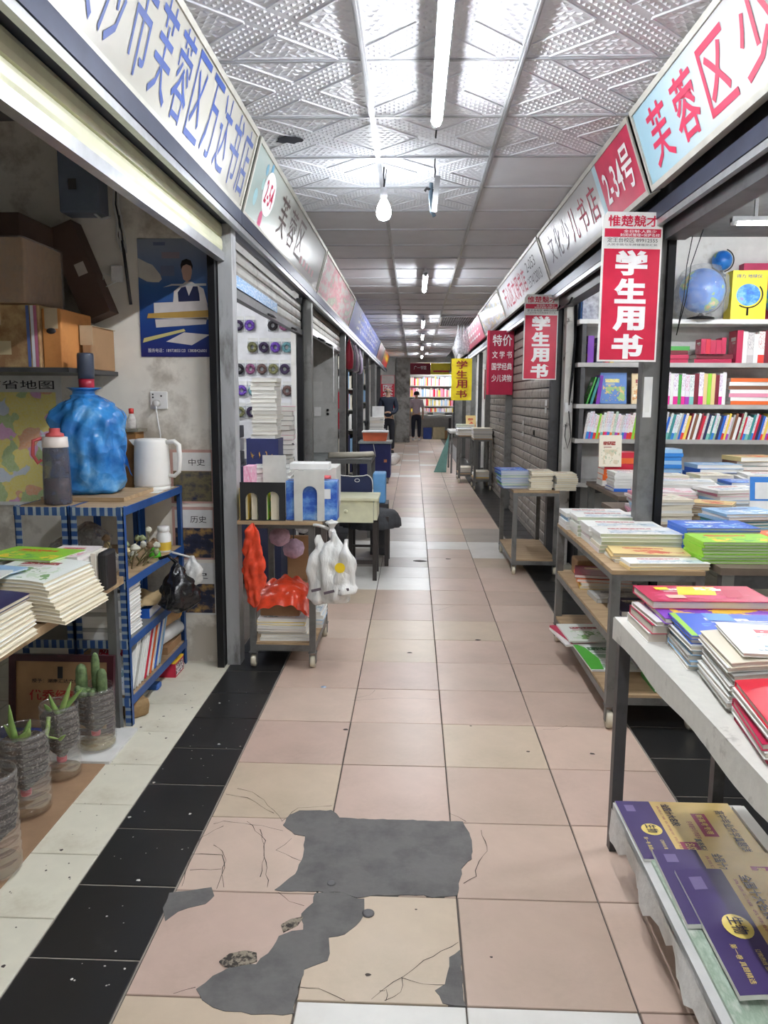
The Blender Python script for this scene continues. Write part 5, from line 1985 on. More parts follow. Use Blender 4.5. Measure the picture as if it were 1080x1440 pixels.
def arch_panel(u0, u1, v0, v1, arches, y, th, m, nm, t):
    """upright panel with arched cut-outs that reach its foot; pixel extents give x and z on plane y"""
    x0, z1 = Q(u0, v0, y)
    x1, _ = Q(u1, v0, y)
    z0 = .789
    pts = [(x0, z0), (x0, z1), (x1, z1), (x1, z0)]
    for (a, c, h) in reversed(arches):
        xa = x0 + (x1 - x0) * a
        xc = x0 + (x1 - x0) * c
        r = (xc - xa) / 2
        zt = z0 + (z1 - z0) * h
        pts.append((xc, z0))
        for k in range(9):
            an = PI * k / 8
            pts.append((xa + r + r * math.cos(an), zt - r + r * math.sin(an)))
        pts.append((xa, z0))
    b = MB()
    b.prism(pts, 'y', y, y + th)
    return b.build(nm, m, t)


BEBLACK = mat('bookend_black', srgb(34, 34, 36), .5)
BEGREY = mat('bookend_grey', srgb(206, 206, 200), .45)
t = thing('black_book_end', (-.90, CY - .03, .789), 'black double-arched book end on the left trolley', 'book end')
arch_panel(337, 401, 678, 727, [(.12, .40, .72), (.58, .86, .76)], CY - .035, .004, BEBLACK, 'panel', t)
b = MB()
b.box(-1.015, -.79, CY - .031, CY + .10, .7885, .7905)
b.build('foot', BEBLACK, t)
stack_y = CY + .0
for k, (x, cvk, wdt) in enumerate(((-1.0, 'yellow', .045), (-.945, 'cream', .03), (-.90, 'lime', .05), (-.84, 'cream', .04))):
    o = book('%s book standing behind the black book end' % ['yellow', 'first cream', 'lime green', 'second cream'][k], x, CY + .075, .8005 + .085, .16, .20, wdt, 0, cvk, '+x', PG_C, 'books behind the black book end', euler=(0, PI / 2, 0))
    o.location = (x - wdt / 2, CY + .085, .791 + .08)
t = thing('blue_folder', (-.66, CY, .789), 'blue box folder behind the grey arched book end', 'folder')
b = MB()
x0, z1 = Q(402, 676, CY - .005)
x1, _ = Q(474, 676, CY - .005)
b.box(x0, x1, CY - .012, CY + .10, .7895, z1)
b.build('body', collage_mat('blue_folder_print', [srgb(44, 84, 176), srgb(52, 96, 190), srgb(110, 160, 220), srgb(190, 214, 236)], 2.5, .35), t, bevel=.003)
prect((x1 - .05, CY - .012, z1 - .065), R_, U_, .035, .05, WHITE, t, 'price_tag', .0015)
t = thing('grey_book_end', (-.70, CY - .03, .789), 'tall pale grey arched book end on the left trolley', 'book end')
arch_panel(413, 456, 662, 727, [(.28, .76, .70)], CY - .035, .004, BEGREY, 'panel', t)
b = MB()
x0, z1 = Q(408, 660, CY)
x1, _ = Q(465, 660, CY)
b.box(x0, x1, CY - .03, CY + .10, z1 - .003, z1)
b.build('top_plate', BEGREY, t)
tag(MB().box(x0, x1 - .01, CY - .02, CY + .12, z1 + .0005, z1 + .032).build('white_carton', WHITE, bevel=.003), 'flat white carton resting on the tall grey book end', 'carton')
stack('{c} magazine', 'at the back of the left trolley', 9, -.92, 4.32, .7885, .22, .28, .026, ['white', 'grey', 'white', 'skyblue', 'white', 'grey', 'white'], .05, .01, .04, '-x', PG_W)
t = thing('spare_book_end', (-.86, 4.16, .789), 'pale book end plate standing behind the black one', 'book end')
arch_panel(369, 402, 640, 727, [(.35, .75, .25)], 4.16, .004, BEGREY, 'panel', t)
tag(MB().box(-.74, -.56, 4.25, 4.52, .7885, 1.03).build('grey_carton', mat('carton_grey', srgb(206, 206, 200), .6), bevel=.004), 'grey carton at the back right of the left trolley', 'carton')
b = MB()
b.box(-.62, -.585, 4.10, 4.22, .7885, .99)
tag(b.build('red_box', mat('box_red', srgb(226, 90, 96), .5)), 'thin red box standing behind the blue folder', 'box')
tag(MB().box(-1.03, -.985, 4.05, 4.18, .7885, 1.05).build('pink_packet', collage_mat('packet_print', [srgb(240, 230, 236), srgb(226, 140, 180), srgb(250, 250, 250)], 6, .4)), 'pink and white packet at the post end of the left trolley', 'packet')
# lower shelf
stack('{c} magazine', 'in the pile on the lower trolley shelf', 7, -.82, 4.16, .1355, .26, .40, .0155, ['white', 'cream', 'white', 'cream', 'white', 'yellow', 'white'], .02, .012, .05, '-x', PG_W)
stack('{c} folder', 'poking out of the trolley side', 4, -.665, 4.32, .1355, .06, .25, .022, ['white', 'skyblue', 'white', 'white'], .0, .008, .04, '-x', PG_W)
t = thing('trolley_carton', (-.85, 4.2, .245), 'open brown carton on the magazines of the left trolley', 'carton')
b = MB()
b.box(-.95, -.74, 4.03, 4.4, .247, .36)
b.build('body', CARD, t, bevel=.004)
b = MB()
b.grid(lambda u, v: (-.74 + .07 * u, 4.03 + .3 * v, .36 - .05 * u), 2, 2)
b.build('flap', CARD, t)
tag(MB().box(-.86, -.735, 4.40, 4.43, .25, .62).build('cardboard_sheet', CARD), 'upright cardboard panel inside the left trolley', 'cardboard')
REDF = mat('red_film', srgb(226, 74, 44), .25, 0, .12, 20, .5)
t = thing('red_plastic_bag', (-.94, CY - .02, .42), 'orange-red plastic bag hanging from the left trolley post', 'plastic bag')
b = MB()
b.crumple([(.008, .26), (.03, .22), (.05, .12), (.06, .02), (.055, -.07), (.035, -.14), (.008, -.18)], (-.945, CY - .06, .52), 48, .022, 20.0, squash=.35, seed=4, steps=6)
b.tube([(-.945, CY - .055, .77), (-.95, CY - .03, .775), (-.955, CY - .004, .765)], .005, 6)
b.build('bag', REDF, t)
t = thing('red_plastic_bag', (-.85, 4.1, .36), 'orange-red plastic bag spread over the open brown carton', 'plastic bag')
b = MB()
b.grid(lambda u, v: (-.955 + .29 * u, CY + .035 + .27 * v, .372 + .05 * abs(mnoise.noise(Vector((u * 4, v * 4, 1)))) + .035 * math.sin(PI * u) - .085 * (1 - v) ** 4 - .05 * u ** 6), 32, 20)
b.build('bag', REDF, t)
PUR = mat('mauve_plush', srgb(196, 170, 190), .9, 0, .1, 40, .6)
for k, (x, z, s, lb) in enumerate(((-.86, .66, .052, 'mauve cartoon-eared plush packet inside the left trolley'), (-.80, .575, .055, 'lower mauve plush packet inside the left trolley'), (-.76, .69, .045, 'grey film packet near the white carrier bags'))):
    t = thing('plush_packet', (x, 4.15 + .08 * k, z - s), lb, 'packet')
    b = MB()
    b.lathe([(s * .3, -s), (s * .9, -s * .6), (s * 1.05, 0), (s * .9, s * .6), (s * .3, s)], (x, 4.15 + .1 * k, z), 18, wob=lambda a, zz: 1 + .08 * math.sin(4 * a))
    b.build('body', PUR if k < 2 else CLEAR, t)
    b = MB()
    b.tube([(x, 4.15 + .1 * k, z + s), (x, 4.15 + .1 * k, .742)], .003, 5)
    b.build('hanger', DARKSTEEL, t)
t = thing('white_carrier_bags', (-.60, CY - .03, .40), 'bunch of white carrier bags with yellow smiley knotted to the trolley', 'carrier bags')
WF = bpy.data.materials.new('carrier_film')
WF.use_nodes = True
tt = NT(WF)
tt.bsdf.inputs['Base Color'].default_value = srgb(236, 236, 232)
tt.bsdf.inputs['Roughness'].default_value = .22
tt.bsdf.inputs['Alpha'].default_value = .93
n_ = tt.noise(tt.coords('Object', (1, 1, .25)), 34, 4)
tt.bump(n_, .7, .02)
for k, (dx, dz, rr_, hh, sq, ro) in enumerate(((-.055, -.02, .062, .33, .55, .2), (.025, 0, .085, .34, .6, -.1), (.085, -.035, .06, .25, .6, .3))):
    b = MB()
    c = (-.555 + dx, CY - .065 - .02 * k, .60 + dz)
    b.crumple([(.010, .145), (.018, .12), (rr_ * .55, .07), (rr_ * .9, .0), (rr_, -.07), (rr_ * 1.02, .15 - hh), (rr_ * .7, .12 - hh), (.01, .115 - hh)], c, 48, .026, 15.0, squash=sq, rot=ro, seed=k * 3.1)
    b.build('bag', WF, t)
b = MB()
b.crumple([(.006, .0), (.016, .02), (.022, .04), (.012, .055), (.03, .085), (.004, .10)], (-.545, CY - .07, .705), 24, .014, 40.0, seed=9)
b.tube([(-.55, CY - .06, .75), (-.60, CY - .05, .768), (-.64, CY - .04, .772)], .009, 7)
b.build('knot', WF, t)
b = MB()
c = Vector((-.495, CY - .155, .575))
b.add([c + Vector((.026 * math.cos(a), 0, .026 * math.sin(a))) for a in [2 * PI * k / 18 for k in range(18)]], [tuple(range(18))])
b.build('smiley_print', mat('smiley_yellow', srgb(250, 214, 40), .5), t)
for (u, w_, z_) in ((-.615, .05, .46), (-.55, .055, .45), (-.475, .05, .46)):
    prect((u, CY - .15, z_), (1, 0, .25), (-.25, 0, 1), w_, .014, INKGREY, t, 'print')

# ------------------------------------------------------------------ small cream desk, chair
t = thing('small_desk', (-.63, 6.05, 0), 'small cream desk with dark legs beside the trolley', 'desk')
DKW = mat('desk_cream', srgb(222, 222, 190), .5, 0, .06)
DKL = mat('desk_dark_leg', srgb(50, 44, 42), .5)
b = MB()
b.box(-.87, -.40, 5.88, 6.28, .632, .652)
b.build('top', DKW, t)
b = MB()
b.box(-.86, -.44, 5.90, 5.915, .46, .63)
dfr = b.build('drawer_front', DKW, t)
b = MB()
b.lathe([(.012, 0), (.015, .012), (.010, .018)], (0, 0, 0), 12, M=Matrix.Translation((-.65, 5.90, .55)) @ Matrix.Rotation(PI / 2, 4, 'X'))
b.build('knob', DKW, dfr)
b = MB()
b.box(-.437, -.41, 5.90, 6.26, .48, .63)
b.build('side_panel', DKW, t)
for (x, y) in ((-.86, 5.905), (-.445, 5.905), (-.86, 6.235), (-.445, 6.235)):
    b = MB()
    b.box(x, x + .032, y + .012, y + .042, 0, .46)
    b.build('leg', DKL, t)
b = MB()
b.box(-.83, -.445, 5.925, 5.945, .13, .16)
b.build('stretcher', DKL, t)
t = thing('covered_chair', (-.50, 6.62, 0), 'wooden chair with grey ruffled seat cover and navy back cushion', 'chair')
b = MB()
b.lathe([(.25, -.11), (.245, -.05), (.225, 0), (.20, .025), (.001, .03)], (-.50, 6.62, .43), 40, wob=lambda a, z: 1 + (.05 * math.sin(16 * a) if z < -.03 else .0) + .10 * math.cos(4 * a) * .6)
b.build('seat_cover', mat('seat_cover_cloth', srgb(70, 72, 76), .85, 0, .12, 30), t)
for (x, y) in ((-.66, 6.47), (-.355, 6.47), (-.66, 6.77), (-.355, 6.77)):
    b = MB()
    b.box(x - .017, x + .017, y - .017, y + .017, 0, .425)
    b.build('leg', DKL, t)
b = MB()
b.box(-.66, -.355, 6.46, 6.48, .16, .18)
b.build('stretcher', DKL, t)
pts = []
for k in range(24):
    a = 2 * PI * k / 24
    ca, sa = math.cos(a), math.sin(a)
    pts.append((-.635 + .165 * math.copysign(abs(ca) ** .5, ca), .66 + .13 * math.copysign(abs(sa) ** .5, sa) - (.022 * max(0, 1 - (ca / .45) ** 2) if sa > 0 else 0)))
b = MB()
b.prism(pts, 'y', 6.40, 6.44)
b.build('back_cushion', mat('cushion_navy', srgb(34, 44, 82), .6), t, bevel=.012)
b = MB()
b.tube([(x, 6.398, z) for x, z in pts] + [(pts[0][0], 6.398, pts[0][1])], .005, 6)
b.build('piping', WHITE, t)
for x in (-.74, -.53):
    b = MB()
    b.box(x - .012, x + .012, 6.445, 6.475, .42, .72)
    b.build('back_post', DKL, t)
b = MB()
b.tube([(-.60 + .02 * math.cos(a), 6.396, .735 + .013 * math.sin(a)) for a in [2 * PI * k / 16 for k in range(17)]], .003, 5)
b.build('emblem', WHITE, t)
tag(MB().box(-.50, -.385, 6.95, 7.2, .47, .74).build('light_blue_bag', mat('bag_sky', srgb(110, 170, 224), .5), bevel=.012), 'light blue bag behind the navy chair cushion', 'bag')
tag(MB().box(-.52, -.36, 6.93, 7.22, .0, .468).build('low_stool', mat('stool_dark', srgb(60, 58, 60), .6), bevel=.004), 'dark low box stool under the light blue bag', 'stool')
# metal bench behind
t = cart(-1.02, -.56, 7.8, 8.6, .80, [.25], 'narrow grey steel bench behind the covered chair', wheels=False, leg=.04, top=STEEL)
t = thing('paper_roll', (-.8, 8.0, .8), 'long cardboard roll lying on the grey steel bench', 'paper roll')
b = MB()
b.tube([(-1.0, 7.9, .832), (-.7, 8.0, .832), (-.56, 8.1, .832)], .03, 12)
b.build('roll', mat('roll_beige', srgb(206, 200, 184), .7), t)

FARB = MB()
FARM = []


def far_stack(n, x, y, z, w_, l_, t_, cvs):
    for k in range(n):
        m_ = CV[cvs[k % len(cvs)]]
        for q in (m_, PG_W):
            if q not in FARM:
                FARM.append(q)
        dx, dy = rnd.uniform(-.012, .012), rnd.uniform(-.012, .012)
        FARB.box(x + dx - w_ / 2, x + dx + w_ / 2, y + dy - l_ / 2, y + dy + l_ / 2, z, z + t_ * .3, FARM.index(m_))
        FARB.box(x + dx - w_ / 2 + .003, x + dx + w_ / 2 - .003, y + dy - l_ / 2 + .003, y + dy + l_ / 2 - .003, z + t_ * .3, z + t_, FARM.index(PG_W))
        z += t_
    FARB.box(x - w_ / 2, x + w_ / 2, y - l_ / 2, y + l_ / 2, z, z + .003, FARM.index(m_))


# ------------------------------------------------------------------ second left stall: trinket wall and paper stack
t = thing('trinket_board', (-1.45, 6.86, 1.1), 'white pegboard on the stall wall holding hair tie packs', 'pegboard')
b = MB()
b.box(-1.85, -1.20, 6.855, 6.878, 1.05, 2.22)
b.build('panel', mat('pegboard_white', srgb(236, 236, 240), .5), t)
RCOL = [('dark violet', srgb(60, 44, 80)), ('mauve', srgb(150, 90, 130)), ('violet', srgb(120, 80, 190)), ('brown', srgb(110, 84, 80)), ('teal', srgb(110, 160, 170)), ('olive', srgb(130, 130, 90)), ('black', srgb(40, 36, 44))]
rows_ = ['highest', 'second', 'third', 'fourth', 'lowest']
for r_ in range(5):
    for c_ in range(5):
        x = -1.66 + .100 * c_ + (.02 if r_ % 2 else 0)
        z = 2.03 - .185 * r_
        if x > -1.22 or (r_, c_) in ((0, 2), (1, 0)):
            continue
        nm, cc = RCOL[(r_ * 3 + c_ * 2) % 7]
        t = thing('hair_tie_pack', (x, 6.83, z - .07), '%s hair tie pack, %s from left, %s pegboard row' % (nm, NTH[c_], rows_[r_]), 'hair tie', 'hair ties on the pegboard')
        b = MB()
        b.box(x - .043, x + .043, 6.851, 6.854, z + .045, z + .075)
        b.build('header_card', WHITE, t)
        b = MB()
        b.box(x - .044, x + .044, 6.838, 6.850, z - .055, z + .044)
        b.build('film', CLEAR, t)
        b = MB()
        b.tube([(x + .030 * math.cos(a), 6.822, z + .032 * math.sin(a) - .005) for a in [2 * PI * k / 12 for k in range(13)]], .015, 7)
        b.build('hair_tie', mat('tie_' + nm.replace(' ', '_'), cc, .7, 0, .3, 60), t)
t = thing('stall_counter', (-1.4, 6.1, 0), 'navy boxed counter inside the trinket stall', 'counter')
b = MB()
b.box(-1.80, -1.13, 5.75, 6.5, 0, .90)
b.build('body', mat('counter_navy', srgb(40, 44, 70), .5), t)
t = thing('navy_book_box', (-1.25, 5.9, .90), 'navy book box with gold lettering under the white book stack', 'book box')
b = MB()
b.box(-1.385, -1.145, 5.78, 6.02, .901, 1.105)
b.build('body', mat('box_navy', srgb(44, 52, 104), .45), t)
rr = random.Random(3)
for k in range(4):
    b = MB()
    x = -1.34 + .05 * k
    b.tube([(x + rr.uniform(-.012, .012), 5.778, .98 + rr.uniform(-.025, .035)) for q in range(6)], .0035, 5)
    b.build('gold_stroke', mat('gold_foil', srgb(206, 160, 90), .4, .4), t)
stack('thick {c} book', 'in the white stack before the pegboard', 15, -1.25, 5.90, 1.1055, .19, .22, .029, ['white', 'cream', 'white', 'white'], .0, .010, .06, '+y', PG_W, joined=True)
stack('glossy {c} leaflet pad', 'in the slumped stack by the white books', 12, -1.145, 6.14, .901, .12, .26, .036, ['grey', 'brown', 'grey', 'black', 'grey', 'pink'], .1, .016, .14, '+y', PG_W, joined=True)
for k in range(3):
    tag(MB().box(-1.70, -1.47, 5.8, 6.1, .901 + .1 * k, .995 + .1 * k).build('storage_box', mat('storage_%d' % k, [srgb(90, 96, 110), srgb(206, 206, 210), srgb(60, 64, 80)][k], .5), bevel=.005), '%s storage box stacked left of the white books' % ['blue-grey', 'pale', 'topmost dark'][k], 'box', 'storage boxes beside the white books')
b = MB()
b.lathe([(.04, 0), (.09, .05), (.10, .13), (.07, .2), (.02, .25)], (-1.47, 5.62, .0), 16, wob=lambda a, z: 1 + .15 * math.sin(4 * a))
tag(b.build('black_sack', BB), 'black sack on the floor inside the trinket stall', 'sack')
t = tube_lamp(5.4, -2.4, -1.5, 2.60, 'fluorescent tube inside the trinket stall', 'tubes inside stalls', along='x')
# door jamb with pen marks
b = MB()
b.box(-1.20, -1.155, 6.79, 6.853, 0, 2.25)
struct('trim_jamb', b, PLASTER)

# ------------------------------------------------------------------ third left stall wall fittings
t = thing('wall_switch', (-1.32, 10.29, 1.2), 'white switch plate on the bare wall of the third stall', 'switch')
b = MB()
b.box(-1.45, -1.36, 10.285, 10.299, 1.17, 1.29)
b.build('plate', WHITE, t)
for dz in (1.2, 1.25):
    b = MB()
    b.lathe([(.018, 0), (.018, .012)], (0, 0, 0), 10, M=Matrix.Translation((-1.27, 10.299, dz)) @ Matrix.Rotation(PI / 2, 4, 'X'))
    b.build('button', BLACKM, t)
tag(MB().box(-1.50, -1.34, 10.296, 10.299, 1.37, 1.62).build('pinned_paper', mat('pinned_grey', srgb(196, 196, 192), .7)), 'pale notice sheet pinned on the bare stall wall', 'notice')
tag(MB().box(-1.9, -1.12, 8.9, 10.2, 0, .70).build('cloth_covered_table', mat('cloth_grey', srgb(120, 124, 122), .8, 0, .15), bevel=.03), 'grey cloth-covered table inside the third left stall', 'table')

# ------------------------------------------------------------------ shelves of far stalls: too small to pick apart
def far_shelf(name, label, x0, x1, y0, y1, zs, cols_, facing='-y', seed=1):
    t = thing(name, ((x0 + x1) / 2, (y0 + y1) / 2, 0), label, 'bookshelf')
    b = MB()
    for x in (x0, x1 - .03):
        b.box(x, x + .03, y0, y1, 0, zs[-1] + .02)
    b.build('side_panel', DARKSTEEL, t)
    for z in zs:
        b = MB()
        b.box(x0 + .03, x1 - .03, y0, y1, z, z + .025)
        b.build('shelf', mat('shelf_pale', srgb(190, 186, 178), .6), t)
    r = random.Random(seed)
    b = MB()
    ms = [CV[c] for c in cols_]
    for z, z2 in zip(zs, zs[1:]):
        x = x0 + .035
        while x < x1 - .06:
            w_ = r.uniform(.018, .045)
            h_ = (z2 - z - .05) * r.uniform(.65, .95)
            b.box(x, x + w_, y0 + .01, y1 - .03, z + .026, z + .026 + h_, r.randrange(len(ms)))
            x += w_ + .001
    tag(b.build('book_row', ms, t), kind='stuff')
    return t


far_shelf('bookshelf', 'bookshelf full of small books in the fourth left stall', -2.1, -1.16, 13.5, 13.88, [.1, .45, .85, 1.2, 1.55, 1.9, 2.2], ['grey', 'white', 'navy', 'red', 'black', 'cream', 'skyblue'], seed=3)
far_shelf('bookshelf', 'glass-fronted bookshelf in the fifth left stall', -2.1, -1.16, 17.75, 18.08, [.1, .5, .9, 1.3, 1.7, 2.1], ['grey', 'white', 'cream', 'skyblue', 'brown'], seed=4)
far_shelf('bookshelf', 'bookshelf behind the open far right stall', 1.5, 2.6, 15.85, 16.18, [.1, .5, .9, 1.25, 1.6, 1.95, 2.25], ['white', 'grey', 'lime', 'red', 'black', 'cream'], seed=5)
es = far_shelf('bookshelf', 'bright wall of pink and white books at the corridor end', -1.0, 1.35, 28.7, 29.1, [.9, 1.12, 1.45, 1.85, 2.25], ['white', 'cream', 'pink', 'red', 'skyblue', 'yellow', 'whitepink'], seed=6)
t = thing('end_shop_sign', (.2, 27.0, 2.28), 'maroon and yellow sign above the shop at the corridor end', 'sign')
b = MB()
b.box(-.35, .42, 27.0, 27.06, 2.22, 2.60)
b.build('maroon_panel', mat('end_maroon', srgb(130, 30, 50), .5), t)
b = MB()
b.box(.422, 1.2, 27.0, 27.06, 2.22, 2.60)
b.build('yellow_panel', mat('end_yellow', srgb(240, 220, 60), .5), t)
text('广一书馆', (.06, 27.0, 2.45), R_, U_, .42, .13, INKWHITE, t, 0)
prect((.82, 27.0, 2.50), R_, U_, .62, .12, collage_mat('end_sign_blobs', [srgb(240, 220, 60), srgb(220, 60, 50)], 14, .5, (3, 1, 1), True), t, 'faded_print', .002)
prect((.82, 27.0, 2.33), R_, U_, .62, .06, INKRED, t, 'red_stripe', .002)
b = MB()
b.box(-.40, -.36, 26.98, 27.04, 2.22, 2.70)
b.box(1.2, 1.24, 26.98, 27.04, 2.22, 2.70)
b.build('hanger', STEEL, t)
b = MB()
t = thing('display_table', (.6, 27.8, 0), 'grey display table piled with books at the corridor end', 'table')
b.box(-.2, 1.2, 27.4, 28.3, .74, .82)
b.build('top', mat('table_grey', srgb(176, 180, 178), .5), t)
for (x, y) in ((-.18, 27.42), (1.12, 27.42), (-.18, 28.24), (1.12, 28.24)):
    b = MB()
    b.box(x, x + .05, y, y + .05, 0, .74)
    b.build('leg', DARKSTEEL, t)
far_stack(4, .15, 27.7, .8205, .4, .3, .035, ['green', 'white', 'pink', 'whitegreen'])
far_stack(4, .75, 27.7, .8205, .4, .3, .03, ['white', 'cream', 'white', 'skyblue'])
for k, (x, w_, h_, m) in enumerate(((-.05, .35, .35, WHITE), (.35, .3, .4, mat('sack_blue', srgb(40, 70, 150), .5)), (.75, .42, .42, mat('carton_cream', srgb(206, 196, 160), .7)), (1.0, .1, .3, CARD))):
    tag(MB().box(x - w_ / 2, x + w_ / 2, 27.45, 27.8, .0005, h_).build('floor_bundle', m, bevel=.02), '%s bundle on the floor under the far display table' % ['white', 'blue', 'cream', 'narrow brown'][k], 'bundle', 'bundles under the far table')
t = tube_lamp(27.5, -.6, .6, 2.60, 'fluorescent tube lighting the shop at the corridor end', 'tubes inside stalls', along='x')
t = tube_lamp(28.2, .5, 1.7, 2.60, 'second fluorescent tube lighting the corridor end shop', 'tubes inside stalls', along='x')
t = tube_lamp(14.6, 1.6, 2.6, 2.60, 'fluorescent tube inside the open far right stall', 'tubes inside stalls', along='x')
t = tube_lamp(12.2, -2.3, -1.4, 2.60, 'fluorescent tube inside the fourth left stall', 'tubes inside stalls', along='x')

# hanging bags on the fourth stall front
for k in range(6):
    y = 10.95 + .42 * k
    t = thing('hanging_bag', (-1.06, y, 1.75), '%s hanging bag along the fourth left stall front' % ['nearest red', 'second grey', 'third mauve', 'fourth pale', 'fifth dark', 'farthest mauve'][k], 'bag', 'bags hung along the stall front')
    b = MB()
    L = .42
    b.lathe([(.005, L), (.02, L - .05), (.05, L * .6), (.055, L * .3), (.045, .02), (.01, 0)], (-1.04, y, 1.80), 14, wob=lambda a, z: 1 + .2 * math.sin(3 * a + k))
    b.tube([(-1.04, y, 1.80 + L - .01), (-1.04, y, 2.23)], .003, 5)
    b.build('bag', mat('hang_%d' % k, [srgb(170, 40, 60), srgb(110, 116, 120), srgb(150, 130, 156), srgb(190, 186, 192), srgb(66, 60, 76), srgb(140, 126, 150)][k], .5, 0, .15), t)
b = MB()
b.box(-1.10, -1.085, 10.45, 10.50, 1.1, 2.2)
tag(b.build('red_tassel_strip', mat('tassel_red', srgb(170, 36, 56), .6)), 'narrow red strip hanging beside the third stall post', 'strip')

# blue cart, counters and stacks further along on the left
t = thing('blue_chest_cart', (-.78, 13.2, 0), 'dark blue wheeled chest with a clear lid in the aisle', 'chest')
b = MB()
b.box(-1.03, -.52, 12.9, 13.5, .10, .66)
b.build('body', mat('chest_blue', srgb(38, 46, 110), .45), t, bevel=.01)
b = MB()
b.box(-1.05, -.50, 12.88, 13.52, .665, .70)
b.build('lid', mat('lid_clear', srgb(176, 186, 186), .2), t)
for (x, y) in ((-.98, 12.95), (-.57, 12.95), (-.98, 13.45), (-.57, 13.45)):
    castor(t, x, y, .10, .038)
prect((-.60, 12.9, .38), R_, U_, .05, .05, mat('label_orange', srgb(226, 150, 110), .5), t, 'label', .002)
b = MB()
b.tube([(-.80, 12.885, .66), (-.78, 12.88, .55), (-.76, 12.88, .45)], .006, 6)
b.build('string', WHITE, t)
t = thing('orange_tub', (-.78, 13.2, .70), 'orange tub standing on the blue chest', 'tub')
b = MB()
b.prism([(-.97, .702), (-.99, .84), (-.57, .84), (-.60, .702)], 'y', 13.0, 13.4)
b.build('body', mat('tub_orange', srgb(226, 110, 70), .5), t)
b = MB()
b.box(-1.0, -.56, 12.98, 13.42, .842, .865)
b.build('rim', WHITE, t)
tag(MB().box(-1.04, -.72, 15.6, 16.4, 0, .78).build('book_counter', mat('counter_grey', srgb(150, 152, 152), .6), bevel=.01), 'grey book counter beyond the blue chest', 'counter')
far_stack(5, -.88, 15.8, .781, .28, .3, .05, ['white', 'grey', 'white', 'cream', 'white'])
tag(MB().box(-.98, -.74, 15.9, 15.95, 1.035, 1.25).build('paper_sign', WHITE), 'small white paper sign standing on the far grey counter', 'sign')
for k in range(3):
    b = MB()
    b.lathe([(.10, 0), (.14, .06), (.13, .15), (.06, .2)], (-.62 + .02 * k, 16.6 + .35 * k, .0005 + .0), 14, wob=lambda a, z: 1 + .12 * math.sin(4 * a + k))
    tag(b.build('white_sack', mat('sack_white', srgb(206, 202, 196), .6, 0, .1)), '%s lumpy white sack on the floor by the far counter' % ['nearest', 'middle', 'farthest'][k], 'sack', 'white sacks by the far counter')

# ------------------------------------------------------------------ far right carts
t = cart(.80, 1.08, 12.1, 12.7, .80, [.18], 'small grey cart of papers nearest the closed shutter', leg=.035)
far_stack(5, .94, 12.4, .801, .29, .5, .03, ['white', 'cream', 'grey', 'white', 'cream'])
far_stack(3, .94, 12.4, .181, .24, .4, .03, ['yellow', 'white', 'cream'])
t = cart(.62, .95, 13.1, 13.75, .80, [.16], 'second small grey cart beyond the papers cart', leg=.035)
far_stack(4, .78, 13.4, .801, .36, .5, .025, ['white', 'cream', 'white', 'white'])
far_stack(3, .78, 13.4, .161, .26, .4, .03, ['navy', 'white', 'cream'])
t = thing('far_table', (.85, 15.4, 0), 'pale table with teal cloth at the far right', 'table')
b = MB()
b.box(.55, 1.10, 14.8, 16.1, .76, .80)
b.build('top', mat('table_pale', srgb(206, 206, 200), .5), t)
for (x, y) in ((.57, 14.82), (1.05, 14.82), (.57, 16.05), (1.05, 16.05)):
    b = MB()
    b.box(x, x + .035, y, y + .035, 0, .76)
    b.build('leg', STEEL, t)
b = MB()
b.prism([(.545, .74), (.30, .10), (.26, .002), (.50, .002)], 'y', 15.0, 15.05)
b.build('teal_cloth', mat('cloth_teal', srgb(120, 166, 158), .8), t)
far_stack(4, .85, 15.1, .801, .34, .4, .03, ['white', 'grey', 'white', 'cream'])
o = book('tan book propped upright on the pale far table', .98, 14.95, .801, .2, .28, .03, 0, 'kraft', '-x', PG_C, joined=True, euler=(PI / 2 - .2, 0, .3))
o.location = (.98, 15.42, .801 + .14)
tag(MB().box(1.30, 1.42, 16.17, 16.198, 1.4, 2.0).build('maroon_scroll', mat('scroll_maroon', srgb(150, 30, 50), .6)), 'narrow maroon scroll on the far right stall wall', 'scroll')

tag(FARB.build('distant_book_piles', FARM), 'distant small piles of books on far carts, counters and tables', 'book piles', None, 'stuff')

# ------------------------------------------------------------------ people
def skin_body(name, joints, edges, m, parent, root=0, sub=2):
    me = bpy.data.meshes.new(name)
    off = WLOC[parent.name]
    me.from_pydata([tuple(Vector(j[0]) - off) for j in joints], edges, [])
    o = bpy.data.objects.new(name, me)
    COL.objects.link(o)
    me.materials.append(m)
    sk = o.modifiers.new('skin', 'SKIN')
    sk.use_smooth_shade = True
    if not me.skin_vertices:
        me.attributes.new('skin', 'FLOAT', 'POINT')
    for i, j in enumerate(joints):
        r = j[1]
        me.skin_vertices[0].data[i].radius = r if isinstance(r, tuple) else (r, r)
        me.skin_vertices[0].data[i].use_root = (i == root)
    s = o.modifiers.new('sub', 'SUBSURF')
    s.levels = sub
    s.render_levels = sub
    o.parent = parent
    WLOC[o.name] = Vector(off)
    return o


SKIN = mat('skin_tone', srgb(206, 166, 140), .6, 0, .04)


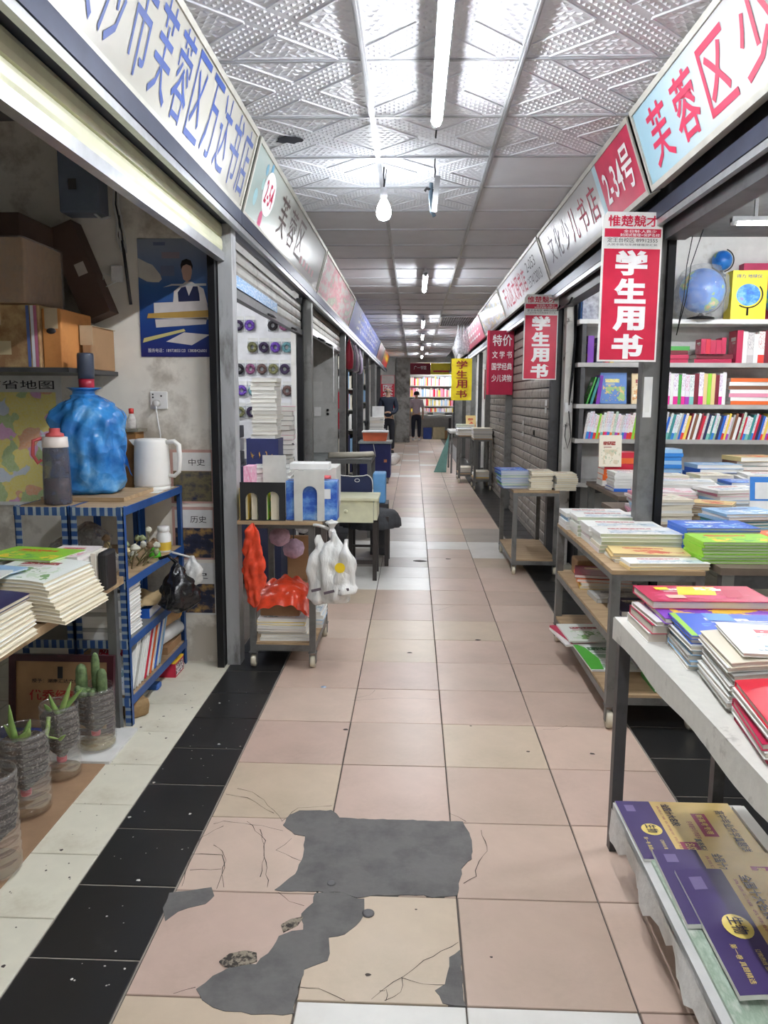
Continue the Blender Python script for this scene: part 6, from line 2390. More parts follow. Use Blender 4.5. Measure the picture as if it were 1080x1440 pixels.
def person(x, y, H, label, shirt, trousers, hair, shoes, pose, sleeves='short', bald=False, face=1):
    """face=+1 looks away from the camera (+y), -1 towards it"""
    t = thing('person', (x, y, 0), label, 'person')
    s = H / 1.70

    def V(a, c, d):
        return Vector((x + a * s, y + c * s * face, d * s))
    la, ra = pose
    J = [(V(0, 0, .93), (.12 * s, .09 * s)), (V(0, .01, 1.10), (.115 * s, .085 * s)), (V(0, .0, 1.28), (.13 * s, .09 * s)), (V(0, -.01, 1.42), (.10 * s, .07 * s)), (V(0, .0, 1.49), .045 * s), (V(0, .015, 1.56), .055 * s), (V(0, .015, 1.63), .075 * s), (V(0, .01, 1.685), .045 * s),
         (V(-.10, 0, .86), .075 * s), (V(-.105, .01, .48), .052 * s), (V(-.11, -.01, .09), .036 * s), (V(-.115, .10, .03), .03 * s),
         (V(.10, 0, .86), .075 * s), (V(.105, .01, .48), .052 * s), (V(.11, -.01, .09), .036 * s), (V(.115, .10, .03), .03 * s)]
    E_ = [(0, 1), (1, 2), (2, 3), (3, 4), (4, 5), (5, 6), (6, 7), (0, 8), (8, 9), (9, 10), (10, 11), (0, 12), (12, 13), (13, 14), (14, 15)]
    for arm in (la, ra):
        n = len(J)
        rad = [.052, .042, .034, .026, .03, .016]
        for k, p in enumerate(arm):
            J.append((V(*p), rad[min(k, 5)] * s))
            E_.append((3 if k == 0 else n + k - 1, n + k))
        # fingers from the palm
        w_ = Vector(arm[-2])
        h_ = Vector(arm[-1])
        d = (h_ - w_).normalized()
        for q in (-.02, -.007, .007, .02):
            J.append((V(*(h_ + Vector((q * .4, q, 0)) + d * .055)), .008 * s))
            E_.append((n + len(arm) - 1, len(J) - 1))
        J.append((V(*(w_ + d * .035 + Vector((0, .035, 0)))), .009 * s))
        E_.append((n + len(arm) - 2, len(J) - 1))
    skin_body('body', J, E_, SKIN, t)
    k = 1.14
    SJ = [(V(0, 0, .90), (.155 * s, .115 * s)), (V(0, .01, 1.08), (.145 * s, .11 * s)), (V(0, 0, 1.27), (.155 * s, .11 * s)), (V(0, -.01, 1.42), (.12 * s, .085 * s)), (V(0, 0, 1.475), (.06 * s, .055 * s))]
    SE = [(0, 1), (1, 2), (2, 3), (3, 4)]
    for arm in (la, ra):
        n = len(SJ)
        pts = arm[:2] if sleeves == 'short' else arm[:-1]
        rads = [.075, .062, .05, .042]
        for q, p in enumerate(pts):
            SJ.append((V(*p), rads[min(q, 3)] * s))
            SE.append((3 if q == 0 else n + q - 1, n + q))
    skin_body('shirt', SJ, SE, shirt, t)
    TJ = [(V(0, 0, .95), (.14 * s, .11 * s)), (V(0, 0, .86), (.14 * s, .115 * s)), (V(-.10, 0, .80), .095 * s), (V(-.105, .01, .48), .075 * s), (V(-.11, -.01, .10), .065 * s), (V(.10, 0, .80), .095 * s), (V(.105, .01, .48), .075 * s), (V(.11, -.01, .10), .065 * s)]
    skin_body('trousers', TJ, [(0, 1), (1, 2), (2, 3), (3, 4), (1, 5), (5, 6), (6, 7)], trousers, t)
    for q in (-1, 1):
        b = MB()
        c = V(q * .112, .035, 0)
        b.lathe([(.045 * s, 0), (.055 * s, .01), (.05 * s, .05), (.035 * s, .085), (.001, .09)], (0, 0, 0), 14, M=Matrix.Translation((c.x, c.y, .001)) @ Matrix.Scale(2.2, 4, (0, 1, 0)))
        b.build('shoe', shoes, t)
    hd = V(0, .012, 1.625)
    b = MB()
    if not bald:
        b.lathe([(.088, -.03), (.095, .0), (.092, .04), (.07, .078), (.03, .095), (.001, .098)], (hd.x, hd.y - face * .012, hd.z + .01), 18, wob=lambda a, z: 1 + .04 * math.sin(6 * a))
    else:
        b.lathe([(.089, -.03), (.09, -.015), (.086, .0)], (hd.x, hd.y - face * .014, hd.z - .0), 18, cap=False)
    b.build('hair', hair, t)
    for q in (-1, 1):
        b = MB()
        b.lathe([(.004, -.022), (.014, -.01), (.016, .012), (.006, .024)], (hd.x + q * .086 * s, hd.y, hd.z - .02), 8)
        b.build('ear', SKIN, t)
        b = MB()
        e = V(q * .03, .086, 1.632)
        b.lathe([(.001, -.006), (.009, 0), (.001, .006)], e, 8)
        b.build('eye', INKBLACK, t)
    b = MB()
    e = V(0, .092, 1.60)
    b.lathe([(.014, -.012), (.010, .005), (.004, .03)], e, 8)
    b.build('nose', SKIN, t)
    b = MB()
    e = V(0, .084, 1.565)
    b.cbox(e, (.045, .012, .009))
    b.build('mouth', mat('lip', srgb(160, 96, 90), .6), t)
    return t


hang = lambda q: [(q * .17, -.01, 1.40), (q * .225, -.01, 1.14), (q * .235, .03, .92), (q * .23, .05, .85), (q * .228, .055, .79)]
fold = lambda q: [(q * .17, .0, 1.40), (q * .23, .02, 1.15), (q * .15, .18, 1.05), (q * .06, .22, 1.06), (q * .02, .23, 1.07)]
person(-.05, 26.55, 1.62, 'person seen from behind in a pale pink shirt and dark trousers', mat('shirt_pink_grey', srgb(196, 176, 184), .8, 0, .04), mat('trousers_navy', srgb(30, 32, 48), .8), mat('hair_black', srgb(24, 22, 24), .6), mat('shoe_white', srgb(206, 204, 204), .6), (hang(-1), hang(1)), 'short', False, 1)
person(-.80, 20.2, 1.68, 'bald person in a dark jacket with folded arms beside the medical banner', mat('jacket_dark', srgb(34, 42, 58), .8, 0, .05), mat('trousers_dark', srgb(36, 38, 46), .8), mat('hair_grey', srgb(120, 112, 108), .7), mat('shoe_black', srgb(30, 28, 28), .5), (fold(-1), fold(1)), 'long', True, -1)
# ------------------------------------------------------------------ right shop: shelf wall
SH_Y0, SH_Y1 = 6.52, 6.82
t = thing('wall_bookshelf', (2.2, 6.68, 0), 'tall grey metal bookshelf across the right shop back wall', 'bookshelf')
for x in (1.225, 1.83, 3.20):
    b = MB()
    b.box(x, x + .035, SH_Y0, SH_Y1, 0, 2.05)
    b.build('upright', DARKSTEEL, t)
for i, z in enumerate((.35, .72, 1.085, 1.37, 1.705, 2.05)):
    b = MB()
    b.box(1.195, 3.24, SH_Y0 - .02, SH_Y1, z - .035, z)
    b.build('shelf', mat('shelf_grey_metal', srgb(178, 176, 172), .5, .2) if i < 5 else WHITE, t)
b = MB()
b.box(1.26, 3.24, SH_Y1 - .006, SH_Y1, .35, 2.05)
b.build('back_panel', mat('shelf_back', srgb(206, 204, 202), .7), t)


def upright_book(label, x, z, w, h, d, cv, lean=0.0, group=None, yfront=None, pg=PG_W):
    """book standing with its spine to the aisle (towards -y); w thickness, h height, d depth"""
    r = book_meshes(d, h, w, '-x', cv, pg, None, None, True)
    o = bpy.data.objects.new('book', r)
    COL.objects.link(o)
    yf = (SH_Y0 + .01) if yfront is None else yfront
    # local x (spine at -x) -> world -y..; local y -> up ; local z -> thickness along x
    M = Matrix(((0, 0, 1), (1, 0, 0), (0, 1, 0))).to_4x4()
    o.matrix_world = Matrix.Translation((x, yf + d / 2, z)) @ Matrix.Rotation(lean, 4, 'Y') @ Matrix.Translation((0, 0, h / 2)) @ M
    tag(o, label, 'book', group)
    return o


SPINES = {}


def spine_mat(name, top, mid, low):
    """spine print: coloured foot, pale middle with title strokes, coloured head"""
    m = bpy.data.materials.new('spine_' + name)
    m.use_nodes = True
    tt = NT(m)
    co = tt.coords('Generated')
    sp_ = tt.add('ShaderNodeSeparateXYZ')
    tt.link(co, sp_.inputs[0])
    y = sp_.outputs[1]
    v = tt.add('ShaderNodeTexVoronoi')
    v.inputs['Scale'].default_value = 13
    tt.link(co, v.inputs['Vector'])
    k = tt.math('MULTIPLY', tt.math('LESS_THAN', v.outputs['Distance'], .33), tt.math('GREATER_THAN', y, .45))
    c = tt.mix(k, mid, top)
    c = tt.mix(tt.math('LESS_THAN', y, .26), c, low)
    tt.link(c, tt.bsdf.inputs['Base Color'])
    tt.bsdf.inputs['Roughness'].default_value = .4
    CV[name] = m
    CNAME[name] = name.replace('_', ' ')


spine_mat('white_red', srgb(206, 50, 80), srgb(240, 236, 230), srgb(226, 60, 50))
spine_mat('white_orange', srgb(200, 60, 90), srgb(240, 232, 216), srgb(240, 130, 40))
spine_mat('white_violet', srgb(206, 60, 110), srgb(236, 226, 236), srgb(170, 60, 180))
spine_mat('white_blue', srgb(190, 60, 90), srgb(224, 232, 240), srgb(50, 130, 210))
spine_mat('white_magenta', srgb(150, 70, 160), srgb(240, 236, 240), srgb(226, 40, 150))
spine_mat('white_teal', srgb(70, 110, 120), srgb(232, 236, 232), srgb(120, 190, 180))
spine_mat('mint', srgb(90, 110, 100), srgb(206, 224, 206), srgb(150, 180, 150))
spine_mat('pale_grey', srgb(120, 110, 120), srgb(220, 216, 214), srgb(196, 190, 190))


def row(desc_where, x0, x1, z, hs, cvs, lean=0.0, wr=(.018, .03), d=.15, seed=1, group=None):
    r = random.Random(seed)
    x = x0
    k = 0
    while x < x1:
        w_ = round(r.uniform(*wr), 3)
        cv = cvs[k % len(cvs)] if r.random() < .75 else r.choice(cvs)
        h = round(r.uniform(*hs), 2)
        lx = x + (math.sin(abs(lean)) * h if lean < 0 else 0)
        upright_book('%s book, %s from left %s' % (CNAME[cv], NTH[min(k, len(NTH) - 1)], desc_where), lx, z + .001, w_ / 1.0, h, d, cv, -lean if lean < 0 else lean, group or ('books ' + desc_where))
        x += (w_ / math.cos(lean)) + .0015
        k += 1


# left bay (between the white jamb and the steel post)
row('in the leaning row of the left bay', 1.265, 1.70, 1.085, (.20, .23), ['pale_grey', 'white_blue', 'white_violet', 'white_red', 'white_red', 'lime', 'white_orange', 'white_teal', 'white_red', 'white_magenta', 'white_blue', 'white_orange', 'mint', 'white_violet', 'white_red'], .16, (.013, .022), .15, 5)
for k, (x, cv, w_, h, ln) in enumerate(((1.275, 'purple', .05, .215, 0), (1.345, 'navy', .055, .20, .02), (1.42, 'red', .03, .19, .03), (1.46, 'yellow', .03, .15, .04))):
    upright_book('%s book standing on the highest row of the left bay' % CNAME[cv], x, 1.706, w_, h, .15, cv, ln, 'books on the highest row of the left bay')
for k, (x, cv, w_, h, ln) in enumerate(((1.28, 'green', .012, .23, .30), (1.31, 'teal', .02, .225, .28), (1.36, 'purple', .03, .235, .10))):
    upright_book('%s book leaning at the left end of the picture book row' % CNAME[cv], x, 1.371, w_, h, .16, cv, ln, 'leaning picture books')


def faceout(label, x, y, z, w, h, th, cv, tilt=.12):
    o = book(label, x, y, z, w, h, th, 0, cv, '-x', PG_W, euler=(PI / 2 - tilt, 0, 0))
    o.location = (x, y, z + math.cos(tilt) * h / 2)
    return o


CV['picture_blue'] = cover('cover_picture_blue', srgb(70, 120, 190), srgb(230, 220, 130), srgb(140, 180, 110), srgb(220, 190, 120), 21)
CNAME['picture_blue'] = 'blue'
CV['picture_tan'] = cover('cover_picture_tan', srgb(230, 206, 160), srgb(150, 60, 60), srgb(214, 150, 90), srgb(240, 240, 226), 23)
CNAME['picture_tan'] = 'tan'
faceout('blue picture book with animals facing out on the left bay', 1.51, 6.60, 1.372, .215, .255, .02, 'picture_blue')
faceout('tan picture book facing out beside the steel post', 1.745, 6.60, 1.372, .17, .25, .02, 'picture_tan')
# right bay rows
row('in the leaning row of the right bay', 1.885, 2.98, 1.085, (.19, .235), ['mint', 'pale_grey', 'blue', 'white_teal', 'teal', 'white_blue', 'red', 'navy', 'blue', 'white_red', 'yellow', 'white_violet', 'grey', 'brown', 'white', 'darkred'], .22, (.013, .023), .15, 8)
row('in the upright row of the right bay', 1.875, 2.40, 1.37, (.235, .265), ['kraft', 'darkred', 'white_magenta', 'white', 'white_magenta', 'green', 'blue', 'white_violet', 'white_teal', 'pale_grey', 'white_magenta', 'white_magenta', 'lime'], .0, (.022, .036), .17, 12)
stack('{c} book', 'in the flat pile ending the upright row', 7, 2.62, 6.66, 1.371, .34, .2, .03, ['orange', 'white', 'pink', 'white', 'brown', 'white', 'orange'], .0, .01, .05, '-y', PG_W, joined=True)
# red dictionaries
stack('{c} dictionary', 'in the left red dictionary pile', 4, 2.0, 6.64, 1.706, .20, .15, .033, ['crimson', 'crimson', 'darkred', 'green'], .0, .012, .05, '-y', PG_W, joined=True)
stack('{c} dictionary', 'in the wide red dictionary pile', 2, 2.30, 6.64, 1.706, .30, .15, .035, ['crimson', 'darkred'], .0, .012, .03, '-y', PG_W, joined=True)
row('on the red dictionary pile', 2.185, 2.36, 1.777, (.11, .13), ['crimson', 'red', 'darkred', 'crimson'], 0, (.035, .045), .13, 4)
row('in the tall dictionary row of the right bay', 2.47, 2.98, 1.706, (.22, .27), ['darkred', 'white', 'pale_grey', 'white', 'pale_grey', 'darkred', 'darkred', 'crimson', 'white_red', 'white_red', 'crimson'], 0, (.035, .05), .17, 6)
# globes
GLOBE = bpy.data.materials.new('globe_print')
GLOBE.use_nodes = True
tt = NT(GLOBE)
n_ = tt.noise(tt.coords('Object'), 4.5, 4)
tt.link(tt.ramp(n_, [(.0, srgb(40, 110, 200)), (.45, srgb(56, 136, 220)), (.535, srgb(150, 190, 120)), (.58, srgb(230, 200, 130)), (.63, srgb(226, 110, 130))], 'CONSTANT'), tt.bsdf.inputs['Base Color'])
tt.bsdf.inputs['Roughness'].default_value = .3


def globe(x, y, z, r, label, bagged=False):
    t = thing('globe', (x, y, z), label, 'globe', 'globes on the top shelf')
    zc = z + .05 + r
    b = MB()
    b.lathe([(r * .6, 0), (r * .6, .012), (r * .15, .03), (.012, .05)], (x, y, z + .0005), 18)
    b.build('base', BLACKM, t)
    b = MB()
    n = 14
    b.lathe([(max(.001, r * math.sin(PI * k / n)), -r * math.cos(PI * k / n)) for k in range(n + 1)], (x, y, zc), 24)
    b.build('sphere', GLOBE, t)
    b = MB()
    b.tube([(x + (r + .012) * math.cos(a), y - .01, zc + (r + .012) * math.sin(a)) for a in [-PI / 2 + .2 + 2.6 * k / 14 for k in range(15)]], .005, 6)
    b.build('meridian_arm', BLACKM, t)
    if bagged:
        b = MB()
        b.crumple([(r * .9, -r * 1.2), (r * 1.15, -r * .8), (r * 1.2, 0), (r * 1.1, r * .6), (r * .7, r * 1.08), (r * .2, r * 1.2)], (x, y, zc), 44, .02, 11.0, seed=3)
        b.build('plastic_bag', glassy('globe_film', srgb(240, 244, 248), .2, .08), t)
    return t


globe(2.165, 6.53, 2.05, .175, 'large blue globe wrapped in a clear plastic bag', True)
t = globe(2.40, 6.775, 2.05, .08, 'small blue globe raised behind the bagged globe')
tag(MB().box(2.33, 2.47, 6.745, 6.818, 2.0505, 2.42).build('tall_carton', WHITE, bevel=.003), 'tall white carton carrying the small globe', 'carton')
t.location.z = 2.4205
t = thing('globe_carton', (2.52, 6.6, 2.05), 'yellow globe carton with a printed blue globe', 'carton')
b = MB()
b.box(2.39, 2.665, 6.50, 6.645, 2.0505, 2.43)
b.build('body', mat('carton_bright_yellow', srgb(250, 226, 50), .45), t)
b = MB()
c = Vector((2.52, 6.498, 2.24))
b.add([c + Vector((.095 * math.cos(a), 0, .085 * math.sin(a))) for a in [2 * PI * k / 26 for k in range(26)]], [tuple(range(26))])
b.build('globe_print', collage_mat('globe_carton_print', [srgb(30, 100, 200), srgb(50, 140, 220), srgb(120, 190, 230), srgb(150, 100, 200)], 3, .4), t)
b = MB()
b.tube([(2.52 + .112 * math.cos(a), 6.497, 2.24 + .1 * math.sin(a)) for a in [-2.2 + 2.9 * k / 12 for k in range(13)]], .005, 6)
b.tube([(2.52, 6.497, 2.14), (2.52, 6.497, 2.08)], .008, 6)
b.build('stand_print', BLACKM, t)
text('得力 地球仪', (2.52, 6.50, 2.385), R_, U_, .2, .028, INKBLUE, t, .005, lift=.002)
globe(2.81, 6.6, 2.05, .12, 'blue globe at the right edge of the top shelf')
t = thing('magenta_carton', (2.75, 6.74, 2.05), 'magenta carton behind the right globe', 'carton')
b = MB()
b.box(2.56, 2.95, 6.72, 6.82, 2.0505, 2.52)
b.build('body', mat('carton_magenta', srgb(196, 50, 96), .5), t)
for (x, lb) in ((1.31, 'clear tub with blue lid at the left end of the top shelf'), (1.5, 'second clear tub on the top shelf behind the banner')):
    t = thing('plastic_tub', (x, 6.65, 2.05), lb, 'tub', 'tubs on the top shelf')
    b = MB()
    b.box(x - .08, x + .08, 6.56, 6.75, 2.0505, 2.27)
    b.build('body', glassy('tub_clear', srgb(206, 206, 214), .6), t)
    b = MB()
    b.box(x - .09, x + .03, 6.60, 6.70, 2.06, 2.2)
    b.build('contents', mat('tub_blue', srgb(80, 130, 200), .5), t)
tube_lamp(5.2, 1.85, 3.05, 2.52, 'bright horizontal tube inside the right shop', 'tubes inside stalls', along='x')
tube_lamp(3.0, 1.75, 2.95, 2.52, 'second horizontal tube inside the right shop', 'tubes inside stalls', along='x')
# wall end with socket and cables
t = thing('wall_outlet', (1.15, 6.61, 1.28), 'white outlet with dangling cords on the right shop wall end', 'socket')
b = MB()
b.box(1.125, 1.18, 6.605, 6.6195, 1.30, 1.38)
b.build('plate', WHITE, t)
for k in range(3):
    b = MB()
    b.tube([(1.17 + .01 * k, 6.61, 2.2), (1.18 + .006 * k, 6.61, 1.9), (1.165 + .008 * k, 6.61, 1.6), (1.155, 6.60, 1.36)], .004, 5)
    b.build('cord', BLACKM, t)
b = MB()
b.tube([(1.155, 6.60, 1.31), (1.18, 6.60, 1.1), (1.155, 6.60, 1.0), (1.13, 6.60, 1.1), (1.135, 6.60, 1.2)], .004, 5)
b.build('cord', BLACKM, t)

# ------------------------------------------------------------------ right shop: tables of books
T1Z = .72


def plain_table(x0, x1, y0, y1, z, label):
    t = thing('display_table', ((x0 + x1) / 2, (y0 + y1) / 2, 0), label, 'table')
    b = MB()
    b.box(x0, x1, y0, y1, z - .03, z)
    b.build('top', mat('dark_wood_top', srgb(110, 96, 84), .6, 0, .1), t)
    for x in (x0 + .01, x1 - .06):
        for y in (y0 + .01, y1 - .06):
            b = MB()
            b.box(x, x + .05, y, y + .05, 0, z - .03)
            b.build('leg', STEEL, t)
    for y in (y0 + .02, y1 - .05):
        b = MB()
        b.box(x0 + .06, x1 - .06, y, y + .03, z - .09, z - .031)
        b.build('apron', DARKSTEEL, t)
    return t


plain_table(1.14, 2.45, 3.2, 5.28, T1Z, 'broad display table of magazines just inside the right shop')
plain_table(1.27, 3.1, 5.35, 6.35, .75, 'rear display table of book piles before the right shelf wall')
A = dict(joined=False)
stack('{c} exercise magazine', 'in the blue pile on the right shop table', 8, 1.275, 3.68, T1Z + .001, .34, .24, .0125, ['blue'], .04, .006, .02, '-x', PG_G)
stack('{c} exercise magazine', 'in the lime pile at the right table corner', 7, 1.26, 3.40, T1Z + .001, .34, .22, .0125, ['lime'], .03, .005, .02, '-x', PG_G)
stack('{c} leaflet', 'in the orange heap at the right frame edge', 5, 1.60, 3.55, T1Z + .001, .28, .26, .016, ['orange', 'white', 'orange', 'orange', 'orange'], .3, .01, .1, '-x', PG_W)
stack('{c} workbook', 'in the slanting pile behind the blue magazines', 9, 1.53, 3.98, T1Z + .001, .30, .24, .014, ['teal', 'skyblue', 'whitepink', 'skyblue', 'teal'], .2, .01, .06, '-x', PG_N)
stack('{c} workbook', 'in the tan-spined pile behind the steel post', 9, 1.545, 4.40, T1Z + .001, .22, .18, .0125, ['kraft', 'brown', 'kraft'], -.5, .008, .06, '-x', PG_N, shift=(.004, .002))
stack('{c} workbook', 'in the cream pile directly behind the steel post', 9, 1.30, 4.48, T1Z + .001, .22, .28, .0145, ['cream', 'white', 'cream'], .1, .008, .05, '-y', PG_C)
stack('{c} magazine', 'in the low pink heap in the right shop', 8, 1.40, 4.86, T1Z + .001, .36, .26, .016, ['pink', 'whitepink', 'skyblue', 'white', 'pink', 'whitepink'], -.1, .02, .15, '-x', PG_W)
stack('{c} magazine', 'in the heap behind the payment card', 8, 1.82, 4.78, T1Z + .001, .36, .26, .019, ['white', 'yellow', 'skyblue', 'white', 'skyblue', 'white', 'pink', 'white'], .15, .02, .16, '-x', PG_W)
stack('{c} magazine', 'in the tan and white rear table heap', 9, 1.62, 5.13, T1Z + .001, .40, .22, .018, ['cream', 'white', 'brown', 'white', 'cream', 'white', 'kraft', 'white', 'white'], -.1, .02, .12, '-x', PG_W)
stack('{c} magazine', 'in the blue-covered heap before the rear table', 9, 2.05, 5.12, T1Z + .001, .36, .24, .018, ['white', 'blue', 'white', 'skyblue', 'white', 'white', 'blue', 'skyblue', 'blue'], .12, .02, .14, '-x', PG_W)
t = thing('code_stand', (1.75, 4.2, T1Z), 'small blue and white payment card standing on the right shop table', 'card stand')
MC = Matrix.Translation((1.745, 4.24, T1Z + .10)) @ Matrix.Rotation(-.15, 4, 'X')
b = MB()
b.box(-.062, .062, -.003, .003, 0, .18, 0, MC)
b.build('card', WHITE, t)
flat([MC @ Vector(p) for p in ((-.062, -.004, .05), (.062, -.004, .05), (.062, -.004, .18), (-.062, -.004, .18))], mat('card_blue', srgb(60, 130, 210), .4), t, 'blue_field')
flat([MC @ Vector(p) for p in ((-.035, -.005, .06), (.05, -.005, .06), (.05, -.005, .15), (-.035, -.005, .15))], WHITE, t, 'blank_square')
b = MB()
b.box(1.70, 1.79, 4.22, 4.28, T1Z + .081, T1Z + .10)
b.build('foot', WHITE, t)
stack('{c} support booklet', 'under the payment card stand', 5, 1.745, 4.24, T1Z + .001, .14, .14, .0155, ['white', 'skyblue', 'white', 'cream', 'white'], .1, .006, .05, '-x', PG_W)
# rear table piles
stack('{c} book', 'in the left rear pile by the white wall end', 6, 1.42, 5.75, .751, .22, .26, .022, ['blue', 'white', 'white', 'white', 'white', 'white'], .0, .006, .03, '-y', PG_W, joined=True)
stack('{c} book', 'in the red and orange rear pile', 6, 1.45, 6.10, .751, .26, .2, .042, ['white', 'orange', 'orange', 'red', 'orange', 'red'], .0, .008, .04, '-y', PG_W, joined=True)
stack('{c} book', 'in the blue-striped rear pile beside the post', 10, 1.76, 6.05, .751, .26, .22, .028, ['white_blue', 'skyblue', 'white_blue', 'white_blue', 'skyblue'], .0, .005, .02, '-y', PG_W, joined=True)
stack('{c} book', 'in the floral rear pile behind the post', 7, 1.68, 5.62, .751, .24, .24, .018, ['cream', 'lime', 'cream', 'white'], .0, .008, .04, '-y', PG_C, joined=True)
faceout('cream picture card standing above the left rear pile', 1.36, 6.0, .90, .17, .24, .015, 'cream', .1)
stack('{c} book', 'in the tallest rear pile with dark spines', 7, 2.45, 6.05, .751, .34, .26, .033, ['white', 'navy', 'brown', 'orange', 'teal', 'brown', 'kraft'], .1, .012, .08, '-x', PG_W, joined=True)
stack('{c} book', 'in the blue rear pile right of the post', 6, 2.12, 5.95, .751, .34, .24, .03, ['white', 'skyblue', 'blue', 'blue', 'blue', 'skyblue'], .1, .012, .06, '-x', PG_W, joined=True)
stack('{c} book', 'in the low teal rear pile right of the post', 6, 1.98, 5.62, .751, .24, .24, .022, ['white', 'teal', 'cream', 'skyblue', 'white', 'cream'], .05, .01, .05, '-x', PG_W, joined=True)
stack('{c} book', 'in the wide white rear pile', 6, 2.42, 5.62, .751, .42, .3, .022, ['white', 'cream', 'white', 'blue', 'white', 'white'], -.1, .02, .08, '-x', PG_W, joined=True)
stack('{c} book', 'in the rear pile at the right frame edge', 6, 2.85, 5.8, .751, .36, .3, .03, ['white', 'teal', 'white', 'cream', 'white', 'grey'], .1, .015, .08, '-x', PG_W, joined=True)

stack('{c} book', 'in the slumped rear pile under the shelf', 6, 2.78, 6.12, .751, .30, .24, .036, ['white', 'cream', 'blue', 'white', 'grey', 'brown'], -.15, .015, .1, '-x', PG_W, joined=True)

# ------------------------------------------------------------------ small cart in front of the closed shutter
cart(.665, 1.03, 6.2, 7.15, .685, [.125], 'narrow grey cart with blue-spined books before the closed shutter', leg=.035)
stack('{c} workbook', 'in the blue-spined pile on the narrow cart', 11, .675, 6.50, .686, .23, .30, .0125, ['blue', 'skyblue', 'green', 'blue', 'skyblue'], .04, .008, .04, '-x', PG_W, shift=(.003, 0))
stack('{c} workbook', 'in the cream middle pile on the narrow cart', 9, .895, 6.38, .686, .18, .24, .0155, ['cream', 'white', 'cream'], .0, .008, .03, '+x', PG_C)
stack('{c} workbook', 'in the grey right pile on the narrow cart', 8, 1.085, 6.34, .686, .17, .24, .0155, ['grey', 'cream', 'white'], .0, .008, .03, '-x', PG_C)

# ------------------------------------------------------------------ three-tier trolley in front of the right post
cart(.70, 1.085, 3.22, 4.48, .70, [.155, .425], 'three-tier wooden trolley of workbooks at the right post', leg=.038, zleg=.105, wr=.04)
Z = .701
stack('{c} workbook', 'in the farthest white pile on the trolley', 4, .875, 4.34, Z, .34, .20, .022, ['white', 'white', 'skyblue', 'white'], .0, .006, .02, '-x', PG_W)
stack('{c} workbook', 'in the second white-green pile on the trolley', 5, .90, 4.12, Z, .36, .20, .020, ['whitegreen', 'white', 'whitegreen', 'whitegreen', 'white'], .0, .006, .02, '-x', PG_G)
stack('{c} workbook', 'in the third pile on the trolley', 4, .91, 3.90, Z, .36, .20, .022, ['white', 'whitepink', 'white', 'white'], .0, .006, .02, '-x', PG_W)
stack('{c} workbook', 'in the nearest green-paged pile on the trolley', 5, .925, 3.68, Z, .38, .20, .018, ['whitepink', 'cream', 'whitegreen', 'whitegreen', 'white'], .0, .006, .02, '-x', PG_G)
stack('{c} folder of papers', 'on the near end of the trolley', 3, .915, 3.475, Z, .33, .19, .012, ['white', 'kraft', 'kraft'], -.06, .01, .08, '-x', PG_C)
stack('{c} paper bundle', 'at the near edge of the trolley top', 2, .94, 3.293, Z, .34, .13, .014, ['kraft', 'white'], .05, .008, .05, '-x', PG_C)
stack('{c} magazine', 'on the middle trolley shelf at the far end', 4, .89, 4.12, .426, .28, .24, .017, ['yellow', 'cream', 'orange', 'darkred'], -.1, .02, .12, '-x', PG_W)
book('grey magazine lying under the red ones on the middle trolley shelf', .91, 3.82, .426, .30, .18, .022, .05, 'grey')
stack('{c} book', 'on the middle trolley shelf at the near end', 2, .925, 3.52, .426, .27, .25, .024, ['grey', 'navy'], -.05, .01, .05, '-x', PG_W)
t = thing('kraft_bundle', (.88, 4.35, .425), 'folded kraft bundle at the far end of the middle trolley shelf', 'bundle')
b = MB()
b.box(.78, .98, 4.28, 4.44, .426, .52)
b.build('body', CARD, t, bevel=.01)
stack('{c} sheet folder', 'on the bottom trolley shelf at the far end', 3, .80, 4.05, .156, .30, .30, .010, ['white', 'crimson', 'whitegreen'], .15, .02, .1, '-x', PG_W)
CV['brochure'] = cover('cover_brochure', srgb(226, 230, 226), srgb(60, 110, 70), srgb(150, 180, 150), srgb(200, 206, 190), 31)
CNAME['brochure'] = 'white'
o = book('white brochure with a green edge on the bottom trolley shelf', .855, 3.72, .156, .32, .42, .008, .03, 'brochure')
b = MB()
b.prism([(-.16, -.20), (-.10, -.20), (-.085, -.05), (-.11, .12), (-.16, .20)], 'z', .0081, .0086)
o2 = link_mesh('green_edge', b.mesh('green_edge', mat('edge_green', srgb(80, 170, 60), .4)), o)
book('grey magazine beside the green-edged brochure', 1.0, 3.66, .1645, .16, .30, .008, -.05, 'grey')
book('green magazine on the bottom trolley shelf behind the table leg', .99, 3.36, .156, .15, .2, .02, .0, 'green')

# ------------------------------------------------------------------ white-topped table in the right foreground
t = thing('front_table', (.85, 1.6, 0), 'white-topped steel table with lower shelf in the right foreground', 'table')
WTOP = dirty('scuffed_white_top', srgb(216, 214, 206), srgb(150, 146, 138), 9, .58, .7, .6, 0, .3)
b = MB()
b.box(.485, 1.25, .55, 2.34, .725, .748)
b.build('tabletop', WTOP, t)
b = MB()
b.grid(lambda u, v: (.484 + .004 * math.sin(u * 40), .55 + 1.79 * u, .748 - .062 * v + .006 * math.sin(u * 23) * v), 60, 3)
b.grid(lambda u, v: (.481, .55 + 1.79 * (1 - u), .748 - .062 * v + .006 * math.sin((1 - u) * 23) * v), 60, 3)
b.build('cloth_edge', WTOP, t)
b = MB()
b.box(.485, 1.25, 2.34, 2.343, .69, .748)
b.build('cloth_edge', WTOP, t)
for (x, y) in ((.492, 2.295), (.80, 2.295), (.492, .6), (1.2, .6), (1.2, 2.295)):
    b = MB()
    b.box(x, x + .034, y, y + .034, 0, .725)
    b.build('leg', DARKSTEEL, t)
b = MB()
b.box(.53, 1.2, 2.30, 2.325, .68, .724)
b.build('rail', DARKSTEEL, t)
b = MB()
b.box(.478, .86, .62, 2.23, .180, .200)
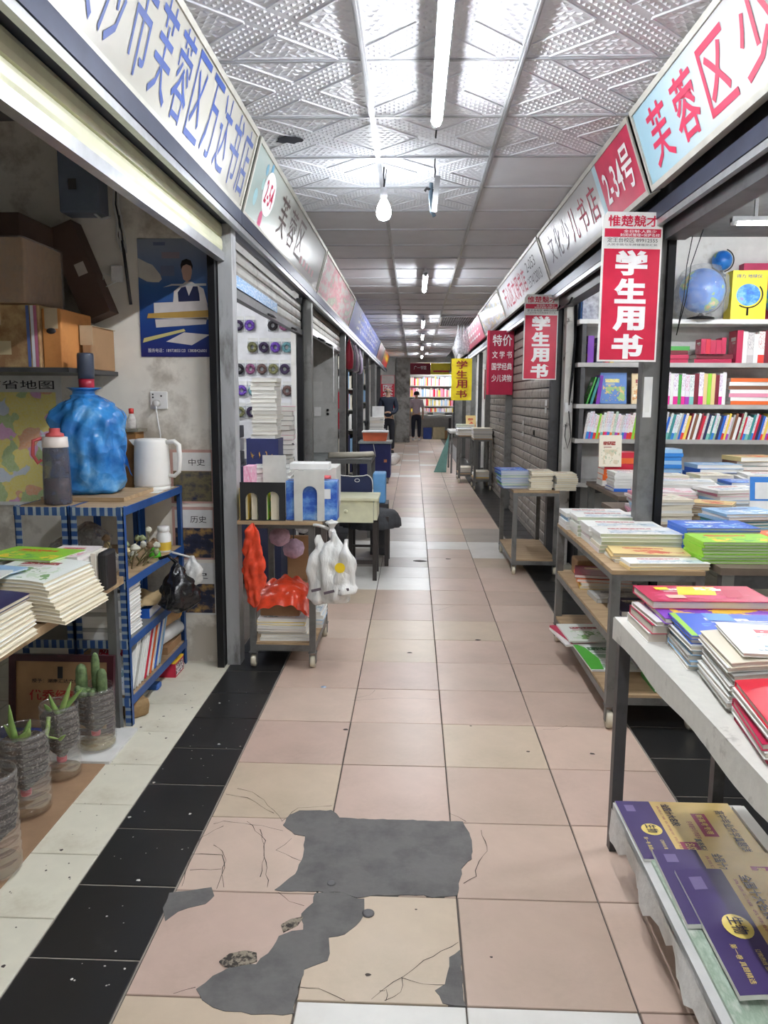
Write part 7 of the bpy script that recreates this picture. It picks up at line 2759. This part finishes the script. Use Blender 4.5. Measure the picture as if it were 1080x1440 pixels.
b.build('lower_shelf', mat('foam_shelf', srgb(206, 206, 204), .6), t)
b = MB()
r = random.Random(5)
edge = [r.uniform(.05, .085) for k in range(41)]
b.grid(lambda u, v: (.472 + .012 * v * math.sin(u * 31), .70 + 1.50 * u, .199 - edge[int(u * 40)] * v), 40, 3)
b.grid(lambda u, v: (.467 + .012 * v * math.sin((1 - u) * 31), .70 + 1.50 * (1 - u), .199 - edge[int((1 - u) * 40)] * v), 40, 3)
b.build('torn_paper_skirt', mat('torn_white', srgb(216, 214, 210), .7, 0, .06, 30, .4), t)
# exam papers on the lower shelf
PURP = mat('print_purple', srgb(66, 50, 104), .4)
GOLDP = mat('print_gold', srgb(216, 186, 116), .4)
GOLDB = mat('print_bright_gold', srgb(240, 214, 120), .4)
MAROON = mat('print_maroon', srgb(150, 40, 80), .4)
DKP = mat('print_dark', srgb(40, 34, 60), .4)


def exam_set(x0, y1, z, wd, ln, th, label, rz=0.0, curl=0.0):
    """purple and gold exam paper set; purple strip on the aisle side, lettering runs towards the camera"""
    t = thing('exam_paper_set', (x0 + wd / 2, y1 - ln / 2, z), label, 'exam papers', 'purple and gold exam paper sets')
    M = Matrix.Translation((x0, y1, 0)) @ Matrix.Rotation(rz, 4, 'Z')
    N = 10

    def S(u, v, dz):   # u across x, v along -y
        return M @ Vector((wd * u, -ln * v, z + th + dz - curl * max(0, .25 - u) ** 2 * 6))

    def patch(u0, u1, v0, v1, dz, m, nm):
        b = MB()
        b.grid(lambda a, c: S(u0 + (u1 - u0) * a, v1 + (v0 - v1) * c, dz), N, 2)
        return b.build(nm, m, t)
    b = MB()
    b.grid(lambda a, c: S(a, 1 - c, -.0005), N, 2, 0)
    for (f0, f1) in (((0, 0), (1, 0)), ((1, 0), (1, 1)), ((1, 1), (0, 1)), ((0, 1), (0, 0))):
        b.grid(lambda a, c: S(f0[0] + (f1[0] - f0[0]) * a, f0[1] + (f1[1] - f0[1]) * a, -.0005) + Vector((0, 0, -(th - .001) * c)), N, 1, 0)
    b.build('papers', PG_W, t)
    patch(0, .30, 0, 1, .0, PURP, 'purple_strip')
    patch(.30, 1, 0, 1, .0, GOLDP, 'gold_field')
    right = M.to_3x3() @ Vector((0, -1, 0))
    up = M.to_3x3() @ Vector((1, 0, 0))
    tx = lambda s, u, v, w_, h_, m, bold=.01, dz=.001: text(s, S(u, v, dz), right, up, w_ * ln, h_ * wd, m, t, bold)
    tx('高中毕业升学真题详解', .86, .55, .78, .085, DKP, .012)
    tx('全国十大名校', .42, .26, .40, .075, DKP, .02)
    tx('月考期中月考期末', .54, .52, .30, .05, MAROON, .01)
    tx('真卷精编', .52, .78, .22, .06, DKP, .02)
    patch(.60, .72, .22, .62, .0008, MAROON, 'maroon_box')
    tx('新高考专用', .66, .42, .34, .06, GOLDB, .01, .0018)
    patch(.36, .50, .72, .99, .0008, MAROON, 'maroon_box')
    tx('名校名卷', .43, .86, .22, .08, GOLDB, .01, .0018)
    b = MB()
    c = S(.19, .52, .001)
    ov = [c + right * (.10 * ln * math.cos(a)) + up * (.085 * wd * math.sin(a)) for a in [2 * PI * k / 22 for k in range(22)]]
    b.add(ov, [tuple(range(22))])
    ovl = b.build('subject_oval', GOLDB, t)
    text('生物', S(.19, .52, .002), right, up, .14 * ln, .09 * wd, DKP, ovl, .015)
    tx('第一卷 真题精选', .10, .80, .28, .035, GOLDB, .0)
    tx('订购热线 服务一体', .22, .82, .24, .03, GOLDB, .0)
    patch(.06, .14, .08, .20, .0008, mat('print_dim', srgb(120, 106, 150), .5), 'blank_block')
    tx('真题汇编 名师解析 同步检测', .345, .5, .8, .022, MAROON, .0)
    return t


exam_set(.482, 2.225, .2005, .335, .30, .008, 'far purple and gold exam paper set on the lower table shelf')
exam_set(.51, 1.95, .213, .38, .30, .012, 'middle purple and gold exam paper set overlapping the far one', -.03, .01)
exam_set(.535, 1.845, .2255, .38, .42, .012, 'nearest purple and gold exam paper set on the lower shelf', -.02, .02)
tag(MB().box(.50, .80, 1.0, 1.92, .2003, .2083).build('green_printed_sheets', collage_mat('sheets_green', [srgb(206, 220, 206), srgb(150, 170, 150), srgb(226, 230, 222)], 8, .6)), 'pale green printed sheets under the exam paper sets', 'papers')
tag(MB().box(.82, .855, 1.3, 2.2, .2003, .215).build('white_sheet_pile', PG_W), 'white sheet pile at the back edge of the lower shelf', 'papers')

# books on the white table
TZ2 = .7485
z = TZ2
for k, (cv, th) in enumerate((('white', .028), ('crimson', .026), ('white', .012))):
    book('%s thick book %s under the purple book on the white table' % (CNAME[cv], ['lowest', 'second', 'third'][k]), .67 + .004 * k, 2.19 - .01 * k, z, .32, .21, th, .02 * k, cv, '+y', PG_N, 'thick books under the purple one')
    z += th + .0005
CV['bigpurple'] = cover('cover_big_purple', srgb(122, 48, 180), W_, srgb(236, 190, 60), None, 41)
CNAME['bigpurple'] = 'purple'
o = book('purple question book with a worn curled corner on the white table', .72, 2.135, z, .36, .20, .016, -.02, 'bigpurple', '+y', PG_N)
o = book('glossy crimson question book with yellow and white title on the white table', .70, 2.225, z + .0165, .34, .185, .022, .02, 'crimson', '+y', PG_N)
RB_ = mat('title_yellow', srgb(250, 220, 50), .4)


def deco(o, items):
    for (kind, s, x, y, w_, h_, m, bold) in items:
        L = o.location
        rz = o.rotation_euler.z
        if kind == 'r':
            b = MB()
            b.add([(x - w_ / 2, y - h_ / 2, 0), (x + w_ / 2, y - h_ / 2, 0), (x + w_ / 2 + s, y + h_ / 2, 0), (x - w_ / 2 + s, y + h_ / 2, 0)], [(0, 1, 2, 3)])
            q = link_mesh('print_block', b.mesh('print_block', m), o.children[0], (0, 0, .0))
        else:
            vs_, fs_ = text_mesh_data(s, bold)
            x0_, x1_ = min(v[0] for v in vs_), max(v[0] for v in vs_)
            y0_, y1_ = min(v[1] for v in vs_), max(v[1] for v in vs_)
            b = MB()
            b.add([(x + ((v[0] - (x0_ + x1_) / 2) / (x1_ - x0_)) * w_, y + ((v[1] - (y0_ + y1_) / 2) / (y1_ - y0_)) * h_, 0) for v in vs_], fs_)
            q = link_mesh('lettering', b.mesh('lettering', m), o.children[0], (0, 0, 0))
        yield q


for i, q in enumerate(deco(o, [('r', .03, -.02, .03, .11, .10, RB_, 0), ('t', '53', .03, .05, .07, .04, INKWHITE, .04), ('r', .02, -.02, .01, .085, .05, collage_mat('title_blobs', [srgb(250, 220, 50), srgb(130, 24, 50)], 12, .4, crisp=True), 0), ('r', .02, .075, -.005, .05, .09, collage_mat('title_white_blobs', [srgb(190, 30, 76), srgb(250, 246, 246)], 12, .4, crisp=True), 0), ('r', 0, -.10, .05, .04, .03, RB_, 0), ('r', 0, -.09, -.045, .05, .035, mat('title_pale', srgb(240, 200, 180), .4), 0)])):
    q.location.z = .0223 + .0004 * i
# blue magazines with a soft bent corner
bd = lambda u: -.35 * max(0, -u - .28) ** 2
stack('{c} magazine', 'in the blue pile on the white table', 6, .76, 1.95, TZ2 + .001, .42, .20, .0125, ['white', 'skyblue', 'grey', 'skyblue', 'white', 'blue'], -.06, .006, .02, '+y', PG_N)
CV['bigblue'] = cover('cover_big_blue', srgb(34, 92, 206), W_, srgb(90, 150, 226), None, 47)
CNAME['bigblue'] = 'blue'
o = book('large blue magazine with lime edge on top of the middle pile', .77, 1.955, TZ2 + .080, .44, .21, .010, -.05, 'bigblue', '+y', PG_N)
for i, q in enumerate(deco(o, [('r', 0, -.21, 0, .016, .206, mat('edge_lime', srgb(150, 206, 60), .4), 0), ('r', 0, .03, .06, .12, .03, collage_mat('blue_title_blobs', [srgb(34, 92, 206), srgb(246, 248, 250)], 14, .4, crisp=True), 0), ('r', 0, -.10, .07, .07, .07, mat('print_sky', srgb(90, 150, 226), .4), 0)])):
    q.location.z = .0103 + .0004 * i
# drooping newsprint pile
dn = lambda u: -.07 * max(0, -u - .05) ** 2
stack('{c} newspaper pad', 'in the wavy white pile on the white table', 9, .755, 1.70, TZ2 + .0148, .42, .235, .0115, ['white', 'grey', 'white', 'grey', 'white', 'white', 'grey', 'white', 'cream'], -.10, .008, .025, '+x', PG_N, bend=dn, bkey='dn')
o = book('plain white printed pad on top of the wavy pile', .775, 1.70, TZ2 + .1235, .40, .23, .008, -.12, 'white', '+x', PG_N)
CV['bigred'] = cover('cover_big_red', srgb(214, 30, 56), W_, srgb(230, 70, 80), None, 53)
CNAME['bigred'] = 'red'
stack('{c} test book', 'in the red pile on the white table', 6, .72, 1.44, TZ2 + .0148, .40, .22, .0135, ['crimson', 'white', 'crimson', 'white', 'white', 'bigred'], -.12, .006, .03, '+y', PG_N, bend=dn, bkey='dr')
stack('{c} test paper', 'at the back of the white table', 5, 1.02, 2.2, TZ2 + .001, .26, .24, .015, ['white', 'whitepink', 'white', 'crimson', 'whitepink'], .35, .01, .05, '-x', PG_N)
stack('{c} test paper', 'in the cream pile at the right edge', 6, 1.12, 1.92, TZ2 + .001, .2, .22, .022, ['crimson', 'white', 'darkred', 'cream', 'white', 'white'], .05, .008, .04, '-x', PG_C)
